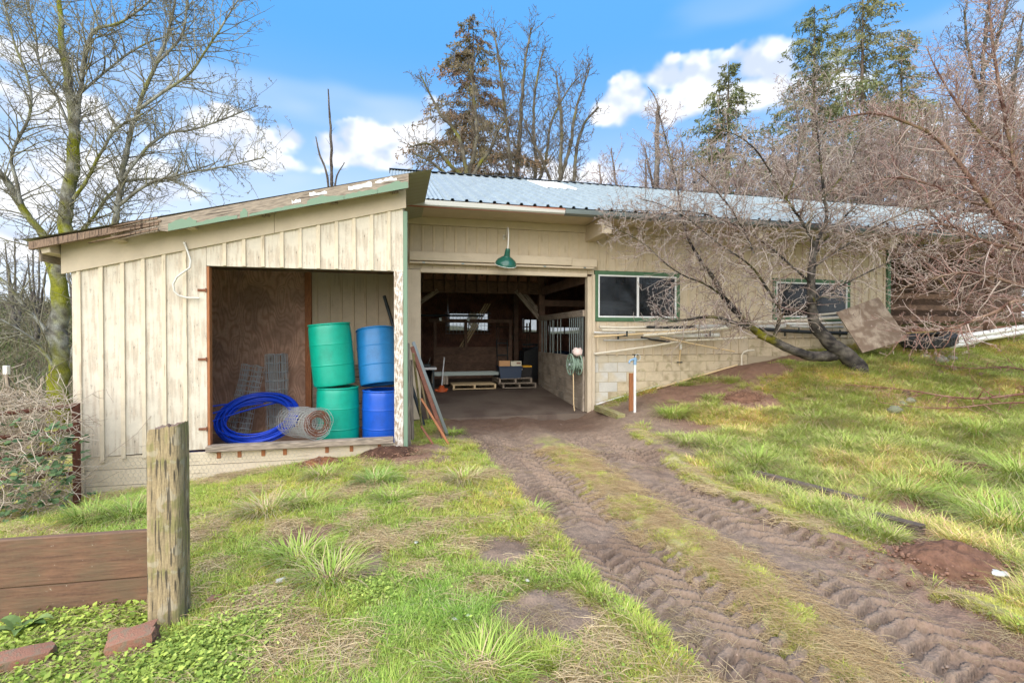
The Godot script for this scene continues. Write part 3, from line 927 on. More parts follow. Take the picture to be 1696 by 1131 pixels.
func build_barn() -> void:
	var b := thing("barn", "long tan board and batten barn with ribbed metal roof and open doorway", "barn", barn_frame)
	var tan: Material = mats.tan_paint
	var trim: Material = mats.tan_trim
	# front wall
	siding(b, -3.56, 0.05, level(2.80), level(3.60), 0.0, 0.2, -3.47, tan)
	siding(b, 0.05, 1.92, level(1.22), level(1.88), 0.0, 0.2, -3.47, tan, 0.03)
	siding(b, 0.05, 1.92, level(2.88), level(3.60), 0.0, 0.2, -3.47, tan)
	siding(b, 1.92, 3.55, level(1.22), level(3.60), 0.0, 0.2, -3.47, tan, 0.03)
	siding(b, 3.55, 4.15, level(1.55), level(3.60), 0.0, 0.2, -3.47, tan, 0.03)
	siding(b, 4.15, 6.18, level(1.55), level(1.92), 0.0, 0.2, -3.47, tan, 0.03)
	siding(b, 4.15, 6.18, level(2.84), level(3.60), 0.0, 0.2, -3.47, tan)
	siding(b, 6.18, 7.2, level(1.55), level(3.60), 0.0, 0.2, -3.47, tan, 0.03)
	boxpart("band_board", Vector3(1.82, 3.672, 0.012), Vector3(10.74, 0.138, 0.03), trim, b)
	boxpart("door_jamb", Vector3(-3.425, 1.44, 0.012), Vector3(0.25, 2.70, 0.05), trim, b)
	boxpart("door_jamb", Vector3(-0.055, 1.40, -0.03), Vector3(0.09, 2.70, 0.14), trim, b)
	boxpart("door_post", Vector3(0.022, 1.36, 0.01), Vector3(0.058, 2.86, 0.09), mats.tan_trim, b)
	boxpart("lintel", Vector3(-1.71, 2.775, 0.0), Vector3(3.20, 0.07, 0.09), trim, b)
	# sliding door track with its cover board
	boxpart("track_cover", Vector3(-1.98, 3.02, 0.075), Vector3(3.04, 0.16, 0.13), trim, b, 0.006)
	boxpart("track_cover", Vector3(-0.20, 3.00, 0.078), Vector3(0.515, 0.15, 0.125), trim, b, 0.006)
	boxpart("track_rail", Vector3(-1.75, 2.905, 0.085), Vector3(3.5, 0.035, 0.10), mats.tan_trim, b)
	for u in [-3.25, -2.55, -1.0, -0.2]:
		boxpart("track_bracket", Vector3(u, 2.905, 0.139), Vector3(0.05, 0.025, 0.006), mats.galvanised, b)
	# windows
	window(b, 0.055, 1.915, 1.885, 2.875, 0.0, mats.green_trim, mats.white_frame, mats.dusty_pane)
	window(b, 4.155, 6.175, 1.925, 2.835, 0.0, mats.green_trim, mats.white_frame, mats.dusty_pane)
	boxpart("corner_trim", Vector3(7.24, 2.5, 0.0), Vector3(0.09, 2.3, 0.09), mats.green_trim, b)
	# block foundation: each block its own piece in front of the mortar bed
	boxpart("mortar_bed", Vector3(1.81, 0.58, -0.095), Vector3(3.48, 1.26, 0.155), mats.mortar, b, 0.0)
	boxpart("mortar_bed", Vector3(5.40, 0.95, -0.10), Vector3(3.68, 1.18, 0.155), mats.mortar, b, 0.0)
	var top := 1.215
	var row := 0
	while top > 0.05:
		var hgt := 0.147 if row == 0 else 0.194
		var u := 0.06 - (0.2 if row % 2 else 0.0) - 0.1
		while u < 3.55:
			var a := maxf(u, 0.075)
			var e := minf(u + 0.395, 3.545)
			if e - a > 0.04 and top > land_b((a + e) / 2) - 0.05:
				var pale := a < 0.75 and row < 3 or a < 0.35
				boxpart("block", Vector3((a + e) / 2, top - hgt / 2, -0.03), Vector3(e - a - 0.006, hgt - 0.006, 0.04 + rng.randf_range(0, 0.003)), mats.block_grey if pale else mats.block, b, 0.006)
			u += 0.4
		top -= hgt
		row += 1
	var u2 := 3.56
	for k in 10:
		for r in 2:
			var a := maxf(u2 + k * 0.4 - r * 0.2, 3.56)
			var e := minf(u2 + k * 0.4 - r * 0.2 + 0.395, 7.2)
			if e - a > 0.05:
				boxpart("block", Vector3((a + e) / 2, 1.54 - 0.097 - r * 0.194, -0.03), Vector3(e - a - 0.009, 0.185, 0.04), mats.block, b, 0.006)
	# eaves: soffit, beams, gutter
	boxpart("soffit", Vector3(6.4, 3.752, 0.46), Vector3(20.5, 0.018, 0.94), trim, b, 0.0)
	for u in [-0.04, 3.22, 6.4, 9.6]:
		boxpart("roof_beam", Vector3(u, 3.585, 0.36), Vector3(0.19, 0.31, 0.92), trim, b, 0.008)
	for k in 7:
		var s := Shape.new()
		var prof := PackedVector2Array([Vector2(0.935, 3.70), Vector2(0.945, 3.675), Vector2(0.985, 3.668), Vector2(1.03, 3.70), Vector2(1.04, 3.775), Vector2(1.033, 3.775), Vector2(1.022, 3.705), Vector2(0.985, 3.678), Vector2(0.95, 3.685), Vector2(0.945, 3.78), Vector2(0.937, 3.78)])
		s.prism(prof, -3.85 + k * 2.95, -3.85 + k * 2.95 + 2.94, Transform3D(Basis(Vector3(0, 0, 1), Vector3.UP, Vector3(1, 0, 0)), Vector3(0, -0.004 * (k % 2), 0.0)), Vector2(k * 1.7, 0))
		part("gutter", s, mats.rusty_gutter if k == 0 else mats.galvanised, b)
	# roof: one sheet after another, ribs running up the slope
	var lower := Vector2(1.0, 3.80)
	var upper := Vector2(-4.6, 6.04)
	part("roof_panel", roof_sheet(-3.87, -2.95, 0.076, 0.02, 0.016, lower, upper), mats.zinc_roof, b)
	for k in 21:
		var u := -2.95 + k * 0.93
		if k == 3:      # the pale translucent sheet lies over the upper part here
			var mid := lower.lerp(upper, 0.62)
			part("roof_panel", roof_sheet(u, u + 0.93, 0.2325, 0.034, 0.034, lower, mid + Vector2(-0.1, 0.036)), mats.zinc_roof, b)
			part("roof_panel", roof_sheet(u, u + 0.93, 0.093, 0.02, 0.02, mid, upper), mats.clear_panel, b)
		else:
			part("roof_panel", roof_sheet(u, u + 0.93, 0.2325, 0.034, 0.034, lower + Vector2(rng.randf_range(-0.01, 0.01), 0.0), upper), mats.zinc_roof, b)
	for k in 5:
		part("roof_panel", roof_sheet(-3.87 + k * 4.1, -3.87 + (k + 1) * 4.1, 0.186, 0.03, 0.02, Vector2(-10.2, 3.80), upper), mats.zinc_roof, b)
	for k in 2:
		var ang := -atan2(2.24, 5.6) if k == 0 else atan2(2.24, 5.6)
		boxpart("ridge_cap", Vector3(6.4, 6.045, -4.6 + (0.1 if k == 0 else -0.1)), Vector3(20.6, 0.012, 0.22), mats.dark_steel, b, 0.0, Basis(Vector3.RIGHT, -ang * 0.9))
	var slope := atan2(2.24, 5.6)
	boxpart("roof_deck", Vector3(6.38, 4.855, -1.82), Vector3(20.4, 0.025, 6.0), mats.dark_wood, b, 0.0, Basis(Vector3.RIGHT, slope))
	boxpart("roof_deck", Vector3(6.38, 4.855, -7.38), Vector3(20.4, 0.025, 5.9), mats.dark_wood, b, 0.0, Basis(Vector3.RIGHT, -slope))
	for k in 17:
		boxpart("rafter", Vector3(-3.3 + k * 0.64, 4.83, -2.2), Vector3(0.045, 0.16, 4.6), mats.dark_wood, b, 0.0, Basis(Vector3.RIGHT, slope))
		boxpart("rafter", Vector3(-3.3 + k * 0.64, 4.74, -7.25), Vector3(0.045, 0.16, 5.2), mats.dark_wood, b, 0.0, Basis(Vector3.RIGHT, -slope))
	# end walls, partition and back wall
	for u in [-3.58, 7.24]:
		var s := Shape.new()
		s.prism(PackedVector2Array([Vector2(-0.03, -0.3), Vector2(-0.03, 4.15), Vector2(-4.6, 5.9), Vector2(-9.2, 4.1), Vector2(-9.2, -0.3)]), u - 0.03, u, Transform3D(Basis(Vector3(0, 0, 1), Vector3.UP, Vector3(1, 0, 0)), Vector3.ZERO))
		part("end_wall", s, mats.dark_wood, b)
	var holes: Array[Rect2] = [Rect2(-1.87, 1.74, 1.54, 0.73), Rect2(0.98, 1.69, 0.6, 0.58), Rect2(2.0, 1.62, 1.3, 0.36), Rect2(4.6, 1.62, 1.2, 0.5)]
	var cuts: Array[float] = [-3.56, -2.9, -1.87, -0.33, 0.2, 0.98, 1.58, 2.0, 3.3, 4.0, 4.6, 5.8, 7.2]
	for k in cuts.size() - 1:
		var lo := cuts[k]
		var hi := cuts[k + 1]
		var gap := Rect2()
		for q in holes:
			if absf(q.position.x - lo) < 0.01: gap = q
		if gap.size.x > 0.0:
			boxpart("back_board", Vector3((lo + hi) / 2, (gap.position.y - 0.3) / 2, -9.21), Vector3(hi - lo - 0.004, gap.position.y + 0.3, 0.03), mats.red_wood, b, 0.0)
			boxpart("back_board", Vector3((lo + hi) / 2, (gap.end.y + 4.1) / 2, -9.21), Vector3(hi - lo - 0.004, 4.1 - gap.end.y, 0.03), mats.red_wood, b, 0.0)
			window(b, lo, hi, gap.position.y, gap.end.y, -9.2, mats.dark_wood, mats.dark_wood, mats.milky_pane, 0.03, 0.02)
		else:
			boxpart("back_board", Vector3((lo + hi) / 2, 1.9, -9.21), Vector3(hi - lo - 0.004, 4.4, 0.03), mats.red_wood, b, 0.0)
	# wire guard over the back window
	var wires := Shape.new()
	for k in 13:
		wires.bar(Vector3(-1.95 + k * 0.13, 1.66, -9.12), Vector3(-1.95 + k * 0.13, 2.5, -9.12), 0.006, 4)
	for k in 6:
		wires.bar(Vector3(-1.97, 1.68 + k * 0.15, -9.115), Vector3(-0.27, 1.68 + k * 0.15, -9.115), 0.006, 4)
	part("wire_guard", wires, mats.wire_grey, b)
	# floor: a concrete slab that ramps up behind the threshold
	var fl := Shape.new()
	fl.prism(PackedVector2Array([Vector2(0.06, -0.2), Vector2(0.06, 0.095), Vector2(-3.3, 0.33), Vector2(-9.2, 0.33), Vector2(-9.2, -0.2)]), -3.55, 7.2, Transform3D(Basis(Vector3(0, 0, 1), Vector3.UP, Vector3(1, 0, 0)), Vector3.ZERO))
	# give the floor uv in plan
	for k in fl.v.size():
		fl.uv[k] = Vector2(fl.v[k].x, fl.v[k].z)
	part("floor_slab", fl, mats.slab, b)
	# loft beam with joist ends over the post line
	boxpart("loft_beam", Vector3(-1.7, 2.83, -3.36), Vector3(3.6, 0.30, 0.06), mats.dark_wood, b)
	for k in 13:
		var u := -3.35 + k * 0.27
		boxpart("loft_blocking", Vector3(u + 0.135, 3.13, -3.40), Vector3(0.225, 0.26, 0.03), mats.red_wood, b)
		boxpart("loft_joist", Vector3(u, 2.97, -3.30), Vector3(0.042, 0.54, 0.07), mats.dark_wood, b)
	boxpart("loft_floor", Vector3(-1.7, 3.29, -5.2), Vector3(3.7, 0.03, 3.8), mats.dark_wood, b, 0.0)
	for k in 9:
		boxpart("loft_joist", Vector3(-3.2 + k * 0.4, 3.19, -5.2), Vector3(0.05, 0.16, 3.7), mats.dark_wood, b, 0.0)
	boxpart("loft_beam", Vector3(-1.7, 3.08, -7.0), Vector3(3.7, 0.12, 0.1), mats.dark_wood, b)
	for p in [[-0.03, -3.34], [-3.3, -3.34], [-0.03, -6.2], [-3.3, -6.2], [3.4, -3.34], [3.4, -6.2]]:
		boxpart("post", Vector3(p[0], 1.75, p[1]), Vector3(0.15, 2.95, 0.15), mats.dark_wood, b, 0.008)
	for q in [[-0.69, 2.72, -0.06, 2.02, -3.33], [-0.50, 2.72, -0.06, 2.24, -3.46], [-2.76, 2.70, -3.25, 2.36, -3.33]]:
		var a := Vector3(q[0], q[1], q[4])
		var e := Vector3(q[2], q[3], q[4])
		boxpart("brace", (a + e) / 2, Vector3(a.distance_to(e) + 0.1, 0.11, 0.05), mats.grey_wood, b, 0.004, Basis(Vector3(0, 0, 1), atan2(e.y - a.y, e.x - a.x)))
	boxpart("tie_beam", Vector3(1.7, 2.45, -3.34), Vector3(3.3, 0.16, 0.06), mats.dark_wood, b)
	boxpart("tie_beam", Vector3(-0.03, 2.75, -1.65), Vector3(0.05, 0.2, 3.2), mats.dark_wood, b)
	# stall front by the door
	var ys: Array[float] = [0.05, 0.36, 0.66, 0.94, 1.19]
	for k in 4:
		boxpart("stall_plank", Vector3(-0.125, (ys[k] + ys[k + 1]) / 2, -1.66), Vector3(0.04, ys[k + 1] - ys[k] - 0.002, 3.12), mats.stall_board, b, 0.003)
	boxpart("stall_rail", Vector3(-0.12, 2.045, -1.66), Vector3(0.055, 0.13, 3.12), mats.grey_wood, b)
	var ws: Array[float] = [-0.16, -0.26, -0.36, -0.46, -0.57, -0.68, -0.80, -0.93, -1.52, -1.74, -2.02, -2.12, -2.30, -2.62, -2.74, -2.98]
	for w in ws:
		var s := Shape.new()
		s.bar(Vector3(-0.12, 1.17, w), Vector3(-0.12, 2.0, w), 0.011, 6)
		part("stall_bar", s, mats.galvanised, b)
	# back partition
	for k in 4:
		boxpart("partition_plank", Vector3(-1.5, 0.45 + k * 0.235, -5.5), Vector3(2.34, 0.23, 0.03), mats.dark_wood, b, 0.003)
	for u in [-2.62, -1.72, -0.36]:
		boxpart("partition_post", Vector3(u, 1.2, -5.53), Vector3(0.09, 1.8, 0.07), mats.dark_wood, b)
	boxpart("partition_rail", Vector3(-1.55, 2.04, -5.53), Vector3(2.5, 0.11, 0.08), mats.dark_wood, b)
	var pr := Shape.new()
	pr.bar(Vector3(-3.3, 2.19, -5.4), Vector3(-1.2, 2.19, -5.4), 0.03, 8)
	part("partition_track", pr, mats.dark_steel, b)
	for u in [-2.48, -1.66]:
		boxpart("hanger", Vector3(u, 2.08, -5.41), Vector3(0.07, 0.1, 0.02), mats.galvanised, b)
	# the open bay beyond the wall
	for u in [10.4, 13.6]:
		boxpart("bay_post", Vector3(u, 2.55, -0.05), Vector3(0.14, 2.5, 0.14), mats.dark_wood, b)
	boxpart("bay_header", Vector3(11.9, 3.55, -0.02), Vector3(9.2, 0.26, 0.06), mats.dark_wood, b)
	boxpart("bay_back_wall", Vector3(12.0, 2.6, -3.2), Vector3(9.4, 3.0, 0.04), mats.dark_wood, b, 0.0)
	for k in 4:
		boxpart("bay_rail", Vector3(11.0, 1.75 + 0.28 * k, -0.7), Vector3(7.2, 0.13, 0.04), mats.dark_wood, b)
	siding(b, 7.3, 8.1, level(1.5), level(3.5), -0.9, 0.2, -3.47, tan)
	for k in 5:
		boxpart("bay_board", Vector3(9.0 + k * 0.6, 1.58 + 0.06 * k, -0.3 - 0.06 * k), Vector3(3.4, 0.05, 0.16), mats.grey_wood if k % 2 else mats.red_wood, b, 0.004, Basis(Vector3(0, 0, 1), rng.randf_range(-0.05, 0.05)))

func land_b(u: float) -> float:
	var p := barn_frame * Vector3(u, 0, 0.05)
	return land(p.x, p.z)

func build_shed() -> void:
	var b := thing("storage_shed", "weathered cream lean-to shed with open front and rotting roof edge", "shed", barn_frame)
	var worn: Material = mats.worn_paint
	var W := 2.4
	var band := func(u: float) -> float: return 2.302 + 0.2543 * (u + 7.446)
	var under := func(u: float) -> float: return 3.47 + 0.25 * (u + 3.58)
	var foot := func(u: float) -> float: return 0.185 + 0.03 * (u + 7.3)
	# siding
	siding(b, -7.36, -5.97, foot, func(u): return band.call(u) + 0.03, W, 0.2165, -7.285, worn, 0.11)
	siding(b, -5.97, -3.64, level(2.448), func(u): return band.call(u) + 0.03, W, 0.2165, -7.285, worn)
	# band board that follows the slope
	var seams: Array[float] = [-7.446, -5.2, -3.60]
	for k in 2:
		var a := seams[k] + 0.002
		var e := seams[k + 1] - 0.002
		var s := Shape.new()
		s.prism(PackedVector2Array([Vector2(a, band.call(a)), Vector2(e, band.call(e)), Vector2(e, band.call(e) + 0.34), Vector2(a, band.call(a) + 0.34)]), W + 0.002, W + 0.03, Transform3D.IDENTITY, Vector2(k * 1.3, 0.4))
		for i in s.uv.size():
			s.uv[i] = Vector2(s.uv[i].y - 0.25 * s.uv[i].x, s.uv[i].x)
		part("band_board", s, mats.tan_trim, b)
	# rake board at the roof edge: sound part, peeling green paint, rotten end
	var Wr := 2.63
	var s1 := Shape.new()
	var edge := PackedVector2Array([Vector2(-6.28, under.call(-6.28)), Vector2(-3.575, under.call(-3.575)), Vector2(-3.575, under.call(-3.575) + 0.185), Vector2(-6.55, under.call(-6.55) + 0.165), Vector2(-6.40, under.call(-6.40) + 0.10), Vector2(-6.44, under.call(-6.44) + 0.05)])
	s1.prism(edge, Wr, Wr + 0.035)
	for i in s1.uv.size():
		s1.uv[i] = Vector2(s1.uv[i].y - 0.25 * s1.uv[i].x, s1.uv[i].x)
	part("rake_board", s1, mats.grey_wood, b)
	rng.seed = 77
	var flake_edges: Array[Vector3] = [Vector3(-6.27, -5.98, 0.12), Vector3(-5.98, -5.55, 0.055), Vector3(-5.52, -5.44, 0.10), Vector3(-5.42, -4.78, 0.045), Vector3(-4.78, -4.35, 0.095), Vector3(-4.36, -3.95, 0.075), Vector3(-3.96, -3.58, 0.12)]
	for q in flake_edges:
		var pts := PackedVector2Array()
		var steps := maxi(4, int((q.y - q.x) / 0.035))
		pts.append(Vector2(q.x, under.call(q.x) + 0.001)); pts.append(Vector2(q.y, under.call(q.y) + 0.001))
		for k in steps + 1:
			var u := lerpf(q.y, q.x, float(k) / steps)
			pts.append(Vector2(u, under.call(u) + q.z * rng.randf_range(0.72, 1.12) * (0.6 + 0.4 * sin(PI * (k + 0.5) / (steps + 1)))))
		var f := Shape.new()
		f.prism(pts, Wr + 0.035, Wr + 0.0385)
		part("paint_flake", f, mats.pale_green_trim, b)
	for q in [[-4.75, -4.55, 0.105, 0.15], [-4.30, -4.02, 0.10, 0.155], [-3.98, -3.72, 0.13, 0.165], [-4.95, -4.85, 0.06, 0.10]]:
		var pts := PackedVector2Array()
		for k in 9:
			var u: float = lerpf(q[0], q[1], k / 8.0)
			pts.append(Vector2(u, under.call(u) + q[2] + rng.randf_range(-0.008, 0.008)))
		for k in 9:
			var u: float = lerpf(q[1], q[0], k / 8.0)
			pts.append(Vector2(u - 0.004, under.call(u) + q[3] + rng.randf_range(-0.02, 0.015)))
		var f := Shape.new()
		f.prism(pts, Wr + 0.035, Wr + 0.0375)
		part("paint_flake", f, mats.white_frame, b)
	for k in 11:                                          # splinters of the rotten end
		var u0 := -6.30 - rng.randf() * 0.12
		var len := rng.randf_range(0.25, 0.72)
		var y0: float = under.call(u0) + 0.02 + 0.014 * k
		var s := Shape.new()
		s.prism(PackedVector2Array([Vector2(u0, y0), Vector2(u0, y0 + 0.022), Vector2(u0 - len * 0.6, y0 + 0.02 - len * 0.15 + rng.randf_range(-0.02, 0.0)), Vector2(u0 - len, y0 - len * 0.25 + rng.randf_range(-0.02, 0.012)), Vector2(u0 - len * 0.5, y0 - len * 0.13)]), Wr + rng.randf_range(-0.01, 0.02), Wr + 0.035 + rng.randf_range(-0.01, 0.015))
		part("splinter", s, mats.rotten_wood if k % 3 else mats.grey_wood, b)
	var s2 := Shape.new()                                 # roof deck edge, bare and split
	s2.prism(PackedVector2Array([Vector2(-7.62, under.call(-7.62) + 0.075), Vector2(-7.1, under.call(-7.1) + 0.085), Vector2(-6.9, under.call(-6.9) + 0.10), Vector2(-6.3, under.call(-6.3) + 0.11), Vector2(-6.3, under.call(-6.3) + 0.165), Vector2(-7.62, under.call(-7.62) + 0.16)]), Wr - 0.03, Wr + 0.02)
	part("deck_board", s2, mats.rotten_wood, b)
	# roof: deck and ribbed sheets
	var tilt := Basis(Vector3(0, 0, 1), atan(0.25))
	var mid_u := -5.6
	boxpart("roof_deck", Vector3(mid_u + 0.0, under.call(mid_u) + 0.145, 1.3), Vector3(4.12, 0.022, 2.68), mats.grey_wood, b, 0.0, tilt)
	for k in 4:
		var w0 := 2.66 - k * 0.68
		var s := Shape.new()
		var prof: Array[Vector2] = []
		for r in 4:
			var w := w0 - r * 0.17
			prof.append(Vector2(w, 0)); prof.append(Vector2(w - 0.11, 0)); prof.append(Vector2(w - 0.125, 0.018)); prof.append(Vector2(w - 0.155, 0.018))
		prof.append(Vector2(w0 - 0.68, 0))
		for i in prof.size() - 1:
			var a := prof[i]
			var e := prof[i + 1]
			var ua := -7.68
			var ub := -3.28
			s.quad(Vector3(ua, under.call(ua) + 0.19 + a.y, a.x), Vector3(ub, under.call(ub) + 0.19 + a.y, a.x), Vector3(ub, under.call(ub) + 0.19 + e.y, e.x), Vector3(ua, under.call(ua) + 0.19 + e.y, e.x), Vector3(-0.2425, 0.97, 0))
		part("roof_panel", s, mats.roof_underside, b)
	for u in [-7.5, -6.83, -6.1, -5.3, -4.5, -3.75]:
		var w1 := 2.60 if u < -6.0 else 2.5
		boxpart("purlin", Vector3(u, under.call(u) + 0.075, w1 * 0.5 + 0.05), Vector3(0.085, 0.11, w1 - 0.1), mats.tan_trim if u < -6.0 else mats.grey_wood, b, 0.004, tilt)
	boxpart("eave_board", Vector3(-7.57, under.call(-7.57) + 0.03, 1.3), Vector3(0.03, 0.15, 2.5), mats.grey_wood, b)
	# walls round the store
	boxpart("side_wall", Vector3(-7.345, 1.2, 1.19), Vector3(0.03, 2.6, 2.36), worn, b, 0.0)
	var sw := Shape.new()
	sw.prism(PackedVector2Array([Vector2(0.01, 0.0), Vector2(2.28, 0.0), Vector2(2.28, 3.3), Vector2(0.01, 3.3)]), -3.645, -3.62, Transform3D(Basis(Vector3(0, 0, 1), Vector3.UP, Vector3(1, 0, 0)), Vector3.ZERO))
	part("side_wall", sw, mats.tan_paint, b)
	for k in 2:
		var a := -7.32 + k * 1.04
		boxpart("plywood_panel", Vector3(a + 0.52, 1.35, 0.03), Vector3(1.035, 2.7, 0.018), mats.plywood, b, 0.0)
	boxpart("plywood_panel", Vector3(-7.32, 1.2, 1.2), Vector3(0.012, 2.5, 2.2), mats.plywood, b, 0.0)
	boxpart("stud", Vector3(-5.19, 1.6, 0.07), Vector3(0.10, 3.2, 0.09), mats.stained_stud, b)
	siding(b, -5.14, -3.66, level(-0.05), level(3.2), 0.04, 0.2, -5.06, mats.tan_paint)
	boxpart("base_board", Vector3(-4.4, 0.55, 0.085), Vector3(1.45, 1.1, 0.025), mats.grey_wood, b)
	boxpart("floor_board", Vector3(-5.48, -0.03, 1.2), Vector3(3.7, 0.05, 2.34), mats.plywood, b, 0.0)
	boxpart("header", Vector3(-4.85, 2.53, W - 0.08), Vector3(2.3, 0.16, 0.09), mats.grey_wood, b)
	boxpart("jamb", Vector3(-5.955, 1.34, W - 0.045), Vector3(0.03, 2.2, 0.09), mats.stained_stud, b)
	boxpart("ceiling_joist", Vector3(-5.5, 2.62, 1.1), Vector3(3.6, 0.12, 0.05), mats.dark_wood, b)
	# corner post with flaking paint, green trim strip
	boxpart("corner_post", Vector3(-3.70, 1.27, W - 0.05), Vector3(0.118, 2.36, 0.12), mats.flaky_post, b, 0.008)
	boxpart("corner_trim", Vector3(-3.612, 1.68, W - 0.02), Vector3(0.055, 3.12, 0.06), mats.pale_green_trim, b, 0.006)
	# sill and skirting with chicken wire
	boxpart("sill", Vector3(-4.87, 0.232, W + 0.015), Vector3(2.2, 0.075, 0.14), mats.grey_wood, b, 0.008)
	var rows: Array[float] = [0.19, 0.03, -0.16, -0.40]
	for k in 3:
		boxpart("skirt_board", Vector3(-5.52, (rows[k] + rows[k + 1]) / 2, W - 0.025), Vector3(3.55, rows[k] - rows[k + 1] - 0.006, 0.025), mats.batten_cream, b, 0.003)
	for u in [-5.85, -5.62, -5.35, -5.1, -4.6, -4.3, -3.95]:
		boxpart("stud_end", Vector3(u, 0.145, W - 0.009), Vector3(0.045, 0.09, 0.014), mats.stained_stud, b)
	boxpart("corner_board", Vector3(-7.30, -0.02, W + 0.0), Vector3(0.11, 0.42, 0.04), mats.tan_trim, b)
	var mesh := Shape.new()
	var zw := W - 0.008
	for r in 11:
		for c in 70:
			var x := -7.24 + c * 0.05
			var y := 0.17 - r * 0.045
			var o := 0.025 if r % 2 else 0.0
			mesh.bar(Vector3(x + o, y, zw), Vector3(x + o + 0.025, y - 0.022, zw), 0.0012, 3)
			mesh.bar(Vector3(x + o + 0.025, y - 0.022, zw), Vector3(x + o + 0.05, y, zw), 0.0012, 3)
			mesh.bar(Vector3(x + o + 0.025, y - 0.022, zw), Vector3(x + o + 0.025, y - 0.045, zw), 0.0012, 3)
	part("chicken_wire", mesh, mats.wire_bright, b).set_meta("kind", "stuff")
	# hinges left on the jamb
	for y in [2.15, 1.315, 0.47]:
		var h := Shape.new()
		h.box(Vector3(-6.02, y, W + 0.008), Vector3(0.09, 0.03, 0.008), 0.002)
		h.bar(Vector3(-5.975, y - 0.025, W + 0.012), Vector3(-5.975, y + 0.025, W + 0.012), 0.007, 6)
		part("hinge", h, mats.rust, b)

# ---------------------------------------------------------------- things in and round the shed
func drum(m: Material, where: Transform3D, label: String) -> void:
	var o := thing("plastic_drum", label, "drum", where, "drums stacked in the shed")
	var s := Shape.new()
	s.lathe(PackedVector2Array([Vector2(0.0, 0.045), Vector2(0.24, 0.045), Vector2(0.252, 0.04), Vector2(0.258, 0.012), Vector2(0.262, 0.003), Vector2(0.270, 0.0), Vector2(0.277, 0.004), Vector2(0.282, 0.018), Vector2(0.287, 0.06), Vector2(0.2895, 0.16), Vector2(0.291, 0.278), Vector2(0.291, 0.285), Vector2(0.296, 0.290), Vector2(0.298, 0.296), Vector2(0.296, 0.302), Vector2(0.291, 0.307), Vector2(0.292, 0.44), Vector2(0.291, 0.573), Vector2(0.296, 0.578), Vector2(0.298, 0.584), Vector2(0.296, 0.590), Vector2(0.291, 0.595), Vector2(0.2895, 0.70), Vector2(0.287, 0.80), Vector2(0.280, 0.845), Vector2(0.272, 0.855)]), 48)
	part("body", s, m, o)
	var r := Shape.new()
	r.lathe(PackedVector2Array([Vector2(0.270, 0.850), Vector2(0.286, 0.852), Vector2(0.291, 0.858), Vector2(0.291, 0.868), Vector2(0.285, 0.876), Vector2(0.270, 0.878), Vector2(0.262, 0.872), Vector2(0.260, 0.852), Vector2(0.0, 0.850)]), 48)
	part("rim", r, m, o)
	for k in 2:
		var b := Shape.new()
		b.lathe(PackedVector2Array([Vector2(0.035, 0.849), Vector2(0.035, 0.866), Vector2(0.03, 0.87), Vector2(0.0, 0.87)]), 12, Transform3D(Basis.IDENTITY, Vector3(0.19 - 0.38 * k, 0, 0)))
		part("bung", b, m, o)

func in_barn(u: float, y: float, w: float, turned := Basis.IDENTITY) -> Transform3D:
	return barn_frame * Transform3D(turned, Vector3(u, y, w))

# a flat strip or board between two points, its wide side turned to face
func strip(a: Vector3, b: Vector3, width: float, thick: float, face := Vector3(0, 0, 1)) -> Shape:
	var s := Shape.new()
	var d := (b - a)
	var y := d.normalized()
	var x := y.cross(face).normalized()
	var z := x.cross(y)
	s.box((a + b) / 2, Vector3(width, d.length(), thick), 0.002, Basis(x, y, z), Vector2(rng.randf() * 3, rng.randf() * 3))
	return s

func centred(s: Shape, origin: Vector3) -> Transform3D:
	for k in s.v.size():
		s.v[k] -= origin
	return Transform3D(Basis.IDENTITY, origin)

func one(called: String, s: Shape, m: Material, base: Vector3, label: String, category: String, group := "") -> MeshInstance3D:
	return single(called, s, m, centred(s, base), label, category, group)

func wire_roll(called: String, label: String, where: Transform3D, length: float, radius: float, layers: int, longs: int, rings: int, flat: float, m: Material, rusty: bool) -> void:
	var o := thing(called, label, "wire roll", where, "rolls of wire fencing in the shed")
	for l in layers:
		var s := Shape.new()
		var r := radius * (1.0 - 0.55 * l / maxf(1.0, layers - 0.0)) 
		for k in longs:
			var a := TAU * k / longs + l * 0.7
			var pts := PackedVector3Array()
			var rad := PackedFloat32Array()
			for q in 7:
				var t := q / 6.0
				var rr := r * (1.0 + 0.05 * sin(t * 9.0 + k + l))
				pts.append(Vector3(cos(a) * rr, t * length, sin(a) * rr * flat)); rad.append(0.003)
			s.tube(pts, rad, 3)
		for k in rings:
			var y := length * (k + 0.0) / (rings - 1)
			var pts := PackedVector3Array()
			var rad := PackedFloat32Array()
			for q in 23:
				var a := TAU * q / 22.0
				var rr := r * (1.0 + 0.05 * sin(y * 9.0 / length + a * longs / TAU + l)) + 0.004 * sin(q * 2.1 + k)
				pts.append(Vector3(cos(a) * rr, y + 0.012 * sin(q * 1.3 + k * 2.0), sin(a) * rr * flat)); rad.append(0.003)
			s.tube(pts, rad, 3)
		part("wire_layer", s, m, o)
	if rusty:
		var e := Shape.new()
		for k in 16:
			var pts := PackedVector3Array()
			var rad := PackedFloat32Array()
			for q in 25:
				var a := TAU * q / 24.0
				var rr := radius * (0.42 + 0.028 * k + 0.02 * sin(a * 2.0 + k))
				pts.append(Vector3(cos(a) * rr, length + 0.004 - rng.randf() * 0.03, sin(a) * rr * flat)); rad.append(0.0035)
			e.tube(pts, rad, 4)
		part("rusty_end", e, mats.rust, o)

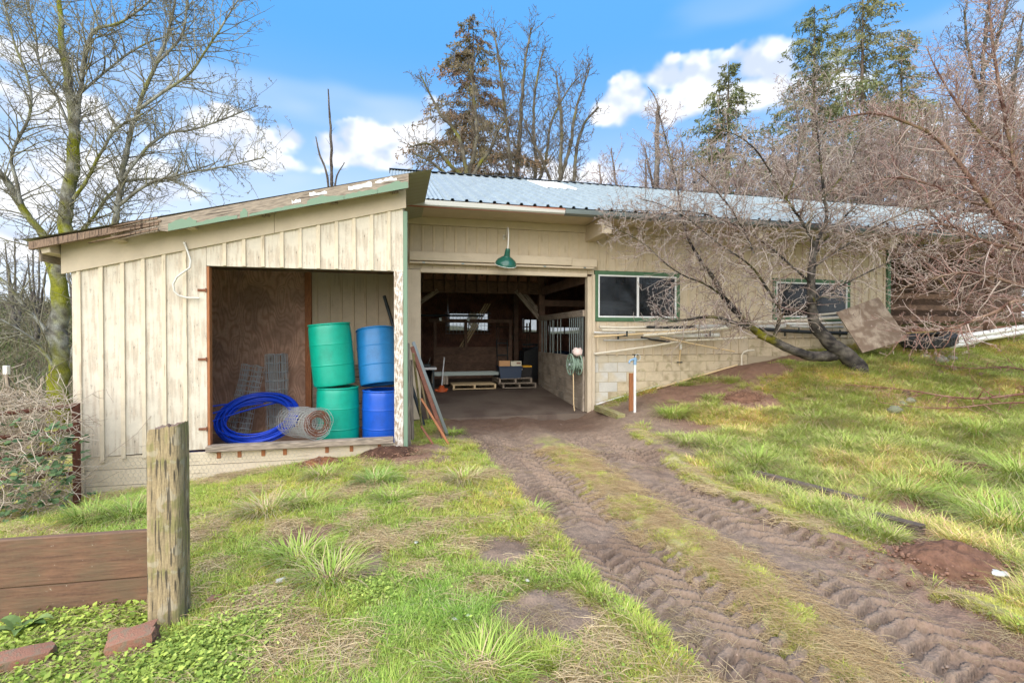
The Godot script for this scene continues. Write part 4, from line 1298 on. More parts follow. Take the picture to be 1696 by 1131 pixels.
func build_shed_store() -> void:
	rng.seed = 5
	var f := -0.005
	drum(mats.drum_green, in_barn(-4.55, f, 1.6), "green plastic drum on the shed floor, carrying the other green drum")
	var lean := Transform3D(Basis.IDENTITY, Vector3(-0.29, 0.0, 0)) * Transform3D(Basis(Vector3(0, 0, 1), deg_to_rad(5.0)), Vector3.ZERO) * Transform3D(Basis.IDENTITY, Vector3(0.27, 0.002, 0))
	drum(mats.drum_green, in_barn(-4.57, f + 0.879, 1.6) * lean, "green plastic drum leaning on top of the lower green drum")
	var low_ := Transform3D(Basis.IDENTITY.scaled(Vector3(1.0, 0.94, 1.0)), Vector3.ZERO)
	drum(mats.drum_blue, in_barn(-3.925, f, 1.62) * low_, "bright blue plastic drum on the shed floor beside the corner post")
	drum(mats.drum_blue_faded, in_barn(-3.955, f + 0.831, 1.5, Basis(Vector3(0, 0, 1), deg_to_rad(5.0)) * Basis(Vector3.RIGHT, deg_to_rad(-11.0))) * Transform3D(Basis.IDENTITY, Vector3(0.0, 0.045, 0.08)) * low_, "faded blue plastic drum tilted on top of the bright blue drum")
	# coil of blue pipe
	var coil := Shape.new()
	var tilt := Transform3D(Basis(Vector3.RIGHT, deg_to_rad(33.0)), Vector3(0, 0.40, 0))
	var pts := PackedVector3Array()
	var rad := PackedFloat32Array()
	var turns := 19
	for k in turns * 40 + 1:
		var t := k / 40.0
		var a := TAU * t + 2.4
		var r := 0.42 + 0.13 * (0.5 + 0.5 * sin(t * 2.3)) + 0.012 * sin(t * 7.0)
		var y := 0.005 * t + 0.025 * sin(t * 1.7)
		if t > 18.0:
			r += (t - 18.0) * (t - 18.0) * 0.06; y += 0.03 * (t - 18.0)
		pts.append(tilt * Vector3(cos(a) * r, y - 0.05, sin(a) * r)); rad.append(0.0125)
	coil.tube(pts, rad, 8, PackedColorArray(), true)
	var ends := Shape.new()
	for q in [[Vector3(-0.02, 0.58, -0.34), Vector3(-0.35, 0.60, -0.22), Vector3(-0.62, 0.52, 0.0), Vector3(-0.74, 0.40, 0.2)], [Vector3(0.15, 0.585, -0.36), Vector3(-0.25, 0.53, -0.26), Vector3(-0.52, 0.44, 0.1), Vector3(-0.70, 0.28, 0.32)], [Vector3(0.0, 0.6, -0.38), Vector3(-0.3, 0.63, -0.3), Vector3(-0.52, 0.60, -0.2), Vector3(-0.58, 0.585, -0.15)], [Vector3(0.05, 0.0, 0.42), Vector3(-0.3, 0.02, 0.42), Vector3(-0.55, 0.03, 0.40), Vector3(-0.72, 0.03, 0.36)]]:
		var cv := Curve3D.new()
		var big := Vector3(1.15, 0.95, 1.15)
		cv.add_point(q[0] * big, Vector3.ZERO, (q[1] - q[0]) * 0.6); cv.add_point(q[3] * big, (q[2] - q[3]) * 0.8)
		var line := cv.get_baked_points()
		var p2 := PackedVector3Array()
		var r2 := PackedFloat32Array()
		for k in 14:
			p2.append(cv.sample_baked(cv.get_baked_length() * k / 13.0)); r2.append(0.0125)
		ends.tube(p2, r2, 8, PackedColorArray(), true)
	var co := thing("pipe_coil", "loose coil of bright blue water pipe on the shed floor", "pipe coil", in_barn(-5.70, f + 0.015, 1.22))
	part("coil", coil, mats.coil_blue, co)
	part("loose_end", ends, mats.coil_blue, co)
	# wire rolls
	var lie := in_barn(-5.28, 0.22, 1.93, Basis(Vector3.UP, deg_to_rad(26.0)) * Basis(Vector3(0, 0, 1), deg_to_rad(-84.0)))
	var axis := Vector3(0.44, 0.07, 0.70).normalized()
	var cross_ := axis.cross(Vector3.UP).normalized()
	lie = barn_frame * Transform3D(Basis(cross_, axis, cross_.cross(axis)), Vector3(-5.16, 0.41, 1.68))
	wire_roll("wire_roll", "loose roll of wire fencing with rusty end lying on the shed sill", lie, 0.86, 0.20, 4, 14, 11, 1.0, mats.wire_bright, true)
	wire_roll("wire_roll", "flattened grey wire roll leaning on plywood behind the blue coil", in_barn(-6.16, f, 0.62, Basis(Vector3.RIGHT, deg_to_rad(-12.0)) * Basis(Vector3(0, 0, 1), deg_to_rad(-9.0))), 1.16, 0.17, 3, 9, 15, 0.45, mats.wire_grey, false)
	wire_roll("wire_roll", "upright grey wire roll standing against plywood beside the brown stud", in_barn(-5.62, f, 0.34, Basis(Vector3.RIGHT, deg_to_rad(-4.0)) * Basis(Vector3(0, 0, 1), deg_to_rad(2.0))), 1.30, 0.17, 4, 15, 10, 0.8, mats.wire_grey, false)
	# dark pipe leaning in the corner
	var s := Shape.new()
	var a := on_wall(636, 490, 0.35)
	var e := Vector3(-3.66, 0.02, 0.9)
	e = a + (on_wall(652, 532, 0.42) - a) * 4.2
	e.y = 0.0
	s.bar(Vector3.ZERO, a - e, 0.03, 10)
	single("steel_pipe", s, mats.dark_steel, in_barn(e.x, e.y, e.z), "dark steel pipe leaning in the shed behind the blue drums", "pipe")
	# bent cable on the shed front
	var path: Array[Vector2] = [Vector2(306, 403), Vector2(311, 416), Vector2(316, 432), Vector2(315, 443), Vector2(304, 451), Vector2(293, 459), Vector2(287, 470), Vector2(288, 482), Vector2(295, 489), Vector2(308, 493), Vector2(330, 494)]
	var cp := PackedVector3Array()
	var cr := PackedFloat32Array()
	for k in path.size():
		cp.append(on_wall(path[k].x, path[k].y, 2.445 + 0.05 * sin(PI * k / 10.0))); cr.append(0.012)
	var c := Shape.new()
	c.tube(cp, cr, 8, PackedColorArray(), true)
	c.box(cp[0], Vector3(0.03, 0.03, 0.03), 0.006)
	for k in c.v.size(): c.v[k] -= cp[0]
	single("electric_cable", c, mats.conduit, in_barn(cp[0].x, cp[0].y, cp[0].z), "looping grey cable hanging on the cream shed front", "cable")
	# strips and laths that lean on the shed corner
	var leaning := [
		[[741, 722], [684, 566, 7.25], 0.05, 0.012, "flashing", "metal_strip", "bright metal strip, foremost of those leaning at the shed corner"],
		[[735, 727], [682, 574, 7.2], 0.06, 0.015, "brown_strip", "metal_strip", "brown metal strip leaning right behind the bright one at the shed corner"],
		[[729, 716], [685, 590, 7.25], 0.035, 0.02, "brown_strip", "metal_strip", "narrow brown strip leaning between lath and wide brown strip"],
		[[743, 737], [697, 660, 7.0], 0.03, 0.015, "stained_stud", "wood_lath", "orange splintered lath nearest the grass at the shed corner"],
		[[709, 694], [686, 575, 7.3], 0.035, 0.015, "cane", "wood_lath", "pale wood lath leaning steeply beside the green mossy strip"],
		[[699, 712], [684, 585, 7.1], 0.035, 0.012, "mossy_strip", "metal_strip", "mossy green strip leaning beside the shed's green corner trim"],
		[[717, 737], [697, 706, 6.9], 0.03, 0.01, "rust", "metal_strip", "short rusty strip lying in the moss by the shed corner"]]
	for q in leaning:
		var foot := seen_ground(q[0][0], q[0][1])
		var top := at(q[1][0], q[1][1], q[1][2])
		one(q[5], strip(foot - (top - foot).normalized() * 0.02, top, q[2], q[3], Vector3(0.5, 0.3, 0.8)), mats[q[4]], foot, q[6], "strip", "strips leaning at the shed corner")
	for k in 2:
		var p := barn_frame * Vector3(-3.56 + k * 0.055, 0.05, 2.1 - k * 0.3)
		var t := barn_frame * Vector3(-3.575 + k * 0.05, 1.5 - k * 0.25, 2.05 - k * 0.3)
		one("fence_board", strip(p, t, 0.09, 0.02, barn_frame.basis * Vector3(1, 0, 0.4)), mats.grey_wood, p, ["grey board standing upright against the shed's right side", "shorter grey board standing behind the upright one at the shed side"][k], "board", "boards standing at the shed side")

func build_door_things() -> void:
	rng.seed = 6
	# lamp over the door
	var lamp := thing("barn_lamp", "green enamel barn lamp on a gooseneck above the doorway", "lamp", in_barn(-1.76, 3.44, 0.02))
	var neck := Shape.new()
	var np: Array[Vector3] = [Vector3(0, 0, 0), Vector3(0, 0.02, 0.06), Vector3(0.0, -0.03, 0.12), Vector3(-0.01, -0.03, 0.2), Vector3(-0.02, 0.05, 0.30), Vector3(-0.03, 0.09, 0.42), Vector3(-0.035, 0.07, 0.50), Vector3(-0.04, -0.02, 0.55), Vector3(-0.045, -0.16, 0.565), Vector3(-0.06, -0.33, 0.575)]
	var nr := PackedFloat32Array()
	for k in np.size(): nr.append(0.013)
	neck.tube(PackedVector3Array(np), nr, 8, PackedColorArray(), true)
	part("gooseneck", neck, mats.conduit, lamp)
	var plate := Shape.new()
	plate.box(Vector3(0, 0, 0.004), Vector3(0.05, 0.09, 0.012), 0.004)
	part("wall_plate", plate, mats.conduit, lamp)
	var tilt := Transform3D(Basis(Vector3.RIGHT, deg_to_rad(24.0)) * Basis(Vector3(0, 0, 1), deg_to_rad(-3.0)), Vector3(-0.06, -0.34, 0.575))
	var sh := Shape.new()
	sh.lathe(PackedVector2Array([Vector2(0.193, -0.26), Vector2(0.190, -0.245), Vector2(0.183, -0.215), Vector2(0.155, -0.175), Vector2(0.10, -0.135), Vector2(0.064, -0.115), Vector2(0.055, -0.10), Vector2(0.046, -0.02), Vector2(0.042, 0.02), Vector2(0.03, 0.03), Vector2(0.0, 0.03)]), 36, tilt)
	part("lamp_shade", sh, mats.lamp_green, lamp)
	var inn := Shape.new()
	inn.lathe(PackedVector2Array([Vector2(0.188, -0.258), Vector2(0.150, -0.185), Vector2(0.06, -0.13), Vector2(0.0, -0.128)]), 36, tilt)
	part("shade_lining", inn, mats.lamp_rim, lamp)
	var rim := Shape.new()
	var rp := PackedVector3Array()
	var rr := PackedFloat32Array()
	for k in 37:
		rp.append(tilt * Vector3(cos(TAU * k / 36) * 0.192, -0.262, sin(TAU * k / 36) * 0.192)); rr.append(0.005)
	rim.tube(rp, rr, 6)
	part("rim", rim, mats.lamp_rim, lamp)
	# hose reel on the stall wall
	var reel := thing("hose_reel", "pale green hose reel mounted on the stall wall beside the door post", "hose reel", in_barn(-0.16, 1.03, -0.16))
	for k in 2:
		var d := Shape.new()
		var tf := Transform3D(Basis(Vector3(0, 0, 1), PI / 2), Vector3(-0.05 - 0.17 * k, 0, 0))
		for ring in [[0.205, 0.016], [0.11, 0.01]]:
			var p := PackedVector3Array()
			var r := PackedFloat32Array()
			for q in 33:
				p.append(tf * Vector3(cos(TAU * q / 32) * ring[0], 0, sin(TAU * q / 32) * ring[0])); r.append(ring[1])
			d.tube(p, r, 6)
		for q in 6:
			var a := TAU * q / 6
			d.bar(tf * Vector3(cos(a) * 0.04, 0, sin(a) * 0.04), tf * Vector3(cos(a) * 0.2, 0, sin(a) * 0.2), 0.012, 5)
		d.lathe(PackedVector2Array([Vector2(0.0, -0.01), Vector2(0.05, -0.01), Vector2(0.05, 0.01), Vector2(0, 0.01)]), 12, tf)
		part("reel_disc", d, mats.hose_green, reel)
	var hub := Shape.new()
	hub.bar(Vector3(0.02, 0, 0), Vector3(-0.25, 0, 0), 0.025, 8)
	part("axle", hub, mats.wire_grey, reel)
	var hs := Shape.new()
	var hp := PackedVector3Array()
	var hr := PackedFloat32Array()
	for k in 161:
		var a := TAU * k / 20.0
		hp.append(Vector3(-0.07 - 0.13 * absf(fposmod(k / 50.0, 2.0) - 1.0), cos(a) * (0.10 + k * 0.0002), sin(a) * (0.10 + k * 0.0002))); hr.append(0.011)
	hs.tube(hp, hr, 6)
	part("hose", hs, mats.hose_green, reel)
	var hang := Shape.new()
	hang.tube(PackedVector3Array([Vector3(-0.2, -0.10, 0.1), Vector3(-0.2, -0.4, 0.12), Vector3(-0.19, -0.75, 0.10), Vector3(-0.17, -0.90, 0.10)]), PackedFloat32Array([0.012, 0.012, 0.012, 0.012]), 6)
	part("hanging_hose", hang, mats.cane, reel)
	var bag := Shape.new()
	bag.lathe(PackedVector2Array([Vector2(0.0, -0.07), Vector2(0.08, -0.065), Vector2(0.105, -0.02), Vector2(0.095, 0.04), Vector2(0.06, 0.085), Vector2(0.0, 0.10)]), 12)
	for k in bag.v.size():
		bag.v[k] += bag.v[k] * 0.18 * sin(bag.v[k].x * 60.0 + bag.v[k].y * 45.0)
	single("cloth_bundle", bag, mats.pink_cloth, in_barn(-0.25, 1.27, -0.12), "pale pink cloth bundle resting on top of the hose reel", "cloth")

# a pallet seen as three runners and its slats
func pallet(where: Transform3D, size: Vector3, m: Material, label: String) -> void:
	var o := thing("pallet", label, "pallet", where, "pallets on the barn floor")
	for k in 3:
		boxpart("runner", Vector3((k - 1) * (size.x / 2 - 0.03), size.y / 2, 0), Vector3(0.045, size.y - 0.04, size.z), m, o)
	for k in 6:
		boxpart("slat", Vector3(0, size.y - 0.01, lerpf(-size.z / 2 + 0.06, size.z / 2 - 0.06, k / 5.0)), Vector3(size.x, 0.02, 0.09), m, o)
	for k in 2:
		boxpart("slat", Vector3(0, 0.01, lerpf(-size.z / 2 + 0.06, size.z / 2 - 0.06, k)), Vector3(size.x, 0.019, 0.09), m, o)

func build_barn_store() -> void:
	rng.seed = 8
	var f := 0.315
	pallet(in_barn(-1.90, f, -3.0), Vector3(1.06, 0.12, 0.7), mats.cane, "tan wooden pallet under the metal channels on the barn floor")
	pallet(in_barn(-0.79, f, -3.0), Vector3(0.86, 0.12, 0.7), mats.grey_wood, "grey pallet on the barn floor under another grey pallet")
	pallet(in_barn(-0.92, f + 0.121, -2.95, Basis(Vector3.UP, 0.06)), Vector3(0.86, 0.13, 0.7), mats.grey_wood, "upper grey pallet carrying the navy tote")
	var tote := thing("storage_tote", "navy plastic tote with boxes on top, on the grey pallets", "tote", in_barn(-1.02, f + 0.252, -2.8))
	var s := Shape.new()
	s.prism(PackedVector2Array([Vector2(-0.25, 0), Vector2(0.25, 0), Vector2(0.285, 0.27), Vector2(-0.285, 0.27)]), -0.18, 0.18)
	part("body", s, mats.navy_tote, tote)
	boxpart("lip", Vector3(0, 0.275, 0), Vector3(0.60, 0.03, 0.40), mats.navy_tote, tote, 0.006)
	var t2 := Shape.new()
	t2.prism(PackedVector2Array([Vector2(-0.16, 0), Vector2(0.16, 0), Vector2(0.19, 0.24), Vector2(-0.19, 0.24)]), -0.15, 0.15)
	var crate := thing("tool_case", "black tool case with yellow lid beside the navy tote", "tool case", in_barn(-0.60, f + 0.252, -3.0))
	part("body", t2, mats.black_void, crate)
	boxpart("lid", Vector3(0, 0.265, 0), Vector3(0.36, 0.04, 0.3), mats.yellow_lid, crate, 0.008)
	boxpart("latch", Vector3(-0.1, 0.2, 0.155), Vector3(0.05, 0.04, 0.02), mats.white_plastic, crate)
	for k in 2:
		var o := thing("cardboard_box", ["brown cardboard box on the navy tote", "pale cream box beside the brown box on the navy tote"][k], "box", in_barn(-1.16 + 0.29 * k, f + 0.543, -2.78))
		boxpart("carton", Vector3(0, 0.065 - 0.008 * k, 0), Vector3(0.27, 0.13 - 0.016 * k, 0.2), [mats.cardboard, mats.pale_card][k], o, 0.003)
		boxpart("flap", Vector3(0, 0.133 - 0.016 * k, 0.05), Vector3(0.272, 0.004, 0.098), [mats.cardboard, mats.pale_card][k], o, 0.0)
		if k == 1:
			boxpart("label", Vector3(0.06, 0.07, 0.1015), Vector3(0.1, 0.04, 0.003), mats.red_wood, o, 0.0)
	var ch := thing("metal_channel", "long galvanised metal channels stacked across the barn floor", "channel", in_barn(-2.07, f + 0.33, -2.85))
	for k in 2:
		var c := Shape.new()
		c.prism(PackedVector2Array([Vector2(0.0, 0), Vector2(0.14, 0), Vector2(0.14, 0.075), Vector2(0.135, 0.075), Vector2(0.135, 0.006), Vector2(0.006, 0.006), Vector2(0.006, 0.075), Vector2(0, 0.075)]), -0.8, 0.78, Transform3D(Basis(Vector3(0, 0, 1), Vector3.UP, Vector3(1, 0, 0)), Vector3(-0.02 * k, 0.0, -0.03 - 0.2 * k)))
		part("channel", c, mats.galvanised, ch)
	boxpart("end_plate", Vector3(-0.83, -0.05, 0.05), Vector3(0.02, 0.24, 0.22), mats.pale_card, ch)
	boxpart("support_block", Vector3(-0.52, -0.105, 0.0), Vector3(0.13, 0.205, 0.2), mats.grey_wood, ch)
	var jack := thing("floor_jack", "orange floor jack on the barn floor with a white handle", "jack", in_barn(-2.69, f - 0.025, -2.62))
	var j := Shape.new()
	j.lathe(PackedVector2Array([Vector2(0.13, 0.0), Vector2(0.12, 0.05), Vector2(0.07, 0.09), Vector2(0.05, 0.14), Vector2(0.0, 0.15)]), 10)
	part("body", j, mats.orange_paint, jack)
	for k in 2:
		var l := Shape.new()
		l.bar(Vector3(-0.16 + 0.0 * k, 0.03, -0.06 + 0.12 * k), Vector3(0.14, 0.05, -0.06 + 0.12 * k), 0.022, 6)
		part("leg", l, mats.orange_paint, jack)
	var h := Shape.new()
	h.bar(Vector3(0.0, 0.12, 0.0), Vector3(0.07, 0.80, -0.1), 0.014, 8)
	part("handle", h, mats.white_frame, jack)
	var bench := thing("work_bench", "small bench with pale top just inside the left door jamb", "bench", in_barn(-3.14, f - 0.03, -2.6))
	boxpart("bench_top", Vector3(0.02, 0.56, 0), Vector3(0.58, 0.05, 0.5), mats.white_frame, bench)
	for k in 4:
		boxpart("leg", Vector3(-0.22 + 0.46 * (k % 2), 0.267, -0.2 + 0.4 * (k / 2)), Vector3(0.04, 0.535, 0.04), mats.dark_steel, bench)
	var vise := thing("bench_tool", "dark tool with upright lever on the pale bench", "tool", in_barn(-3.05, f + 0.555, -2.6))
	boxpart("body", Vector3(0, 0.04, 0), Vector3(0.2, 0.07, 0.12), mats.dark_steel, vise, 0.015)
	var lv := Shape.new()
	lv.bar(Vector3(0.03, 0.05, 0), Vector3(0.1, 0.22, 0), 0.007, 6)
	part("lever", lv, mats.galvanised, vise)
	for k in 3:
		var a := Vector3(-1.84 + 0.05 * k, 1.21, -5.95 + 0.05 * k)
		var top := on_wall(804 + 4 * k, 503, -6.05)
		var low := top + (on_wall(760 + 4 * k, 577, -5.95) - top) * 1.6
		low.y = maxf(low.y, 0.35)
		one("leaning_lath", strip(barn_frame * low, barn_frame * top, 0.035, 0.03), mats.cane, barn_frame * low, ["pale lath leaning in the barn, leftmost of three", "pale lath leaning in the barn, middle of three", "pale lath leaning in the barn, rightmost of three"][k], "lath", "laths leaning in the barn")
	# shelving and stored goods in the dark at the back
	var shelf := thing("storage_rack", "dark storage rack with jumbled tools at the back of the barn", "rack", in_barn(-0.05, 0.33, -6.9))
	for k in 4:
		boxpart("shelf", Vector3(0.1, 0.3 + k * 0.42, 0), Vector3(1.1, 0.03, 0.4), mats.dark_wood, shelf)
	for k in 4:
		boxpart("upright", Vector3(-0.42 + 1.04 * (k % 2), 0.85, -0.17 + 0.34 * (k / 2)), Vector3(0.04, 1.7, 0.04), mats.dark_wood, shelf)
	for k in 5:
		boxpart("stored_box", Vector3(-0.25 + 0.19 * k, 0.39 + 0.42 * (k % 3), 0.05), Vector3(0.16, 0.14, 0.2), [mats.navy_tote, mats.dark_steel, mats.grey_wood][k % 3], shelf)

func build_barn_machines() -> void:
	rng.seed = 12
	# a hand truck and a covered machine stand in the dark behind the post
	var m := thing("covered_machine", "dark covered machine standing at the back of the barn", "machine", in_barn(0.35, 0.33, -5.4))
	var s := Shape.new()
	s.prism(PackedVector2Array([Vector2(-0.45, 0.0), Vector2(0.45, 0.0), Vector2(0.42, 0.7), Vector2(0.15, 0.95), Vector2(-0.38, 0.8)]), -0.3, 0.3)
	part("cover", s, mats.black_pipe, m)
	boxpart("frame", Vector3(-0.1, 1.0, 0.0), Vector3(0.5, 0.05, 0.05), mats.dark_steel, m)
	boxpart("upright", Vector3(0.25, 1.05, 0.0), Vector3(0.04, 0.7, 0.04), mats.galvanised, m)
	var t := thing("hand_truck", "dark hand truck leaning on the back partition", "hand truck", in_barn(-0.65, 0.33, -5.25, Basis(Vector3.RIGHT, -0.12)))
	for k in 2:
		var r := Shape.new()
		r.bar(Vector3(-0.16 + 0.32 * k, 0.05, 0), Vector3(-0.16 + 0.32 * k, 1.15, 0), 0.016, 8)
		part("rail", r, mats.dark_steel, t)
		var w := Shape.new()
		w.lathe(PackedVector2Array([Vector2(0.0, -0.03), Vector2(0.11, -0.03), Vector2(0.125, 0.0), Vector2(0.11, 0.03), Vector2(0, 0.03)]), 18, Transform3D(Basis(Vector3(0, 0, 1), PI / 2), Vector3(-0.22 + 0.44 * k, 0.125, -0.05)))
		part("wheel", w, mats.rubber, t)
	for k in 3:
		boxpart("crossbar", Vector3(0, 0.35 + 0.35 * k, 0), Vector3(0.32, 0.03, 0.03), mats.dark_steel, t)
	boxpart("toe_plate", Vector3(0, 0.03, 0.12), Vector3(0.4, 0.01, 0.22), mats.dark_steel, t)
	for k in 2:
		var c := thing("feed_bin", ["dark lidded bin beside the covered machine", "rusty barrel behind the hose reel stall"][k], "bin", in_barn(0.95 + 0.5 * k, 0.33, -4.6 - 0.5 * k))
		var b := Shape.new()
		b.lathe(PackedVector2Array([Vector2(0, 0), Vector2(0.24, 0.0), Vector2(0.26, 0.04), Vector2(0.27, 0.74), Vector2(0.285, 0.76), Vector2(0.28, 0.80), Vector2(0.0, 0.84)]), 24)
		part("body", b, [mats.navy_tote, mats.rusty_pipe][k], c)

func pipe(a: Vector2, b: Vector2, wa: float, wb: float, dia_px: float, m: Material, label: String, called := "plastic_pipe", category := "pipe") -> void:
	var p := barn_frame * on_wall(a.x, a.y, wa)
	var q := barn_frame * on_wall(b.x, b.y, wb)
	var r := dia_px * 0.5 * p.distance_to(Vector3(0, EYE, 0)) / 860.0
	var s := Shape.new()
	var pts := PackedVector3Array()
	var rad := PackedFloat32Array()
	for k in 7:
		pts.append(p.lerp(q, k / 6.0) - Vector3(0, 0.012 * sin(PI * k / 6.0), 0)); rad.append(r)
	s.tube(pts, rad, 10, PackedColorArray(), true)
	one(called, s, m, p, label, category, "pipes stored along the barn wall")

func build_pipes() -> void:
	var L := [
		[993, 541.5, 1074, 541.5, 0.16, 0.14, 4.4, "pvc", "cream pipe topmost in the stack, ending at the black pipe"],
		[1072, 541.5, 1153, 541.0, 0.22, 0.2, 5.0, "black_pipe", "black pipe topmost in the stack under the first window"],
		[1150, 541.5, 1209, 538.5, 0.22, 0.24, 7.5, "pvc_grey", "thick grey pipe end to the right of the black pipe"],
		[997, 546.5, 1154, 545.5, 0.24, 0.22, 4.2, "pvc", "long cream pipe just below the topmost pipe"],
		[984, 550.5, 1052, 550.0, 0.12, 0.12, 3.6, "pvc_white", "short white pipe reaching the door post in the stack"],
		[984, 557.5, 1154, 545.0, 0.3, 0.27, 3.4, "cane", "thin cane-coloured pipe slanting up from the door post"],
		[1066, 555.5, 1209, 542.5, 0.36, 0.30, 5.2, "pvc", "cream pipe slanting up to the right across the stack"],
		[1100, 554.5, 1191, 555.0, 0.2, 0.2, 7.6, "pvc_white", "thick white pipe in the middle of the stack"],
		[1000, 563.5, 1092, 560.0, 0.13, 0.13, 3.0, "pvc_grey", "thin grey pipe lowest of the level pipes near the door"],
		[984, 586.0, 1126, 565.5, 0.16, 0.22, 3.6, "pvc", "long cream pipe sloping down to the door post below the stack"],
		[1094, 557.5, 1217, 582.0, 0.34, 0.30, 2.6, "cane", "thin cane slanting down to the right below the stack"],
		[1136, 563.5, 1236, 559.0, 0.25, 0.22, 3.6, "pvc", "cream pipe under the thick white pipe, reaching the mossy limb"],
		[1062, 558.5, 1110, 566.0, 0.12, 0.16, 3.4, "black_pipe", "short black pipe under the slanting cream pipe"],
		[1238, 534.0, 1392, 526.0, 0.22, 0.2, 4.6, "pvc", "cream pipe under the second window, topmost behind the tree"],
		[1240, 541.0, 1300, 540.0, 0.3, 0.3, 7.0, "pvc_grey", "thick grey pipe end left of the leaning trunk"],
		[1300, 536.0, 1394, 534.5, 0.27, 0.25, 4.0, "pvc_white", "white pipe second from the top behind the tree"],
		[1258, 545.0, 1402, 552.0, 0.34, 0.25, 6.0, "black_pipe", "thick black pipe lowest under the second window"],
		[1310, 540.0, 1396, 541.5, 0.32, 0.3, 4.0, "pvc_grey", "grey pipe just above the thick black pipe behind the tree"],
		[1340, 521.5, 1390, 518.0, 0.12, 0.1, 3.4, "pvc", "short cream pipe touching the second window's sill"]]
	for q in L:
		pipe(Vector2(q[0], q[1]), Vector2(q[2], q[3]), q[4], q[5], q[6], mats[q[7]], q[8])
	# brackets that carry the pipes
	for u in [0.55, 2.35, 4.45, 5.9]:
		var o := thing("pipe_bracket", "dark bracket on the barn wall under the pipes at " + {0.55: "the first window", 2.35: "the plain siding", 4.45: "the second window", 5.9: "the leaning board"}[u], "bracket", in_barn(u, 1.62 if u < 4.0 else 1.70, 0.0), "pipe brackets on the barn wall")
		boxpart("arm", Vector3(0, -0.02, 0.22), Vector3(0.03, 0.03, 0.40), mats.dark_steel, o)
		boxpart("wall_plate", Vector3(0, -0.04, 0.026), Vector3(0.04, 0.14, 0.012), mats.dark_steel, o)
		boxpart("lip", Vector3(0, 0.03, 0.41), Vector3(0.03, 0.08, 0.02), mats.dark_steel, o)
	# conduit lying along the foot of the wall
	for k in 2:
		var s := Shape.new()
		var pts := PackedVector3Array()
		var rad := PackedFloat32Array()
		for i in 9:
			var p := seen_ground(lerpf(988.0 + 100 * k, 1232.0 - 10 * k, i / 8.0), lerpf(673.0 - 27 * k, 598.0 + 9 * k, i / 8.0))
			p.y += 0.03
			pts.append(p); rad.append(0.014 + 0.004 * k)
		s.tube(pts, rad, 8, PackedColorArray(), true)
		one("conduit", s, [mats.pvc_white, mats.cane][k], pts[0], ["thin white conduit lying along the foot of the block wall", "cane-coloured rod lying beside the white conduit on the soil"][k], "conduit")
	# standpipe with tap and its stake
	var g := seen_ground(1052, 684)
	var tap := thing("water_standpipe", "white standpipe with a blue tap in front of the block wall", "tap", Transform3D(barn_frame.basis, g))
	var hgt := at(1052, 590, -g.z).y - g.y
	var s := Shape.new()
	s.bar(Vector3(0, -0.05, 0), Vector3(0, hgt - 0.13, 0), 0.024, 10)
	part("riser", s, mats.pvc_white, tap)
	var t := Shape.new()
	t.bar(Vector3(0, hgt - 0.15, 0), Vector3(0, hgt - 0.02, 0), 0.028, 10)
	t.tube(PackedVector3Array([Vector3(0.03, hgt - 0.06, 0), Vector3(-0.06, hgt - 0.06, 0.01), Vector3(-0.1, hgt - 0.075, 0.01), Vector3(-0.12, hgt - 0.12, 0.012)]), PackedFloat32Array([0.022, 0.022, 0.02, 0.018]), 8, PackedColorArray(), true)
	part("spout", t, mats.faucet_blue, tap)
	var hd := Shape.new()
	hd.bar(Vector3(0, hgt - 0.03, 0), Vector3(0, hgt + 0.03, 0), 0.01, 6)
	hd.bar(Vector3(-0.05, hgt + 0.03, 0), Vector3(0.05, hgt + 0.02, 0), 0.011, 6)
	part("handle", hd, mats.dark_steel, tap)
	var wr := Shape.new()
	var wp := PackedVector3Array()
	var wrad := PackedFloat32Array()
	for k in 17:
		wp.append(Vector3(0.05 + cos(TAU * k / 16) * 0.05, hgt - 0.02 + sin(TAU * k / 16) * 0.06, 0.01)); wrad.append(0.004)
	wr.tube(wp, wrad, 5)
	part("wire_loop", wr, mats.wire_grey, tap)
	var st := seen_ground(1047, 680)
	one("wood_stake", strip(st - Vector3(0, 0.06, 0), st + Vector3(0.0, at(1047, 618, -st.z).y - st.y, 0), 0.10, 0.04, barn_frame.basis.z), mats.stained_stud, st, "red-brown wooden stake beside the white standpipe", "stake")
	# hoe leaning on the wall
	var foot := seen_ground(1123, 634)
	var hoe := thing("garden_hoe", "old hoe with pale handle leaning on the block wall", "hoe", Transform3D(Basis.IDENTITY, foot))
	var top := barn_frame * on_wall(1128, 572, 0.06)
	var hs := Shape.new()
	hs.bar(Vector3(0, 0, 0), top - foot, 0.017, 8)
	part("handle", hs, mats.cane, hoe)
	boxpart("grip", (top - foot) * 0.96, Vector3(0.045, 0.11, 0.04), mats.pvc_white, hoe, 0.008)
	boxpart("blade", (top - foot) * 0.55 + Vector3(0, 0, 0.01), Vector3(0.12, 0.02, 0.03), mats.dark_steel, hoe)
	# bent white riser at the end of the block wall
	var e := Shape.new()
	var p0 := barn_frame * on_wall(1229, 603, 0.1)
	e.tube(PackedVector3Array([p0 - Vector3(0, 0.1, 0), p0 + Vector3(0, 0.18, 0), p0 + Vector3(0.04, 0.25, 0), p0 + Vector3(0.12, 0.28, 0), p0 + Vector3(0.3, 0.29, -0.08)]), PackedFloat32Array([0.018, 0.018, 0.018, 0.018, 0.018]), 8, PackedColorArray(), true)
	one("bent_riser", e, mats.pvc, p0, "bent cream riser pipe rising from soil at the block wall's end", "pipe")

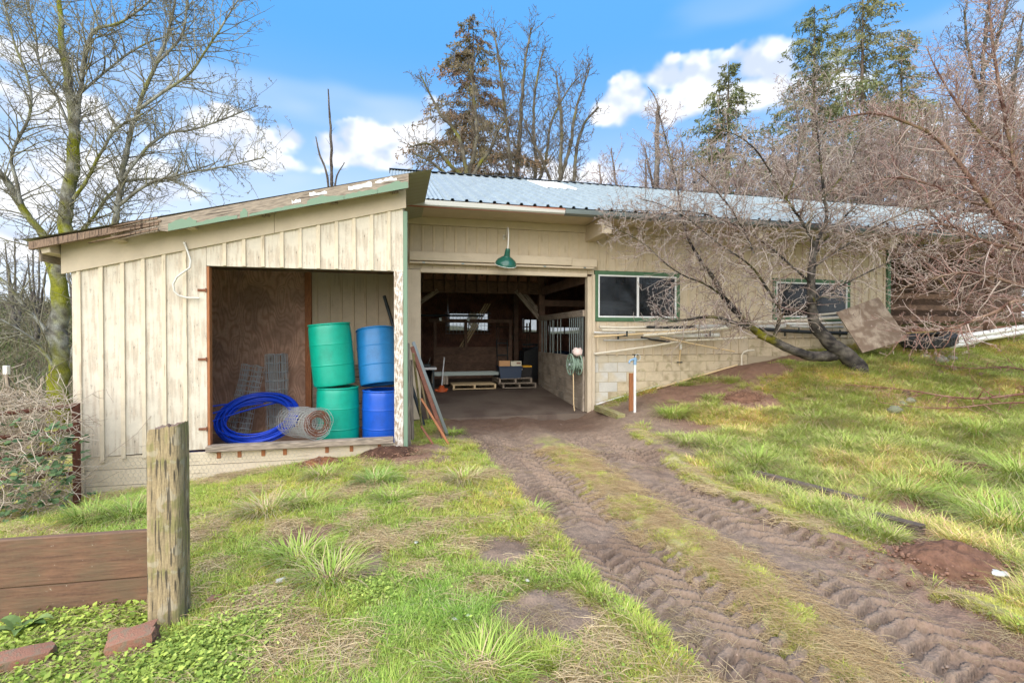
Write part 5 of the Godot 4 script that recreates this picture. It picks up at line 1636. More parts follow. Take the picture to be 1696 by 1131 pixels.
func lumpy(radius: Vector3, seed_: int, rough: float, segs := 14) -> Shape:
	var s := Shape.new()
	var prof := PackedVector2Array()
	for k in 9:
		var a := PI * k / 8.0 - PI / 2
		prof.append(Vector2(cos(a), sin(a)))
	s.lathe(prof, segs)
	noise_b.seed = seed_
	for k in s.v.size():
		var d := s.v[k]
		s.n[k] = (d / radius).normalized()
		s.v[k] = d * radius * (1.0 + rough * noise_b.get_noise_3d(d.x * 9.0, d.y * 9.0, d.z * 9.0))
	noise_b.seed = 4
	return s

# a rough block: a box whose corners are pushed about and whose faces are lumpy
func chunk(size: Vector3, seed_: int, rough: float) -> Shape:
	var s := Shape.new()
	var nn := 7
	noise_b.seed = seed_
	for k in 3:
		var i := (k + 1) % 3
		var j := (k + 2) % 3
		for sg in [-1.0, 1.0]:
			var first := s.v.size()
			for a in nn + 1:
				for b in nn + 1:
					var p := Vector3.ZERO
					p[k] = sg; p[i] = a * 2.0 / nn - 1.0; p[j] = b * 2.0 / nn - 1.0
					var r := p.normalized() * 1.45
					var q := p.lerp(r, 0.22)
					q += Vector3(1, 1, 1) * 0.0 + p.normalized() * rough * noise_b.get_noise_3d(p.x * 6.0, p.y * 6.0, p.z * 6.0) * 2.0
					var no := Vector3.ZERO
					no[k] = sg
					s.vert(q * size * 0.5, (no + p.normalized() * 0.35).normalized(), Vector2(p[i], p[j]))
			for a in nn:
				for b in nn:
					var c := first + a * (nn + 1) + b
					if sg > 0.0:
						for x in [c, c + 1, c + nn + 1, c + 1, c + nn + 2, c + nn + 1]: s.idx.append(x)
					else:
						for x in [c, c + nn + 1, c + 1, c + 1, c + nn + 1, c + nn + 2]: s.idx.append(x)
	noise_b.seed = 4
	return s

func build_yard_things() -> void:
	rng.seed = 9
	# the square post in front
	var g := on_ground(-1.99, -2.86)
	var post := thing("fence_post", "weathered square wooden post standing alone in the foreground", "post", Transform3D(Basis(Vector3.UP, 0.20), g))
	var s := Shape.new()
	var ring := 44
	var rows := 14
	var hgt := 1.08 - g.y
	var first := 0
	for r in rows + 1:
		var y := -0.12 + (hgt + 0.12) * r / rows
		for k in ring + 1:
			var a := TAU * (k % ring) / ring
			var d := Vector2(cos(a), sin(a))
			var sq := 0.084 / pow(pow(absf(d.x), 9.0) + pow(absf(d.y), 9.0), 1.0 / 9.0)
			var groove := 0.0
			for c in [[5, 0.006], [14, 0.009], [22, 0.004], [33, 0.012], [39, 0.006]]:
				var off: float = absf(k % ring - c[0] + noise_a.get_noise_2d(y * 9.0, c[0]) * 2.0)
				groove += c[1] * maxf(0.0, 1.0 - off)
			var rr := sq - groove + noise_b.get_noise_3d(d.x * 30, y * 4.0, d.y * 30) * 0.004
			var yy := y
			if r == rows:
				yy += 0.012 * noise_a.get_noise_2d(d.x * 40, d.y * 40) + 0.016 * d.x
				rr -= 0.006
			s.vert(Vector3(d.x * rr, yy, d.y * rr), Vector3(d.x, 0, d.y), Vector2(a * 0.09, y))
	for r in rows:
		for k in ring:
			var c := r * (ring + 1) + k
			for x in [c, c + 1, c + ring + 1, c + 1, c + ring + 2, c + ring + 1]: s.idx.append(x)
	# normals from the shape itself
	for r in rows + 1:
		for k in ring + 1:
			var c := r * (ring + 1) + k
			var a := s.v[r * (ring + 1) + (k + 1) % ring]
			var b := s.v[r * (ring + 1) + (k + ring - 1) % ring]
			var t := (a - b)
			s.n[c] = Vector3(t.z, 0, -t.x).normalized()
	part("shaft", s, mats.old_post, post)
	var cap := Shape.new()
	var top0 := rows * (ring + 1)
	for k in ring:
		var a := s.v[top0 + k]
		var b := s.v[top0 + k + 1]
		var ai := Vector3(a.x * 0.62, hgt - 0.022, a.z * 0.62) + Vector3(0, 0.012 * noise_b.get_noise_2d(k * 3.0, 2.0), 0)
		var bi := Vector3(b.x * 0.62, hgt - 0.022, b.z * 0.62) + Vector3(0, 0.012 * noise_b.get_noise_2d(((k + 1) % ring) * 3.0, 2.0), 0)
		cap.quad(a, b, bi, ai, Vector3(0, 1, 0), Vector2(a.x, a.z), Vector2(b.x, b.z), Vector2(bi.x, bi.z), Vector2(ai.x, ai.z))
		cap.tri(ai, bi, Vector3(0, hgt - 0.03, 0), Vector3.UP, Vector2(ai.x, ai.z), Vector2(bi.x, bi.z), Vector2.ZERO)
	part("cut_top", cap, mats.rotten_wood, post)
	# two boards on edge behind it
	var a := Vector3(-2.20, 0, -3.02)
	var e := Vector3(-4.4, 0, -2.60)
	var gb := thing("board_edging", "low wall of two red-brown planks on edge beside the post", "plank wall", Transform3D(Basis(Vector3.UP, atan2(-(e.z - a.z), e.x - a.x)), Vector3(a.x, 0, a.z)))
	boxpart("plank", Vector3(1.12, 0.275, 0), Vector3(2.3, 0.282, 0.045), mats.stained_plank, gb, 0.006)
	boxpart("plank", Vector3(1.12, -0.01, 0.005), Vector3(2.3, 0.28, 0.045), mats.stained_plank, gb, 0.006)
	boxpart("stake", Vector3(1.6, 0.1, -0.06), Vector3(0.06, 0.6, 0.05), mats.grey_wood, gb)
	# bricks
	var bg := seen_ground(213, 1090)
	single("brick_chunk", chunk(Vector3(0.20, 0.11, 0.15), 3, 0.24), mats.brick, Transform3D(Basis(Vector3.UP, 0.5) * Basis(Vector3(0, 0, 1), 0.08), bg + Vector3(0, 0.055, 0)), "broken mossy red brick lump at the foot of the post", "brick")
	bg = seen_ground(26, 1118)
	single("brick_chunk", chunk(Vector3(0.27, 0.085, 0.13), 9, 0.09), mats.brick, Transform3D(Basis(Vector3.UP, 0.62) * Basis(Vector3(0, 0, 1), -0.05), bg + Vector3(-0.02, 0.05, 0)), "flat red brick among weeds in the picture's bottom left corner", "brick")
	var rb := seen_ground(352, 1000)
	single("brick_chunk", chunk(Vector3(0.07, 0.03, 0.06), 19, 0.15), mats.brick, Transform3D(Basis(Vector3.UP, 0.3), rb + Vector3(0, 0.015, 0)), "small orange brick scrap in the grass right of the post", "brick")
	# timbers lying beside the track
	for q in [[1252, 794, 1432, 842, 0.10, "grey weathered timber lying along the right edge of the track"], [1452, 868, 1532, 890, 0.09, "short grey timber half buried beside the dirt mound"]]:
		var p := seen_ground(q[0], q[1])
		var r := seen_ground(q[2], q[3])
		timbers.append([Vector2(p.x, p.z), Vector2(r.x, r.z)])
		one("old_timber", strip(p + Vector3(0, 0.045, 0), r + Vector3(0, 0.045, 0), q[4], 0.085, Vector3.UP), mats.dark_timber, p, q[5], "timber")
	var p1 := seen_ground(990, 680)
	var r1 := seen_ground(1030, 694)
	one("old_timber", strip(p1 + Vector3(0, 0.05, 0), r1 + Vector3(0, 0.03, 0), 0.14, 0.1, Vector3.UP), mats.mossy_strip, p1, "mossy log end lying at the door post beside the block wall", "timber")
	# dirt thrown up by moles
	var mounds := [[1570, 935, 0.42, 0.10, "large red-brown dirt mound at the right edge of the track"], [640, 752, 0.42, 0.09, "dark dirt mound against the shed sill below the blue drum"], [530, 770, 0.30, 0.08, "orange-brown dirt mound below the shed sill"], [1232, 660, 0.42, 0.08, "flat dirt mound on the slope below the leaning tree"], [1610, 782, 0.26, 0.05, "small dirt mound in the long grass on the right bank"]]
	for k in mounds.size():
		var q: Array = mounds[k]
		var c := seen_ground(q[0], q[1])
		var m := Shape.new()
		var col := Color(0.20, 0.105, 0.066)
		if k == 1: col = Color(0.10, 0.052, 0.034)
		if k == 2: col = Color(0.25, 0.11, 0.055)
		var segs := 46
		for i in 17:
			for j in segs + 1:
				var t := i / 16.0
				var ang := TAU * (j % segs) / segs
				var rr: float = q[2] * t * (1.0 + 0.25 * noise_a.get_noise_2d(cos(ang) * 6.0 + k * 9.0, sin(ang) * 6.0))
				var x := c.x + cos(ang) * rr * 1.15
				var z := c.z + sin(ang) * rr * 0.8
				var y: float = land(x, z) + q[3] * (pow(cos(t * PI * 0.5), 1.4)) + (noise_b.get_noise_2d(x * 60, z * 60) * 0.03 + noise_a.get_noise_2d(x * 170, z * 170) * 0.016) * (1.0 - t * 0.6) - 0.09 * pow(t, 4.0)
				m.tint = col * (0.85 + 0.5 * noise_b.get_noise_2d(x * 90, z * 90))
				m.vert(Vector3(x, y, z) - c, Vector3.UP, Vector2(x, z))
		for i in 16:
			for j in segs:
				var v := i * (segs + 1) + j
				for x in [v, v + segs + 1, v + 1, v + 1, v + segs + 1, v + segs + 2]: m.idx.append(x)
		for i in range(1, 16):
			for j in segs + 1:
				var v := i * (segs + 1) + j
				var ta := m.v[i * (segs + 1) + (j + 1) % segs] - m.v[i * (segs + 1) + (j + segs - 1) % segs]
				var tb := m.v[v + segs + 1] - m.v[v - segs - 1]
				var nn := ta.cross(tb).normalized()
				m.n[v] = nn if nn.y > 0 else -nn
		single("dirt_mound", m, mats.soil, Transform3D(Basis.IDENTITY, c), q[4], "dirt mound", "mole mounds")
	# leaning sheet, tyre and white pipes by the open bay
	var tl := barn_frame * on_wall(1386, 517, 0.85)
	var tr := barn_frame * on_wall(1455, 492, 0.85)
	var br := barn_frame * on_wall(1506, 562, 1.25)
	var bl := barn_frame * on_wall(1430, 584, 1.25)
	var sh := Shape.new()
	var nn := (tr - tl).cross(bl - tl).normalized()
	if nn.z < 0: nn = -nn
	var off := nn * 0.02
	sh.quad(tl, tr, br, bl, nn, Vector2(0, 0), Vector2(1.1, 0), Vector2(1.1, 1), Vector2(0, 1))
	sh.quad(tl - off, tr - off, br - off, bl - off, -nn, Vector2(0, 0), Vector2(1.1, 0), Vector2(1.1, 1), Vector2(0, 1))
	for k in 4:
		var cs := [tl, tr, br, bl]
		var x: Vector3 = cs[k]
		var y: Vector3 = cs[(k + 1) % 4]
		sh.quad(x, y, y - off, x - off, (y - x).cross(nn).normalized(), Vector2(0, 0), Vector2(1, 0), Vector2(1, 0.02), Vector2(0, 0.02))
	one("particle_board_sheet", sh, mats.particle_board, bl, "weathered brown board sheet leaning under the second window", "board sheet")
	var tc := barn_frame * on_wall(1538, 563, 0.95)
	var tyre := thing("scrap_tyre", "black tyre lying half tilted on the bank beside the board sheet", "tyre", Transform3D(Basis(Vector3(0, 0, 1), 0.16) * Basis(Vector3.RIGHT, 0.10), tc))
	var ts := Shape.new()
	ts.lathe(PackedVector2Array([Vector2(0.27, -0.08), Vector2(0.30, -0.115), Vector2(0.38, -0.125), Vector2(0.44, -0.11), Vector2(0.465, -0.08), Vector2(0.47, 0.0), Vector2(0.465, 0.08), Vector2(0.44, 0.11), Vector2(0.38, 0.125), Vector2(0.30, 0.115), Vector2(0.27, 0.08), Vector2(0.275, 0.06), Vector2(0.36, 0.09), Vector2(0.42, 0.0), Vector2(0.36, -0.09), Vector2(0.275, -0.06), Vector2(0.27, -0.08)]), 40)
	part("casing", ts, mats.rubber, tyre)
	var tread := Shape.new()
	for k in 40:
		var ang := TAU * k / 40
		for lane in [-0.045, 0.045]:
			tread.box(Vector3(cos(ang) * 0.472, lane, sin(ang) * 0.472), Vector3(0.02, 0.06, 0.045), 0.004, Basis(Vector3.UP, -ang + (0.25 if lane > 0 else -0.25)))
	part("tread", tread, mats.rubber, tyre)
	var wl := [[1574, 560, 1700, 541, 7.5, "thick white pipe behind the tyre, uppermost of three"], [1576, 568, 1700, 549, 6.5, "white pipe behind the tyre, middle of three"], [1577, 573, 1650, 556, 7.0, "short white pipe behind the tyre, lowest of three"]]
	for q in wl:
		pipe(Vector2(q[0], q[1]), Vector2(q[2], q[3]), 0.7, 0.5, q[4], mats.pvc_white, q[5])
	# stones and windfall apples on the bank
	var st := [[1534, 597, 0.11, "stone", "mossy stone on the bank, leftmost of the upper group"], [1560, 602, 0.12, "stone", "large mossy stone in the middle of the upper group on the bank"], [1578, 598, 0.09, "stone", "mossy stone, rightmost of the upper group on the bank"], [1484, 686, 0.10, "stone", "grey stone lowest of the group below the fallen branch"], [1497, 672, 0.06, "stone", "small brown stone beside the grey one on the bank"], [1510, 669, 0.07, "stone", "brown stone rightmost below the dark red apple"],
		[1558, 620, 0.055, "rotten_apple", "brown windfall apple, leftmost of the row below the stones"], [1568, 615, 0.05, "rotten_apple", "brown windfall apple second from left below the stones"], [1582, 617, 0.05, "rotten_apple", "brown windfall apple third from left below the stones"], [1594, 616, 0.05, "rotten_apple", "brown windfall apple, rightmost of the row below the stones"], [1502, 656, 0.065, "rotten_apple", "dark red rotten apple above the grey stones on the bank"], [1625, 624, 0.05, "rotten_apple", "dark windfall apple alone right of the row"], [1588, 574, 0.1, "stone", "pale stone under the white pipes beside the tyre"], [1612, 572, 0.11, "stone", "greenish stone under the white pipes, farther from the tyre"]]
	for k in st.size():
		var q: Array = st[k]
		var c := seen_ground(q[0], q[1])
		var r: float = q[2]
		single("stone" if q[3] == "stone" else "windfall_apple", lumpy(Vector3(r, r * (0.68 if q[3] == "stone" else 0.92), r * 0.9), 50 + k, 0.35 if q[3] == "stone" else 0.12), mats[q[3]], Transform3D(Basis(Vector3.UP, k * 1.1), c + Vector3(0, r * 0.5, 0)), q[4], "stone" if q[3] == "stone" else "apple")
	# litter
	var lt := [[1660, 962, 0.036, "crumpled white plastic scrap at the picture's right edge"], [462, 970, 0.022, "small white scrap in the grass right of the post"], [688, 905, 0.014, "tiny white scrap in the middle of the yellow grass"], [752, 1037, 0.012, "tiny white scrap on bare soil left of the track"], [775, 1030, 0.011, "tiny white chip beside another on bare soil"], [874, 970, 0.012, "white pebble at the left edge of the track"]]
	for k in lt.size():
		var q: Array = lt[k]
		var c := seen_ground(q[0], q[1])
		single("litter_scrap", lumpy(Vector3(q[2] * 1.4, q[2] * 0.45, q[2]), 80 + k, 0.9, 18), mats.white_plastic, Transform3D(Basis(Vector3.UP, k), c + Vector3(0, q[2] * 0.5 + 0.012, 0)), q[3], "litter")
	# pipe gate under the brambles
	var gate := thing("pipe_gate", "rusty pipe gate overgrown with brambles beside the shed", "gate", Transform3D(Basis.IDENTITY, Vector3.ZERO))
	var gp := at(124, 800, 5.3)
	var ps := Shape.new()
	ps.bar(Vector3(gp.x, -0.4, gp.z), at(124, 668, 5.3), 0.036, 10)
	part("gate_post", ps, mats.rusty_pipe, gate)
	for q in [[672, 690], [712, 728], [748, 764], [784, 800]]:
		var rs := Shape.new()
		rs.bar(at(122, q[0], 5.28), at(-90, q[1] + 6, 4.75), 0.022, 8)
		part("rail", rs, mats.rusty_pipe, gate)
	var fs := at(10, 650, 6.6)
	var stake := thing("fence_stake", "leaning grey stake with white top beyond the gate", "stake", Transform3D(Basis.IDENTITY, Vector3(fs.x, land(fs.x, fs.z), fs.z)))
	var tp := at(9, 618, 6.6) - stake.position
	var ss_ := Shape.new()
	ss_.bar(Vector3(0.12, -0.1, 0), tp, 0.022, 8)
	part("shaft", ss_, mats.grey_wood, stake)
	boxpart("white_top", tp + Vector3(0, 0.04, 0), Vector3(0.06, 0.12, 0.05), mats.white_plastic, stake)

# ---------------------------------------------------------------- trees
class Woody:
	var wood := Shape.new()          # trunk and limbs
	var fine := Shape.new()          # branches and twigs
	var rng := RandomNumberGenerator.new()
	var bark := Color(0.2, 0.18, 0.15)
	var bark2 := Color(0.3, 0.29, 0.26)
	var moss := Color(0.16, 0.19, 0.02)
	var moss_amount := 0.0
	var twig := Color(0.16, 0.12, 0.1)
	var twig2 := Color(0.24, 0.19, 0.16)
	var grainy := FastNoiseLite.new()
	var buds := 0.0
	var lift := 0.25
	var wiggle := 0.16
	var thin := 0.004
	var limbs: Array = []

	func tone(p: Vector3, r: float) -> Color:
		var n := grainy.get_noise_3dv(p * 3.0) + grainy.get_noise_3dv(p * 11.0) * 0.9
		var c := bark.lerp(bark2, clampf(0.45 + n * 1.2, 0.0, 1.0))
		var m := clampf((grainy.get_noise_3dv(p * 0.8 + Vector3(9, 4, 2)) * 1.3 + grainy.get_noise_3dv(p * 7.0) * 0.5 + moss_amount * 1.4 - 0.5) * 2.0, 0.0, 1.0) * clampf(r / 0.03, 0.3, 1.0)
		return c.lerp(moss, m)

	func limb(pts: PackedVector3Array, rad: PackedFloat32Array) -> void:
		# smooth the polyline and tell its colours
		var cv := Curve3D.new()
		for k in pts.size():
			var t := (pts[mini(k + 1, pts.size() - 1)] - pts[maxi(k - 1, 0)]) * 0.22
			cv.add_point(pts[k], -t, t)
		var near := rad[0] > 0.03 and thin < 0.006
		var steps := maxi(6, int(cv.get_baked_length() / (0.055 if near else 0.14)))
		steps = mini(steps, 110 if near else 46)
		var p2 := PackedVector3Array()
		var r2 := PackedFloat32Array()
		var c2 := PackedColorArray()
		var len := cv.get_baked_length()
		var acc := PackedFloat32Array([0.0])
		for k in range(1, pts.size()):
			acc.append(cv.get_closest_offset(pts[k]))
		for k in steps + 1:
			var d := len * k / steps
			var p := cv.sample_baked(d)
			var i := 0
			while i < pts.size() - 2 and acc[i + 1] < d: i += 1
			var f := clampf((d - acc[i]) / maxf(acc[i + 1] - acc[i], 0.001), 0.0, 1.0)
			var r := lerpf(rad[i], rad[i + 1], f)
			r *= 1.0 + 0.13 * grainy.get_noise_3dv(p * 4.0)
			p += Vector3(grainy.get_noise_3dv(p * 1.3), 0, grainy.get_noise_3dv(p * 1.3 + Vector3(50, 0, 0))) * r * 0.8
			p2.append(p); r2.append(r); c2.append(tone(p, r))
		var sides := 14 if near else 6
		var first := wood.v.size()
		wood.tube(p2, r2, sides, c2, not near)
		if near:                                  # knobbly bark: push the skin in and out, then take its normals anew
			for k in p2.size():
				for j in sides:
					var i := first + k * sides + j
					var q := wood.v[i]
					var bump := grainy.get_noise_3d(q.x * 5.0, q.y * 3.0, q.z * 5.0) * 0.14 + grainy.get_noise_3d(j * 0.9 + 7.0, k * 0.11, 3.0) * 0.16 + grainy.get_noise_3d(q.x * 30.0, q.y * 30.0, q.z * 30.0) * 0.09
					wood.v[i] = q + wood.n[i] * r2[k] * bump
					wood.c[i] = tone(q, r2[k])
			for k in range(1, p2.size() - 1):
				for j in sides:
					var a := first + k * sides + (j + 1) % sides
					var b := first + k * sides + (j + sides - 1) % sides
					var i := first + k * sides + j
					wood.n[i] = (wood.v[i + sides] - wood.v[i - sides]).cross(wood.v[a] - wood.v[b]).normalized() * -1.0
					if wood.n[i].dot(wood.v[i] - p2[k]) < 0.0: wood.n[i] = -wood.n[i]
		limbs.append([p2, r2])

	# branches off a limb; each may branch again
	func sprout(p2: PackedVector3Array, r2: PackedFloat32Array, every: float, from: float, length: float, deeper: int, spread := 1.0) -> void:
		var total := 0.0
		for k in p2.size() - 1: total += p2[k].distance_to(p2[k + 1])
		var d := from * total + rng.randf() * every
		while d < total:
			var run := 0.0
			var k := 0
			while k < p2.size() - 2 and run + p2[k].distance_to(p2[k + 1]) < d:
				run += p2[k].distance_to(p2[k + 1]); k += 1
			var seg := p2[k + 1] - p2[k]
			var f := clampf((d - run) / maxf(seg.length(), 0.0001), 0.0, 1.0)
			var p := p2[k] + seg * f
			var r := lerpf(r2[k], r2[k + 1], f)
			var dir := seg.normalized()
			var side := Vector3(rng.randfn(), rng.randfn(), rng.randfn())
			side = (side - dir * side.dot(dir)).normalized()
			var go := (dir * rng.randf_range(0.15, 0.9) + side * spread + Vector3.UP * rng.randf_range(0.2, 1.6) * lift).normalized()
			var l := length * rng.randf_range(0.35, 1.15) * (1.0 - 0.45 * d / total)
			branch(p, go, l, minf(r * 0.6, 0.006 + l * 0.009), deeper)
			d += every * rng.randf_range(0.5, 1.5)

	func branch(p: Vector3, go: Vector3, l: float, r: float, deeper: int) -> void:
		var n := 5 if l > 0.35 else 3
		var pts := PackedVector3Array([p])
		var rad := PackedFloat32Array([maxf(r, thin)])
		var col := PackedColorArray()
		var c := twig.lerp(twig2, rng.randf())
		if moss_amount > 0.3 and rng.randf() < moss_amount * 0.5:
			c = c.lerp(moss, rng.randf() * 0.6)
		col.append(c)
		var q := p
		for k in n:
			go = (go + Vector3(rng.randfn(), rng.randfn() + lift * 0.35, rng.randfn()) * wiggle).normalized()
			q += go * (l / n)
			pts.append(q); rad.append(maxf(r * (1.0 - 0.8 * (k + 1.0) / n), thin * (1.0 - 0.35 * (k + 1.0) / n))); col.append(c)
		fine.tube(pts, rad, 3, col)
		if buds > 0.0:
			for k in range(1, n + 1):
				if rng.randf() < buds:
					var b := pts[k]
					var e := Vector3(rng.randfn(), rng.randfn(), rng.randfn()).normalized() * 0.02
					fine.tube(PackedVector3Array([b, b + e * 0.6, b + e * 1.5]), PackedFloat32Array([0.002, 0.0055, 0.001]), 3, PackedColorArray([c, c * 0.8, c * 0.8]))
		if deeper > 0:
			sprout(pts, rad, l / (2.6 + deeper * 0.7), 0.12, l * 0.55, deeper - 1)

func px_limb(t: Woody, q: Array, d0: float, d1: float, slim := 1.0) -> void:
	var pts := PackedVector3Array()
	var rad := PackedFloat32Array()
	for k in q.size():
		var d := lerpf(d0, d1, float(k) / (q.size() - 1))
		pts.append(at(q[k][0], q[k][1], d)); rad.append(maxf(q[k][2] * slim * 0.5 * d / LENS, t.thin))
	t.limb(pts, rad)

func place_tree(t: Woody, called: String, label: String, base: Vector3, group := "") -> void:
	var o := thing(called, label, "tree", Transform3D(Basis.IDENTITY, base), group)
	centred(t.wood, base); centred(t.fine, base)
	if t.wood.v.size(): part("trunk", t.wood, mats.bark, o)
	if t.fine.v.size(): part("crown", t.fine, mats.twig, o)

func new_tree(seed_: int) -> Woody:
	var t := Woody.new()
	t.rng.seed = seed_
	t.grainy.seed = seed_; t.grainy.frequency = 1.0; t.grainy.fractal_octaves = 3
	return t

func build_left_tree() -> void:
	var t := new_tree(101)
	t.bark = Color(0.17, 0.155, 0.125); t.bark2 = Color(0.47, 0.475, 0.42); t.moss = Color(0.30, 0.31, 0.03); t.moss_amount = 0.33
	t.twig = Color(0.13, 0.115, 0.085); t.twig2 = Color(0.30, 0.29, 0.215); t.buds = 0.35; t.lift = 0.3; t.wiggle = 0.17
	var L := [
		[[[92, 760, 40], [94, 680, 34], [96, 600, 32], [97, 520, 28], [101, 440, 25], [110, 380, 23], [115, 320, 22], [122, 260, 20], [121, 190, 17], [112, 110, 13], [104, 40, 9], [98, -60, 5]], 9.5, 9.3],
		[[[120, 250, 14], [136, 160, 12], [146, 95, 11], [162, 55, 9], [205, 40, 7], [258, 0, 5], [280, -40, 3]], 9.4, 8.9],
		[[[100, 640, 22], [150, 520, 19], [184, 420, 17], [196, 350, 16], [205, 290, 15], [214, 240, 13], [232, 180, 11], [260, 110, 9], [282, 60, 7], [296, -10, 5]], 9.6, 9.0],
		[[[232, 182, 9], [280, 150, 8], [318, 122, 7], [345, 85, 6], [378, 35, 5], [402, -5, 3]], 9.1, 8.7],
		[[[97, 480, 20], [74, 405, 20], [46, 356, 18], [20, 312, 17], [-4, 282, 15], [-50, 250, 11]], 9.5, 8.8],
		[[[36, 338, 9], [28, 300, 9], [24, 255, 8], [54, 185, 7], [48, 128, 6], [28, 72, 5], [8, -10, 4]], 9.0, 8.6],
		[[[94, 620, 12], [66, 575, 9], [34, 548, 7], [-10, 524, 5]], 9.4, 8.8],
		[[[95, 575, 13], [66, 535, 10], [36, 502, 9], [6, 466, 7], [-30, 440, 5]], 9.4, 9.0],
		[[[95, 660, 9], [70, 662, 7], [48, 640, 6], [40, 668, 5], [20, 700, 4]], 9.3, 9.0],
		[[[200, 340, 9], [244, 308, 8], [300, 290, 6], [376, 276, 5], [440, 262, 3]], 9.2, 8.8],
		[[[124, 330, 10], [150, 292, 9], [172, 250, 7], [196, 214, 6], [240, 190, 5]], 9.3, 8.7],
		[[[118, 215, 8], [96, 160, 7], [70, 110, 6], [62, 50, 5], [40, -20, 3]], 9.4, 9.8],
		[[[204, 300, 8], [262, 232, 7], [330, 214, 5], [396, 190, 4], [430, 176, 2]], 9.2, 9.6],
		[[[122, 170, 7], [180, 120, 6], [235, 80, 5], [300, 58, 3]], 9.3, 9.8],
		[[[104, 400, 10], [140, 380, 9], [186, 320, 7], [230, 298, 5], [300, 300, 3]], 9.5, 10.2],
		[[[262, 108, 7], [305, 60, 6], [312, 10, 5], [322, -40, 3]], 9.0, 9.3]]
	for k in L.size():
		t.moss_amount = 0.66 if k in [0, 4, 7] else 0.52 if k in [6, 8, 10, 14] else 0.3
		px_limb(t, L[k][0], L[k][1], L[k][2], 0.85 if k == 0 else 0.58)
	for k in t.limbs.size():
		t.sprout(t.limbs[k][0], t.limbs[k][1], 0.05, 0.2 if k > 0 else 0.4, 1.45, 2, 0.9)
	var b := at(92, 700, 9.5)
	place_tree(t, "mossy_tree", "large bare mossy tree rising behind the shed's left end", Vector3(b.x, land(b.x, b.z), b.z))

func build_apple_tree() -> void:
	var t := new_tree(202)
	t.bark = Color(0.03, 0.026, 0.024); t.bark2 = Color(0.16, 0.14, 0.12); t.moss = Color(0.27, 0.25, 0.012); t.moss_amount = 0.22
	t.twig = Color(0.20, 0.13, 0.11); t.twig2 = Color(0.47, 0.41, 0.365); t.lift = 0.16; t.wiggle = 0.26; t.buds = 0.08; t.thin = 0.0036
	var g := seen_ground(1418, 614)
	var d := -g.z
	var L := [
		[[[1446, 646, 86], [1434, 628, 62], [1404, 590, 46], [1376, 566, 40], [1356, 542, 34], [1346, 512, 25], [1342, 470, 21], [1344, 430, 19], [1352, 400, 17]], d, d - 0.1, 0],
		[[[1352, 402, 13], [1368, 362, 11], [1362, 320, 10], [1358, 268, 8], [1350, 200, 6], [1344, 140, 4]], d - 0.1, d - 0.3, 1],
		[[[1350, 412, 12], [1330, 372, 10], [1300, 330, 9], [1272, 280, 7], [1236, 236, 5], [1190, 215, 3]], d - 0.1, d - 0.9, 1],
		[[[1346, 442, 12], [1384, 418, 9], [1440, 382, 7], [1500, 352, 5], [1566, 330, 3]], d - 0.1, d - 0.6, 1],
		[[[1388, 588, 32], [1350, 590, 28], [1312, 580, 25], [1276, 562, 22], [1248, 546, 19], [1216, 512, 16], [1196, 490, 14], [1180, 458, 11], [1152, 420, 8], [1132, 370, 6], [1118, 296, 5], [1088, 180, 3]], d, d - 0.5, 1],
		[[[1252, 548, 14], [1216, 534, 12], [1182, 525, 10], [1150, 527, 9], [1118, 531, 6], [1084, 520, 3]], d - 0.3, d - 0.8, 1],
		[[[1280, 562, 12], [1291, 528, 14], [1286, 502, 11], [1266, 470, 9], [1240, 438, 7], [1188, 402, 5], [1122, 352, 4], [1060, 330, 2]], d - 0.2, d - 1.0, 1],
		[[[1344, 470, 9], [1310, 440, 8], [1262, 400, 7], [1212, 372, 6], [1150, 352, 4], [1080, 350, 3], [1010, 348, 2]], d - 0.1, d - 0.9, 1],
		[[[1362, 330, 7], [1395, 290, 6], [1420, 240, 5], [1440, 180, 3]], d - 0.2, d + 0.5, 1],
		[[[1300, 332, 7], [1318, 280, 6], [1322, 220, 5], [1310, 150, 3]], d - 0.5, d - 0.2, 1],
		[[[1345, 500, 8], [1400, 470, 6], [1460, 440, 5], [1530, 410, 3]], d - 0.1, d - 1.0, 1],
		[[[1196, 490, 8], [1168, 470, 7], [1120, 450, 5], [1060, 400, 4], [1000, 372, 2]], d - 0.45, d - 0.7, 1],
		[[[1248, 420, 7], [1225, 370, 6], [1180, 310, 5], [1130, 270, 3], [1080, 250, 2]], d - 0.7, d - 0.4, 1],
		[[[1344, 430, 9], [1380, 380, 7], [1430, 330, 6], [1490, 290, 5], [1540, 230, 3]], d, d + 0.6, 1]]
	for k in L.size():
		px_limb(t, L[k][0], L[k][1], L[k][2], 0.56 if k == 0 else 0.58 if k == 4 else 0.46)
	for k in t.limbs.size():
		if k == 0: t.sprout(t.limbs[k][0], t.limbs[k][1], 0.22, 0.6, 0.9, 2)
		elif k == 4: t.sprout(t.limbs[k][0], t.limbs[k][1], 0.029, 0.28, 0.85, 2)
		else: t.sprout(t.limbs[k][0], t.limbs[k][1], 0.027, 0.05, 0.92, 2)
	place_tree(t, "apple_tree", "bare old apple tree leaning left with a mossy low limb", g)

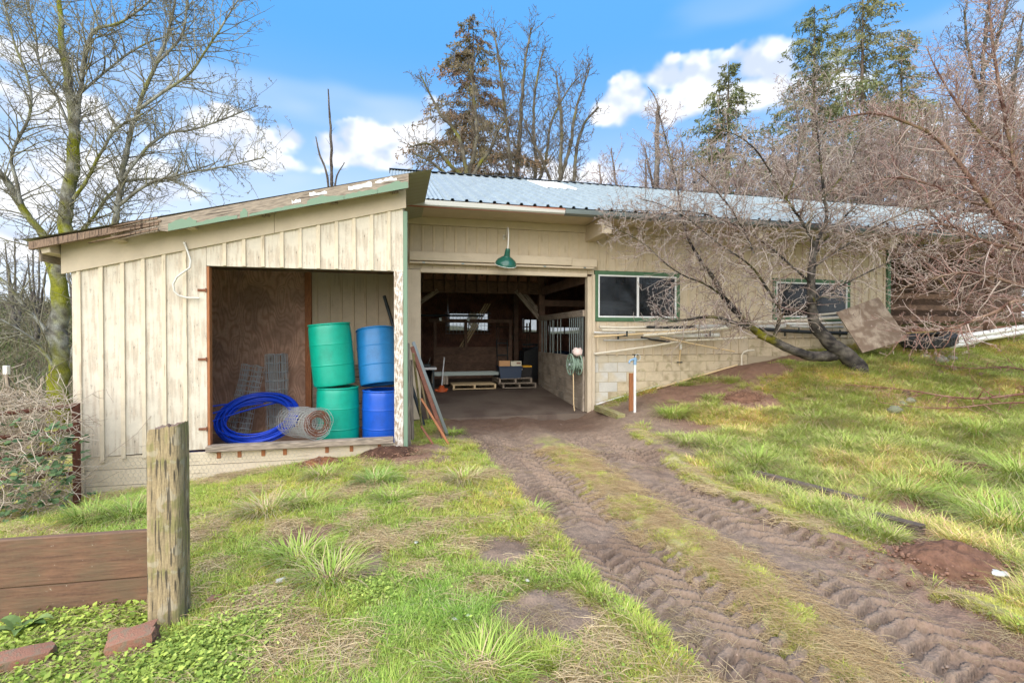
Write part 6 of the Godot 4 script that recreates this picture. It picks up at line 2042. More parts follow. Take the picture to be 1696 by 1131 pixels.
func build_right_thicket() -> void:
	var t := new_tree(303)
	t.bark = Color(0.13, 0.06, 0.045); t.bark2 = Color(0.36, 0.24, 0.18); t.moss = Color(0.20, 0.19, 0.02); t.moss_amount = 0.1
	t.twig = Color(0.23, 0.115, 0.095); t.twig2 = Color(0.47, 0.39, 0.345); t.lift = 0.2; t.wiggle = 0.22; t.buds = 0.1
	var L := [
		[[[1800, 640, 26], [1745, 490, 18], [1702, 414, 14], [1640, 342, 11], [1562, 244, 8], [1500, 205, 6], [1436, 190, 4], [1370, 205, 2]], 7.8, 8.6],
		[[[1790, 600, 16], [1725, 420, 12], [1692, 330, 10], [1664, 210, 7], [1642, 90, 5], [1630, -20, 3]], 7.8, 8.2],
		[[[1745, 490, 10], [1680, 470, 8], [1610, 452, 6], [1540, 462, 4], [1490, 480, 2]], 7.9, 8.4],
		[[[1700, 416, 8], [1630, 400, 7], [1560, 372, 5], [1490, 380, 3], [1430, 400, 2]], 8.0, 8.8],
		[[[1640, 342, 7], [1590, 330, 6], [1520, 300, 5], [1450, 300, 3], [1390, 330, 2]], 8.2, 8.8],
		[[[1790, 560, 12], [1700, 500, 9], [1640, 520, 7], [1570, 545, 5], [1500, 552, 3]], 7.6, 8.2],
		[[[1800, 560, 10], [1700, 460, 8], [1600, 400, 6], [1520, 330, 5], [1470, 250, 3]], 8.4, 9.2],
		[[[1780, 420, 10], [1700, 300, 8], [1620, 220, 6], [1560, 140, 4], [1530, 80, 2]], 8.0, 8.6],
		[[[1660, 520, 6], [1600, 500, 5], [1560, 470, 5], [1530, 430, 3]], 8.6, 9.0],
		[[[1800, 480, 10], [1690, 380, 8], [1600, 350, 6], [1510, 410, 4], [1480, 430, 2]], 8.8, 9.4],
		[[[1760, 520, 8], [1690, 440, 7], [1650, 300, 5], [1590, 180, 4], [1580, 120, 2]], 9.0, 9.6]]
	for q in L:
		px_limb(t, q[0], q[1], q[2], 0.75)
	for k in t.limbs.size():
		t.sprout(t.limbs[k][0], t.limbs[k][1], 0.033, 0.12, 1.0, 2)
	var b := at(1800, 640, 7.8)
	place_tree(t, "red_twig_tree", "reddish twiggy tree reaching in from the right edge", Vector3(b.x, land(b.x, b.z) , b.z))
	# the cut branch lying across the bank
	var f := new_tree(304)
	f.bark = Color(0.22, 0.10, 0.075); f.bark2 = Color(0.36, 0.22, 0.16); f.twig = Color(0.17, 0.05, 0.045); f.twig2 = Color(0.34, 0.2, 0.16); f.lift = 0.1; f.wiggle = 0.1
	for q in [[[1760, 640, 8], [1690, 652, 7], [1600, 660, 6], [1500, 645, 4], [1400, 635, 2]], [[1730, 668, 6], [1660, 668, 5], [1560, 676, 4], [1460, 666, 2]], [[1740, 628, 5], [1680, 606, 4], [1610, 608, 3], [1540, 600, 2]]]:
		var pts := PackedVector3Array()
		var rad := PackedFloat32Array()
		for k in q.size():
			var p := seen_ground(q[k][0], q[k][1] + 14)
			pts.append(p + Vector3(0, 0.12, 0)); rad.append(q[k][2] * 0.28 * -p.z / LENS)
		f.limb(pts, rad)
	for k in f.limbs.size():
		f.sprout(f.limbs[k][0], f.limbs[k][1], 0.12, 0.1, 0.5, 1, 0.7)
	var fb := seen_ground(1700, 670)
	place_tree(f, "fallen_branch", "thin red-barked branches trailing over the grassy bank", fb)
	# thicket of bare brush behind the barn's far end
	for k in 14:
		var s := new_tree(320 + k)
		s.bark = Color(0.15, 0.11, 0.09); s.bark2 = Color(0.30, 0.26, 0.22); s.twig = Color(0.19, 0.115, 0.095); s.twig2 = Color(0.38, 0.315, 0.275); s.lift = 0.35; s.wiggle = 0.2; s.thin = 0.0075
		var px: float = [1030.0, 1075.0, 1130.0, 1190.0, 1240.0, 1290.0, 1350.0, 1400.0, 1455.0, 1510.0, 1560.0, 1610.0, 1660.0, 1710.0][k]
		var top: float = [262.0, 245.0, 230.0, 240.0, 225.0, 215.0, 215.0, 200.0, 190.0, 175.0, 165.0, 150.0, 140.0, 130.0][k]
		var dd: float = 18.0 + 1.6 * (k % 3)
		for j in 6:
			var lean := s.rng.randf_range(-60, 60)
			px_limb(s, [[px + lean * 0.2, 470, 7], [px + lean * 0.5, 380, 5], [px + lean * 0.9, top + 70, 4], [px + lean * 1.1, top + s.rng.randf_range(0, 70), 2]], dd, dd + s.rng.randf_range(-1.5, 1.5))
		for j in s.limbs.size():
			s.sprout(s.limbs[j][0], s.limbs[j][1], 0.11, 0.15, 1.7, 2)
		var bb := at(px, 480, dd)
		place_tree(s, "brush_tree", ["leftmost bare brush tree behind the roof, beside the forked bare tree", "bare brush tree behind the roof at the broken dead trunk", "bare brush tree between the dead trunk and the small dark cedar", "bare brush tree at the small dark cedar's left foot", "bare brush tree at the small dark cedar's right foot", "bare brush tree below the big cloud's right end", "bare brush tree at the foot of the tall dark cedar", "bare brush tree between the tall dark cedar and the pale olive one", "bare brush tree at the right foot of the tall pale olive cedar", "bare brush tree below the hindmost olive cedar", "bare brush tree just left of the tall bare tree at the right", "bare brush tree at the foot of the tall bare tree at the right", "bare brush tree just right of the tall bare tree at the right", "rightmost bare brush tree behind the roof, at the picture's edge"][k], Vector3(bb.x, land(bb.x, bb.z), bb.z), "brush behind the barn")

func cedar(label: String, px: float, top: float, d: float, spread_px: float, density: float, cols: Array, seed_: int, droop: float, bare := 0.0, called := "cedar_tree") -> void:
	var t := new_tree(seed_)
	t.bark = Color(0.13, 0.095, 0.07); t.bark2 = Color(0.24, 0.19, 0.15)
	var crown := Shape.new()
	var base := at(px, 556, d)
	base.y = land(base.x, base.z)
	var tip := at(px, top, d)
	var hgt := tip.y - base.y
	var wide := spread_px * d / LENS
	t.limb(PackedVector3Array([base, base.lerp(tip, 0.4), base.lerp(tip, 0.8), tip]), PackedFloat32Array([0.24, 0.17, 0.07, 0.012]))
	var y := hgt * 0.22
	var r = t.rng
	while y < hgt * 0.985:
		var f := 1.0 - y / hgt
		var l = wide * pow(f, 0.62) * r.randf_range(0.5, 1.12) * (1.25 if r.randf() < 0.12 else 1.0)
		var a = r.randf() * TAU
		var p := base + Vector3(0, y, 0)
		var pts := PackedVector3Array([p])
		var rad := PackedFloat32Array([0.012 + l * 0.008])
		var col := PackedColorArray([t.bark])
		for k in 5:
			var s := (k + 1) / 5.0
			pts.append(p + Vector3(cos(a), 0, sin(a)) * l * s + Vector3(0, l * (0.32 * s - droop * s * s), 0) + Vector3(r.randfn(), r.randfn(), r.randfn()) * 0.05)
			rad.append(maxf(0.003, (0.012 + l * 0.008) * (1.0 - s))); col.append(t.bark.lerp(t.bark2, r.randf()))
		t.fine.tube(pts, rad, 3, col)
		if r.randf() > bare:
			var count := int(l * density * 26.0) + 8
			var patch: Color = (cols[0] as Color).lerp(cols[1], clampf(0.5 + 0.5 * r.randfn(), 0.0, 1.0))
			for k in count:
				var s := pow(r.randf(), 0.7)
				var i := mini(int(s * 5.0), 4)
				var q = pts[i].lerp(pts[i + 1], s * 5.0 - i) + Vector3(r.randfn(), r.randfn() * 0.5, r.randfn()) * 0.13 * (0.4 + l * 0.3)
				var dir := Vector3(cos(a) + r.randfn() * 0.5, -0.5 - droop * 1.5 + r.randfn() * 0.35, sin(a) + r.randfn() * 0.5).normalized()
				var side := dir.cross(Vector3(r.randfn(), r.randfn(), r.randfn())).normalized()
				var nn := dir.cross(side)
				crown.tint = patch.lerp(cols[2], r.randf() * 0.35) * r.randf_range(0.7, 1.25)
				# a frond: a stem with three leaflets
				var fl = r.randf_range(0.12, 0.30)
				for b in 3:
					var at0 = q + dir * fl * (b * 0.3)
					var e = (dir + side * (b - 1.0) * 0.7).normalized() * fl * 0.75
					var sd = nn.cross(e).normalized() * fl * 0.13
					crown.tri(at0 - sd * 0.4, at0 + e * 0.55 + sd, at0 + e, nn)
					crown.tri(at0 - sd * 0.4, at0 + e, at0 + e * 0.5 - sd, nn)
		y += hgt * r.randf_range(0.0015, 0.006)
	var o := thing(called, label, "tree", Transform3D(Basis.IDENTITY, base), "evergreens behind the barn")
	centred(t.wood, base); centred(t.fine, base); centred(crown, base)
	part("trunk", t.wood, mats.bark, o)
	part("branches", t.fine, mats.twig, o)
	part("crown", crown, mats.leaf, o)

func build_far_trees() -> void:
	var brown := [Color(0.20, 0.125, 0.08), Color(0.14, 0.13, 0.055), Color(0.28, 0.18, 0.115)]
	var green := [Color(0.10, 0.135, 0.055), Color(0.165, 0.18, 0.07), Color(0.23, 0.20, 0.09)]
	var olive := [Color(0.15, 0.165, 0.06), Color(0.20, 0.195, 0.075), Color(0.25, 0.2, 0.09)]
	cedar("tall brownish cedar behind the barn ridge, left of the bare trees", 784, 26, 27.0, 175, 1.25, brown, 401, 0.55, 0.1)
	cedar("small dark cedar in front of the right cloud", 1205, 104, 28.0, 130, 0.75, green, 402, 0.35, 0.1)
	cedar("tall dark cedar right of the big cloud", 1346, 12, 28.0, 160, 0.8, green, 403, 0.4, 0.05)
	cedar("tall pale olive cedar touching the picture's top", 1425, -30, 31.0, 210, 0.75, olive, 404, 0.5, 0.1)
	cedar("olive cedar standing behind the tall pale one", 1490, 60, 35.0, 160, 0.75, olive, 405, 0.5, 0.2)
	var far := [
		["bare tree with straight stems right beside the tall brownish cedar", 501, 25.0, [[[856, 420, 10], [856, 290, 8], [862, 200, 7], [868, 120, 5], [880, 50, 3]], [[850, 400, 8], [846, 280, 7], [836, 180, 5], [824, 90, 4], [818, 50, 2]], [[868, 400, 8], [886, 290, 7], [884, 190, 5], [892, 120, 4], [900, 85, 2]], [[870, 330, 6], [900, 280, 5], [912, 210, 4], [935, 160, 3], [958, 130, 2]]], 1.7],
		["forked bare tree between the brownish cedar and the big cloud", 502, 24.0, [[[925, 420, 9], [926, 300, 8], [930, 230, 6], [928, 180, 5], [920, 120, 2]], [[926, 300, 7], [945, 240, 6], [952, 190, 5], [976, 115, 2]], [[940, 400, 8], [950, 300, 7], [962, 220, 5], [990, 180, 3]], [[920, 330, 6], [900, 270, 5], [880, 230, 4], [868, 200, 2]]], 1.5],
		["mossy spreading bare tree at the foot of the brownish cedar", 503, 23.0, [[[775, 420, 10], [774, 300, 8], [760, 230, 6], [730, 190, 5], [698, 128, 2]], [[772, 300, 7], [735, 262, 6], [712, 240, 4], [676, 246, 2]], [[776, 290, 7], [790, 230, 6], [785, 160, 4], [778, 110, 2]], [[770, 310, 6], [740, 290, 5], [715, 270, 4], [684, 255, 2]], [[776, 300, 6], [810, 250, 5], [830, 210, 3], [850, 190, 2]]], 1.4],
		["tall bare tree at the right edge rising to the picture's top", 504, 22.0, [[[1618, 420, 10], [1618, 280, 8], [1622, 160, 7], [1628, 60, 5], [1640, -40, 3]], [[1622, 160, 6], [1600, 90, 4], [1592, 20, 3]], [[1624, 120, 6], [1650, 60, 4], [1664, 0, 2]], [[1620, 230, 6], [1660, 160, 5], [1690, 80, 3]]], 1.5],
		["grey bare tree beyond the right edge of the barn roof", 505, 20.0, [[[1700, 430, 9], [1690, 300, 7], [1672, 200, 6], [1680, 100, 4], [1690, 30, 2]], [[1690, 300, 6], [1650, 240, 5], [1620, 200, 3]]], 1.4]]
	for q in far:
		var t := new_tree(q[1])
		t.bark = Color(0.11, 0.095, 0.07); t.bark2 = Color(0.25, 0.225, 0.17); t.moss = Color(0.21, 0.2, 0.03); t.moss_amount = 0.35 if q[1] == 503 else 0.1
		t.twig = Color(0.085, 0.065, 0.05); t.twig2 = Color(0.2, 0.175, 0.14); t.lift = 0.45; t.wiggle = 0.15; t.thin = 0.0115
		for l in q[3]:
			px_limb(t, l, q[2], q[2] + t.rng.randf_range(-1.0, 1.0))
		for k in t.limbs.size():
			t.sprout(t.limbs[k][0], t.limbs[k][1], 0.12, 0.2, q[4] * 1.3, 2, 0.8)
		var b := at(q[3][0][0][0], 556, q[2])
		place_tree(t, "bare_tree", q[0], Vector3(b.x, land(b.x, b.z), b.z), "bare trees behind the barn")
	# broken snag and young shoots
	var s := new_tree(510)
	s.bark = Color(0.12, 0.095, 0.08); s.bark2 = Color(0.27, 0.24, 0.21); s.twig = Color(0.14, 0.1, 0.085); s.twig2 = Color(0.25, 0.2, 0.18); s.lift = 0.6
	px_limb(s, [[1086, 420, 10], [1087, 280, 8], [1088, 210, 7], [1090, 178, 6]], 20, 20)
	px_limb(s, [[1090, 180, 3], [1082, 160, 2], [1072, 146, 1]], 20, 20)
	s.sprout(s.limbs[0][0], s.limbs[0][1], 0.3, 0.3, 0.9, 1)
	var sb := at(1086, 556, 20)
	place_tree(s, "dead_snag", "broken dead trunk standing in front of the big cloud", Vector3(sb.x, land(sb.x, sb.z), sb.z))
	var y := new_tree(511)
	y.bark = Color(0.10, 0.08, 0.065); y.bark2 = Color(0.2, 0.17, 0.14); y.twig = Color(0.10, 0.08, 0.06); y.twig2 = Color(0.2, 0.17, 0.14); y.lift = 0.8; y.wiggle = 0.08
	px_limb(y, [[551, 420, 6], [551, 300, 5], [548, 220, 4], [545, 150, 2]], 14, 14)
	px_limb(y, [[548, 420, 4], [545, 310, 3.5], [530, 255, 3], [524, 228, 1.5]], 14, 14.2)
	px_limb(y, [[552, 420, 3], [556, 310, 3], [566, 280, 2], [572, 270, 1]], 14, 14.1)
	for k in 3: y.sprout(y.limbs[k][0], y.limbs[k][1], 0.32, 0.55, 0.35, 0)
	var yb := at(551, 556, 14)
	place_tree(y, "young_tree", "thin leafless sapling behind the shed roof", Vector3(yb.x, land(yb.x, yb.z), yb.z))
	# brush on the slope across the valley: one mass
	var m := Shape.new()
	var r := RandomNumberGenerator.new()
	r.seed = 77
	for k in 2600:
		var a := deg_to_rad(r.randf_range(-62, -24))
		var d := r.randf_range(16.0, 95.0)
		var x := sin(a) * d
		var z := -cos(a) * d
		var p := Vector3(x, land(x, z) - 0.1, z)
		var h := r.randf_range(0.6, 1.7) * (0.7 + d * 0.012)
		var c := Color(0.11, 0.085, 0.06).lerp(Color(0.20, 0.19, 0.10), r.randf())
		if r.randf() < 0.16: c = Color(0.10, 0.135, 0.04)
		for j in 8:
			var e := Vector3(r.randfn() * 0.55, r.randf_range(0.5, 1.0), r.randfn() * 0.55) * h
			var q := p + Vector3(r.randfn(), 0, r.randfn()) * 0.5 * h
			var w := 0.006 + d * 0.0006
			m.tube(PackedVector3Array([q, q + e * 0.5 + Vector3(r.randfn(), 0, r.randfn()) * 0.12 * h, q + e]), PackedFloat32Array([w, w * 0.8, w * 0.3]), 3, PackedColorArray([c, c, c * 1.2]))
	var bo := single("distant_brush", m, mats.twig, Transform3D.IDENTITY, "leafless grey-brown brush covering the far slope beyond the gate", "brush", "", "stuff")
	for k in 5:
		var t := new_tree(530 + k)
		t.bark = Color(0.12, 0.105, 0.085); t.bark2 = Color(0.25, 0.23, 0.2); t.twig = Color(0.14, 0.11, 0.09); t.twig2 = Color(0.25, 0.22, 0.19); t.lift = 0.4; t.thin = 0.013
		var px: float = [-20.0, 25.0, 60.0, 130.0, 200.0][k]
		var dd: float = [34.0, 42.0, 38.0, 46.0, 40.0][k]
		for j in 4:
			var lean = t.rng.randf_range(-18, 18)
			px_limb(t, [[px, 560, 6], [px + lean * 0.4, 520, 5], [px + lean, 450 + 14 * k % 40, 3], [px + lean * 1.5, 410 + t.rng.randf_range(-20, 30), 1.5]], dd, dd + t.rng.randf_range(-2, 2))
		for j in t.limbs.size(): t.sprout(t.limbs[j][0], t.limbs[j][1], 0.4, 0.2, 1.8, 2)
		var b := at(px, 560, dd)
		place_tree(t, "valley_tree", ["distant bare tree on the far slope at the picture's left edge", "distant bare tree on the far slope above the fence stake", "distant bare tree on the far slope left of the mossy trunk", "distant bare tree on the far slope behind the shed's left wall", "distant bare tree on the far slope behind the shed roof"][k], Vector3(b.x, land(b.x, b.z), b.z), "trees on the far slope")

# ---------------------------------------------------------------- grass and weeds
func blade(s: Shape, r: RandomNumberGenerator, p: Vector3, dir: Vector3, length: float, width: float, bend: float, c0: Color, c1: Color) -> void:
	var side := Vector3(-dir.z, 0, dir.x).normalized()
	var segs := 3
	var prev := p
	var up := (Vector3.UP + dir * 0.35).normalized()
	var first := s.v.size()
	for k in segs + 1:
		var t := float(k) / segs
		var w := width * (1.0 - t * t * 0.95)
		var q := p + up * length * t * (1.0 - 0.28 * bend * t) + dir * length * bend * t * t * 0.85 - Vector3.UP * length * bend * bend * 0.33 * t * t * t
		var nn := (Vector3.UP * 0.6 - dir * 0.6 + Vector3.UP * t).normalized()
		s.tint = c0.lerp(c1, t)
		s.vert(q - side * w, nn, Vector2.ZERO); s.vert(q + side * w, nn, Vector2.ZERO)
	for k in segs:
		var i := first + k * 2
		for x in [i, i + 2, i + 1, i + 1, i + 2, i + 3]: s.idx.append(x)

func tuft(seed_: int, count: int, height: float, radius: float, width: float, bend: float, green: Color, tipc: Color, straw: float) -> Shape:
	var s := Shape.new()
	var r := RandomNumberGenerator.new()
	r.seed = seed_
	for k in count:
		var a := r.randf() * TAU
		var dir := Vector3(cos(a), 0, sin(a))
		var p := dir * radius * sqrt(r.randf())
		var c0 := green.lerp(tipc, r.randf()) * r.randf_range(0.85, 1.15)
		var c1 := c0
		var bd := bend * r.randf_range(0.4, 1.3)
		var l := height * r.randf_range(0.5, 1.1)
		if r.randf() < straw:
			c0 = Color(0.52, 0.40, 0.21).lerp(Color(0.64, 0.53, 0.32), r.randf()); c1 = c0; bd *= 1.45; l *= 0.95
		blade(s, r, p - Vector3(0, 0.015, 0), (dir + Vector3(r.randfn(), 0, r.randfn()) * 0.4).normalized(), l, width * r.randf_range(0.6, 1.2), bd, c0, c1)
	return s

func litter_mat(seed_: int, count: int, size: float, green := false) -> Shape:
	var s := Shape.new()
	var r := RandomNumberGenerator.new()
	r.seed = seed_
	for k in count:
		var p := Vector3(r.randfn() * size * 0.5, r.randf_range(0.004, 0.03), r.randfn() * size * 0.5)
		var a := r.randf() * TAU
		var d := Vector3(cos(a), r.randf_range(-0.12, 0.2), sin(a)) * r.randf_range(0.02, 0.075)
		var c := Color(0.66, 0.53, 0.31).lerp(Color(0.38, 0.27, 0.15), r.randf())
		s.tube(PackedVector3Array([p - d, p + Vector3(0, 0.006, 0), p + d]), PackedFloat32Array([0.0009, 0.0013, 0.0006]), 3, PackedColorArray([c, c, c]))
	return s

func leafy(seed_: int, count: int, size: float, leaf: float, height: float, c0: Color, c1: Color) -> Shape:
	var s := Shape.new()
	var r := RandomNumberGenerator.new()
	r.seed = seed_
	for k in count:
		var p := Vector3(r.randfn() * size * 0.5, r.randf() * height, r.randfn() * size * 0.5)
		var a := r.randf() * TAU
		var d := Vector3(cos(a), r.randf_range(-0.1, 0.5), sin(a)).normalized()
		var side := d.cross(Vector3.UP + Vector3(r.randfn(), 0, r.randfn()) * 0.35).normalized()
		var nn := side.cross(d).normalized()
		if nn.y < 0: nn = -nn
		var l := leaf * r.randf_range(0.45, 1.55)
		s.tint = c0.lerp(c1, r.randf()) * r.randf_range(0.8, 1.15)
		var m := p + d * l * 0.5 - nn * l * 0.06
		s.tri(p, m + side * l * 0.32, m, nn); s.tri(p, m, m - side * l * 0.32, nn)
		s.tri(m + side * l * 0.32, p + d * l, m, nn); s.tri(m, p + d * l, m - side * l * 0.32, nn)
	return s

func scatter(called: String, meshes: Array, spots: Array, label: String, category: String, m: Material) -> void:
	var o := Node3D.new()
	o.name = numbered(called)
	add_child(o, true)
	tag(o, label, category, "", "stuff")
	for k in meshes.size():
		var mine := []
		for i in range(k, spots.size(), meshes.size()):
			mine.append(spots[i])
		var mm := MultiMesh.new()
		mm.transform_format = MultiMesh.TRANSFORM_3D
		mm.use_colors = true
		mm.mesh = (meshes[k] as Shape).mesh()
		mm.instance_count = mine.size()
		for i in mine.size():
			mm.set_instance_transform(i, mine[i][0]); mm.set_instance_color(i, mine[i][1])
		var inst := MultiMeshInstance3D.new()
		inst.name = called
		inst.multimesh = mm
		inst.material_override = m
		o.add_child(inst, true)

func spot(r: RandomNumberGenerator, x: float, z: float, size: float, tint: Color, sink := 0.0) -> Array:
	var y := land(x, z) + rut(x, z) - sink
	var b := Basis(Vector3.UP, r.randf() * TAU).scaled(Vector3(size, size * r.randf_range(0.8, 1.2), size))
	return [Transform3D(b, Vector3(x, y, z)), tint]

func blocked(x: float, z: float) -> bool:
	var l := barn_inv * Vector3(x, 0, z)
	return (l.z < 0.05 and l.z > -9.5 and l.x > -3.6) or (l.z < 2.42 and l.z > -0.2 and l.x > -7.5 and l.x < -3.55)

var timbers: Array = []

func near_timber(x: float, z: float) -> bool:
	for q in timbers:
		var p := Geometry2D.get_closest_point_to_segment(Vector2(x, z), q[0], q[1])
		if p.distance_to(Vector2(x, z)) < 0.13: return true
	return false

func build_grass() -> void:
	var r := RandomNumberGenerator.new()
	r.seed = 1234
	var fresh := Color(0.235, 0.36, 0.055)
	var tip := Color(0.46, 0.55, 0.12)
	var lawn: Array = []
	var mossy: Array = []
	var dead: Array = []
	var clover: Array = []
	var long: Array = []
	for k in 185000:
		# more of them close by
		var z := -lerpf(1.75, 12.5, pow(r.randf(), 1.5))
		var x := r.randf_range(-1.25, 1.4) * (-z) + r.randf_range(-0.3, 0.3)
		if blocked(x, z) or x < -7.5 or near_timber(x, z):
			continue
		var b := bareness(x, z)
		var n1 := noise_b.get_noise_2d(x * 5.0 + 40.0, z * 5.0)
		var n2 := noise_a.get_noise_2d(x * 14.0, z * 14.0)
		var n3 := noise_a.get_noise_2d(x * 4.0 + 90.0, z * 4.0)
		var l1 := along(TRACK_LR, z)
		var r0 := along(TRACK_RL, z)
		var strip_ := x > l1 - 0.05 and x < r0 + 0.05
		if strip_:
			if z > -6.6 and n2 + n1 * 0.5 < 0.0 and r.randf() < 0.4 and (b < 0.75 or r.randf() < 0.3):
				mossy.append(spot(r, x, z, r.randf_range(0.6, 1.2), Color(1, 1, 1) * r.randf_range(0.75, 1.2)))
			continue
		if b > 0.55:
			if r.randf() < 0.008 and z > -7.0:
				dead.append(spot(r, x, z, r.randf_range(0.5, 0.9), Color(1, 1, 1) * r.randf_range(0.5, 0.9)))
			continue
		var right := x > along(TRACK_RR, z)
		var roll := r.randf()
		if right:
			if n2 < -0.25 and roll < 0.1:
				dead.append(spot(r, x, z, r.randf_range(0.7, 1.3), Color(1, 1, 1) * r.randf_range(0.7, 1.1)))
			elif roll < 0.58 and x - along(TRACK_RR, z) > 0.25:
				lawn.append(spot(r, x, z, r.randf_range(0.8, 1.7), Color(1.05, 1.0, 0.95).lerp(Color(1.75, 1.3, 1.6), clampf(n3 * 1.8 + n2, 0.0, 0.9)) * r.randf_range(0.85, 1.3)))
			elif roll < 0.76:
				mossy.append(spot(r, x, z, r.randf_range(0.8, 1.5), Color(1, 1, 1) * r.randf_range(0.75, 1.15)))
			elif roll < 0.97 and x - along(TRACK_RR, z) > 0.4:
				long.append(spot(r, x, z, r.randf_range(0.45, 0.95), Color(1, 1, 1).lerp(Color(1.7, 1.25, 1.5), clampf(n3 * 1.5 - n2, 0.0, 0.9)) * r.randf_range(0.85, 1.25)))
		else:
			if n3 > (0.42 if x > -1.3 else 0.2) and z > -3.2 and x < 0.3:
				if roll < 0.45: clover.append(spot(r, x, z, r.randf_range(0.7, 1.2), Color(1, 1, 1) * r.randf_range(0.8, 1.2)))
			elif n2 > 0.28 or (n1 > 0.40 and z > -4.0):
				if roll < 0.13: dead.append(spot(r, x, z, r.randf_range(0.8, 1.4), Color(1, 1, 1) * r.randf_range(0.8, 1.15)))
				elif roll < 0.62: mossy.append(spot(r, x, z, r.randf_range(0.7, 1.3), Color(1.05, 1, 0.95) * r.randf_range(0.8, 1.1)))
				elif roll < 0.8: lawn.append(spot(r, x, z, r.randf_range(0.5, 1.0), Color(1.3, 1.1, 1.0) * r.randf_range(0.8, 1.1)))
			elif roll < 0.52:
				mossy.append(spot(r, x, z, r.randf_range(0.8, 1.6), Color(1, 1, 1) * r.randf_range(0.8, 1.2)))
			elif roll < 0.88:
				lawn.append(spot(r, x, z, r.randf_range(0.6, 1.2), Color(1.1 + n1 * 0.4, 1.0, 0.9) * r.randf_range(0.8, 1.2)))
			elif roll < 0.91:
				clover.append(spot(r, x, z, r.randf_range(0.6, 1.0), Color(0.9, 1, 0.9) * r.randf_range(0.7, 1.1)))
	# weeds round the post and in the lower left corner
	for k in 1500:
		var x := r.randf_range(-3.0, -1.55)
		var z := r.randf_range(-3.0, -1.9)
		if noise_a.get_noise_2d(x * 7.0, z * 7.0 + 30.0) < 0.12:
			clover.append(spot(r, x, z, r.randf_range(0.7, 1.6), Color(1.05, 1.05, 0.9) * r.randf_range(0.7, 1.2)))
			if r.randf() < 0.12: lawn.append(spot(r, x, z, r.randf_range(0.6, 1.4), Color(1.1, 1.05, 0.9)))
			if r.randf() < 0.05: dead.append(spot(r, x, z, 0.9, Color(1, 1, 1), -0.03))
	# the strip between the wheel tracks: broken cushions of moss and short grass
	for k in 16000:
		var z := -lerpf(1.8, 6.7, pow(r.randf(), 1.2))
		var x := lerpf(along(TRACK_LR, z) - 0.16, along(TRACK_RL, z) + 0.16, r.randf())
		var n2 := noise_a.get_noise_2d(x * 14.0, z * 14.0) + noise_b.get_noise_2d(x * 30.0, z * 30.0) * 0.8
		var mid_ := 1.0 - absf(2.0 * (x - along(TRACK_LR, z)) / (along(TRACK_RL, z) - along(TRACK_LR, z)) - 1.0)
		if n2 < -0.12 + mid_ * 0.16 and r.randf() < 0.62:
			mossy.append(spot(r, x, z, r.randf_range(0.35, 0.95), Color(1, 1, 1) * r.randf_range(0.8, 1.15), -0.004))
			if r.randf() < 0.06: lawn.append(spot(r, x, z, r.randf_range(0.4, 0.9), Color(1.2, 1.1, 0.9)))
		elif r.randf() < 0.05: dead.append(spot(r, x, z, r.randf_range(0.5, 0.9), Color(0.9, 0.85, 0.8)))
	print("grass ", lawn.size(), " ", mossy.size(), " ", dead.size(), " ", clover.size(), " ", long.size())
	var t1 := []
	var t2 := []
	var t3 := []
	var t4 := []
	var t5 := []
	for k in 4:
		t1.append(tuft(10 + k, 26, 0.085, 0.06, 0.0022, 0.75, fresh, tip, 0.2))
		t2.append(tuft(20 + k, 40, 0.034, 0.065, 0.0019, 0.9, Color(0.42, 0.43, 0.075), Color(0.61, 0.58, 0.14), 0.32))
		t3.append(litter_mat(30 + k, 46, 0.13))
		t4.append(leafy(40 + k, 34, 0.12, 0.018, 0.045, Color(0.20, 0.30, 0.05), Color(0.42, 0.50, 0.11)))
		t5.append(tuft(50 + k, 46, 0.26, 0.06, 0.0034, 1.1, Color(0.25, 0.34, 0.07), Color(0.45, 0.51, 0.14), 0.42))
	scatter("short_grass", t1, lawn, "short green grass covering the yard and the bank", "grass", mats.grass)
	scatter("yellow_moss", t2, mossy, "yellow-green mossy turf between and beside the wheel tracks", "moss", mats.grass)
	scatter("dry_litter", t3, dead, "dry straw and dead stalks lying on the soil", "straw", mats.twig)
	scatter("chickweed", t4, clover, "small bright green leafy weeds in the foreground", "weeds", mats.leaf)
	scatter("long_grass", t5, long, "loose longer grass on the bank", "grass", mats.grass)
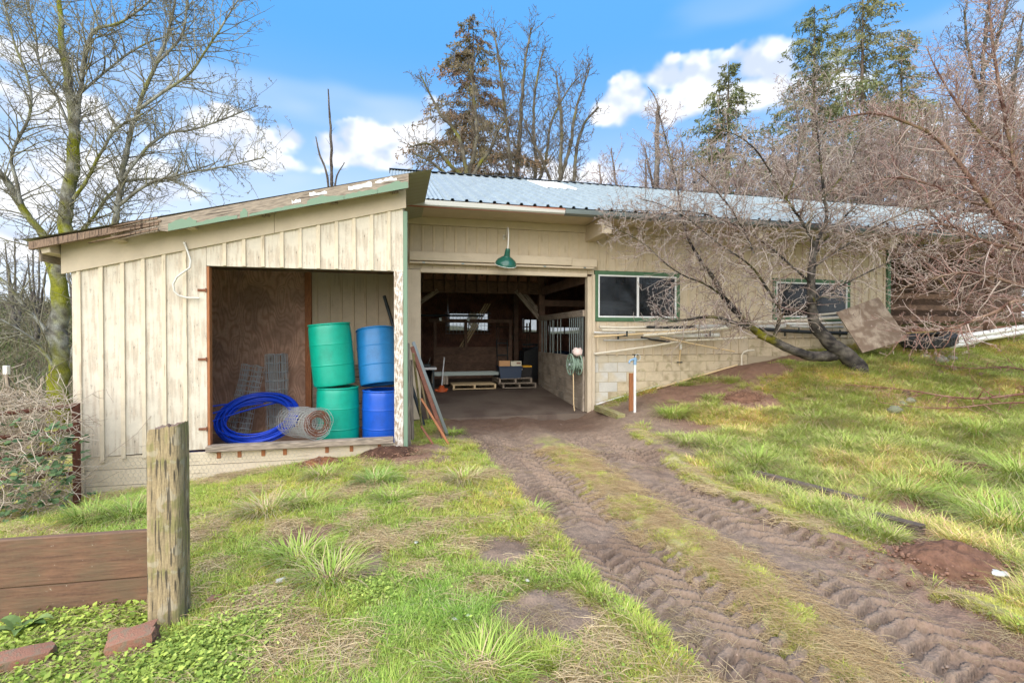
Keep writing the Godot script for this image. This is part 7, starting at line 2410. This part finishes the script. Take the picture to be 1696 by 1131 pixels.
	# tussocks that stand out one by one
	var tus := [[440, 850, 0.34, 0.75, "largest tussock of drooping green and straw grass left of the middle"], [508, 838, 0.28, 0.4, "green tussock right beside the largest one"], [535, 790, 0.24, 0.5, "tussock just below the dirt mounds at the shed sill"], [622, 800, 0.26, 0.3, "bluish green tussock below the shed's corner post"], [768, 795, 0.25, 0.8, "straw-coloured tussock beside the left wheel track"], [648, 828, 0.20, 0.3, "small tussock below the bluish green one"], [490, 930, 0.26, 0.3, "tussock in front of the largest one, farther left"], [545, 960, 0.28, 0.45, "upright green and yellow tussock in the middle of the yard"], [800, 1125, 0.24, 0.2, "bright green tussock at the picture's bottom edge"], [150, 862, 0.30, 0.12, "lush green tussock behind the plank wall, leftmost"], [215, 858, 0.32, 0.15, "lush green tussock behind the plank wall beside the post"], [1115, 690, 0.36, 0.25, "tussock on the slope nearest the standpipe"], [1190, 745, 0.34, 0.45, "yellowish tussock on the bank above the timber"], [1250, 770, 0.36, 0.4, "broad tussock just above the timber's left end"], [1425, 860, 0.24, 0.55, "straw tussock between the two timbers"], [1560, 800, 0.40, 0.25, "tall tussock on the bank left of the small dirt mound"], [1620, 850, 0.42, 0.3, "tall drooping tussock above the large dirt mound"], [1680, 880, 0.44, 0.3, "tall drooping tussock at the picture's right edge"], [1500, 820, 0.34, 0.3, "tussock on the bank right of the timber's end"], [1350, 700, 0.30, 0.7, "straw-coloured tussock on the middle of the bank"], [1400, 745, 0.32, 0.3, "green tussock in the middle of the bank"], [1620, 720, 0.36, 0.3, "green tussock high on the bank at the right"], [750, 720, 0.18, 0.1, "bright green tuft at the foot of the leaning strips"], [1690, 790, 0.42, 0.3, "tall tussock at the right edge above the others"], [1140, 735, 0.26, 0.6, "dry tussock at the foot of the slope beside the track"], [905, 905, 0.10, 0.3, "small tuft at the left track's edge"], [880, 850, 0.16, 0.5, "thin tuft left of the track where it narrows"]]
	for k in tus.size():
		var q: Array = tus[k]
		var g := seen_ground(q[0], q[1])
		var h: float = q[2]
		var base := fresh.lerp(Color(0.10, 0.20, 0.07), 0.5 if k == 3 or k == 9 or k == 10 else 0.0)
		var s := tuft(700 + k, int(170 + h * 900), h, 0.05 + h * 0.42, 0.0036, 1.15, base, tip.lerp(Color(0.22, 0.36, 0.14), 0.5 if k == 3 else 0.1), q[3])
		single("grass_tussock", s, mats.grass, Transform3D(Basis.IDENTITY, g), q[4], "grass tussock", "grass tussocks")
	# gravel and crumbs of mud on the track
	var crumbs: Array = []
	for k in 2600:
		var z := -lerpf(1.8, 9.2, pow(r.randf(), 1.3))
		var x := r.randf_range(along(TRACK_LL, z) - 0.4, along(TRACK_RR, z) + 0.4)
		if bareness(x, z) < 0.5: continue
		crumbs.append(spot(r, x, z, r.randf_range(0.003, 0.010) * (2.0 if r.randf() < 0.06 else 1.0), Color(0.30, 0.22, 0.165) * r.randf_range(0.7, 1.2), 0.012))
	for q in [[1570, 935, 0.5], [640, 752, 0.5], [530, 770, 0.36], [1232, 660, 0.5], [1610, 782, 0.32]]:
		var c := seen_ground(q[0], q[1])
		for k in 420:
			var a := r.randf() * TAU
			var d: float = q[2] * sqrt(r.randf()) * r.randf_range(0.6, 1.35)
			var t: float = d / q[2]
			var e := spot(r, c.x + cos(a) * d * 1.15, c.z + sin(a) * d * 0.8, r.randf_range(0.004, 0.016), Color(0.20, 0.11, 0.072) * r.randf_range(0.7, 1.3), 0.0)
			e[0].origin.y += maxf(0.0, 0.085 * (1.0 - t * 1.15))
			crumbs.append(e)
	scatter("mud_crumbs", [lumpy(Vector3(1, 0.6, 0.9), 3, 0.4, 7), lumpy(Vector3(1, 0.7, 0.7), 5, 0.5, 6)], crumbs, "crumbs of mud and small gravel on the wheel tracks", "gravel", mats.twig)

func build_brambles() -> void:
	var t := new_tree(611)
	t.twig = Color(0.30, 0.23, 0.17); t.twig2 = Color(0.58, 0.50, 0.40); t.lift = 0.05; t.wiggle = 0.3
	var leaves := Shape.new()
	var r = t.rng
	for k in 1100:
		var px = r.randf_range(-80, 112)
		var py = r.randf_range(650, 850)
		var d = r.randf_range(4.75, 5.6)
		var p := at(px, py, d)
		if p.y < land(p.x, p.z): continue
		t.branch(p, Vector3(r.randfn(), r.randfn() * 0.5, r.randfn() * 0.4).normalized(), r.randf_range(0.15, 0.5), 0.0042, 1 if r.randf() < 0.4 else 0)
	for k in 9:
		var p := at(r.randf_range(20, 110), 640, r.randf_range(5.2, 6.0))
		t.branch(Vector3(p.x, land(p.x, p.z), p.z), Vector3(r.randfn() * 0.5, 1.2, r.randfn() * 0.3).normalized(), r.randf_range(1.2, 1.9), 0.007, 1)
	for k in 520:
		var px = r.randf_range(-60, 150)
		var py = r.randf_range(690, 880)
		if noise_a.get_noise_2d(px * 0.3, py * 0.3) < -0.05: continue
		if px > 112 and r.randf() < 0.75: continue
		var d = r.randf_range(4.6, 5.2)
		var p := at(px, py, d)
		if p.y < land(p.x, p.z): continue
		for b in 3:
			var a = r.randf() * TAU
			var dir := Vector3(cos(a), r.randf_range(-0.5, 0.3), sin(a)).normalized()
			var nn := (Vector3(r.randfn() * 0.4, 0.7, 0.7) - dir * 0.2).normalized()
			var side := dir.cross(nn).normalized()
			nn = side.cross(dir).normalized()
			if nn.z < 0: nn = -nn
			var l = r.randf_range(0.035, 0.07)
			leaves.tint = Color(0.045, 0.095, 0.045).lerp(Color(0.12, 0.19, 0.075), r.randf())
			if r.randf() < 0.08: leaves.tint = Color(0.35, 0.33, 0.10)
			var pts: Array[Vector3] = []
			for q in 8:
				var u: float = [0.0, 0.25, 0.6, 0.9, 1.0, 0.9, 0.6, 0.25][q]
				var w: float = [0.0, 0.3, 0.42, 0.2, 0.0, -0.2, -0.42, -0.3][q]
				pts.append(p + dir * l * u + side * l * w + nn * absf(w) * l * 0.25)
			for q in range(1, 7):
				leaves.tri(pts[0], pts[q], pts[q + 1], nn)
	var g := at(60, 800, 5.2)
	var base := Vector3(g.x, land(g.x, g.z), g.z)
	var o := thing("bramble_bush", "tangle of dry bramble stems and dark leaves over the gate", "bramble", Transform3D(Basis.IDENTITY, base))
	centred(t.fine, base); centred(leaves, base)
	part("stems", t.fine, mats.twig, o)
	part("leaves", leaves, mats.leaf, o)
	# broad-leaved dock at the lower left
	var s := Shape.new()
	var c := seen_ground(30, 1060)
	for k in 16:
		var a = r.randf() * TAU
		var dir := Vector3(cos(a), 0, sin(a))
		var l = r.randf_range(0.08, 0.17)
		var side := Vector3(-dir.z, 0, dir.x)
		var prev: Array[Vector3] = []
		s.tint = Color(0.10, 0.17, 0.05).lerp(Color(0.22, 0.30, 0.10), r.randf())
		for q in 7:
			var u := q / 6.0
			var mid = dir * l * u * 0.9 + Vector3.UP * (l * 0.55 * sin(u * 2.2) + 0.01)
			var w = l * 0.2 * sin(PI * clampf(u * 0.95 + 0.05, 0.0, 1.0))
			var now: Array[Vector3] = [mid - side * w + Vector3.UP * w * 0.3, mid, mid + side * w + Vector3.UP * w * 0.3]
			if q > 0:
				for e in 2:
					var nn := (prev[e + 1] - prev[e]).cross(now[e] - prev[e]).normalized()
					if nn.y < 0: nn = -nn
					s.quad(prev[e], prev[e + 1], now[e + 1], now[e], nn)
			prev = now
	single("dock_plant", s, mats.leaf, Transform3D(Basis.IDENTITY, c), "broad-leaved green dock plant under the plank wall at the left edge", "plant")

func _ready() -> void:
	barn_frame = Transform3D(Basis(Vector3.UP, TURN), BARN_AT)
	barn_inv = barn_frame.affine_inverse()
	make_camera_and_light()
	make_materials()
	var t := Time.get_ticks_msec()
	make_ground()
	print("ground ms ", Time.get_ticks_msec() - t)
	build_barn()
	build_shed()
	build_shed_store()
	build_door_things()
	build_barn_store()
	build_barn_machines()
	build_pipes()
	build_yard_things()
	print("things ms ", Time.get_ticks_msec() - t)
	build_left_tree()
	build_apple_tree()
	build_right_thicket()
	build_far_trees()
	print("trees ms ", Time.get_ticks_msec() - t)
	build_brambles()
	build_grass()
	print("built ms ", Time.get_ticks_msec() - t)
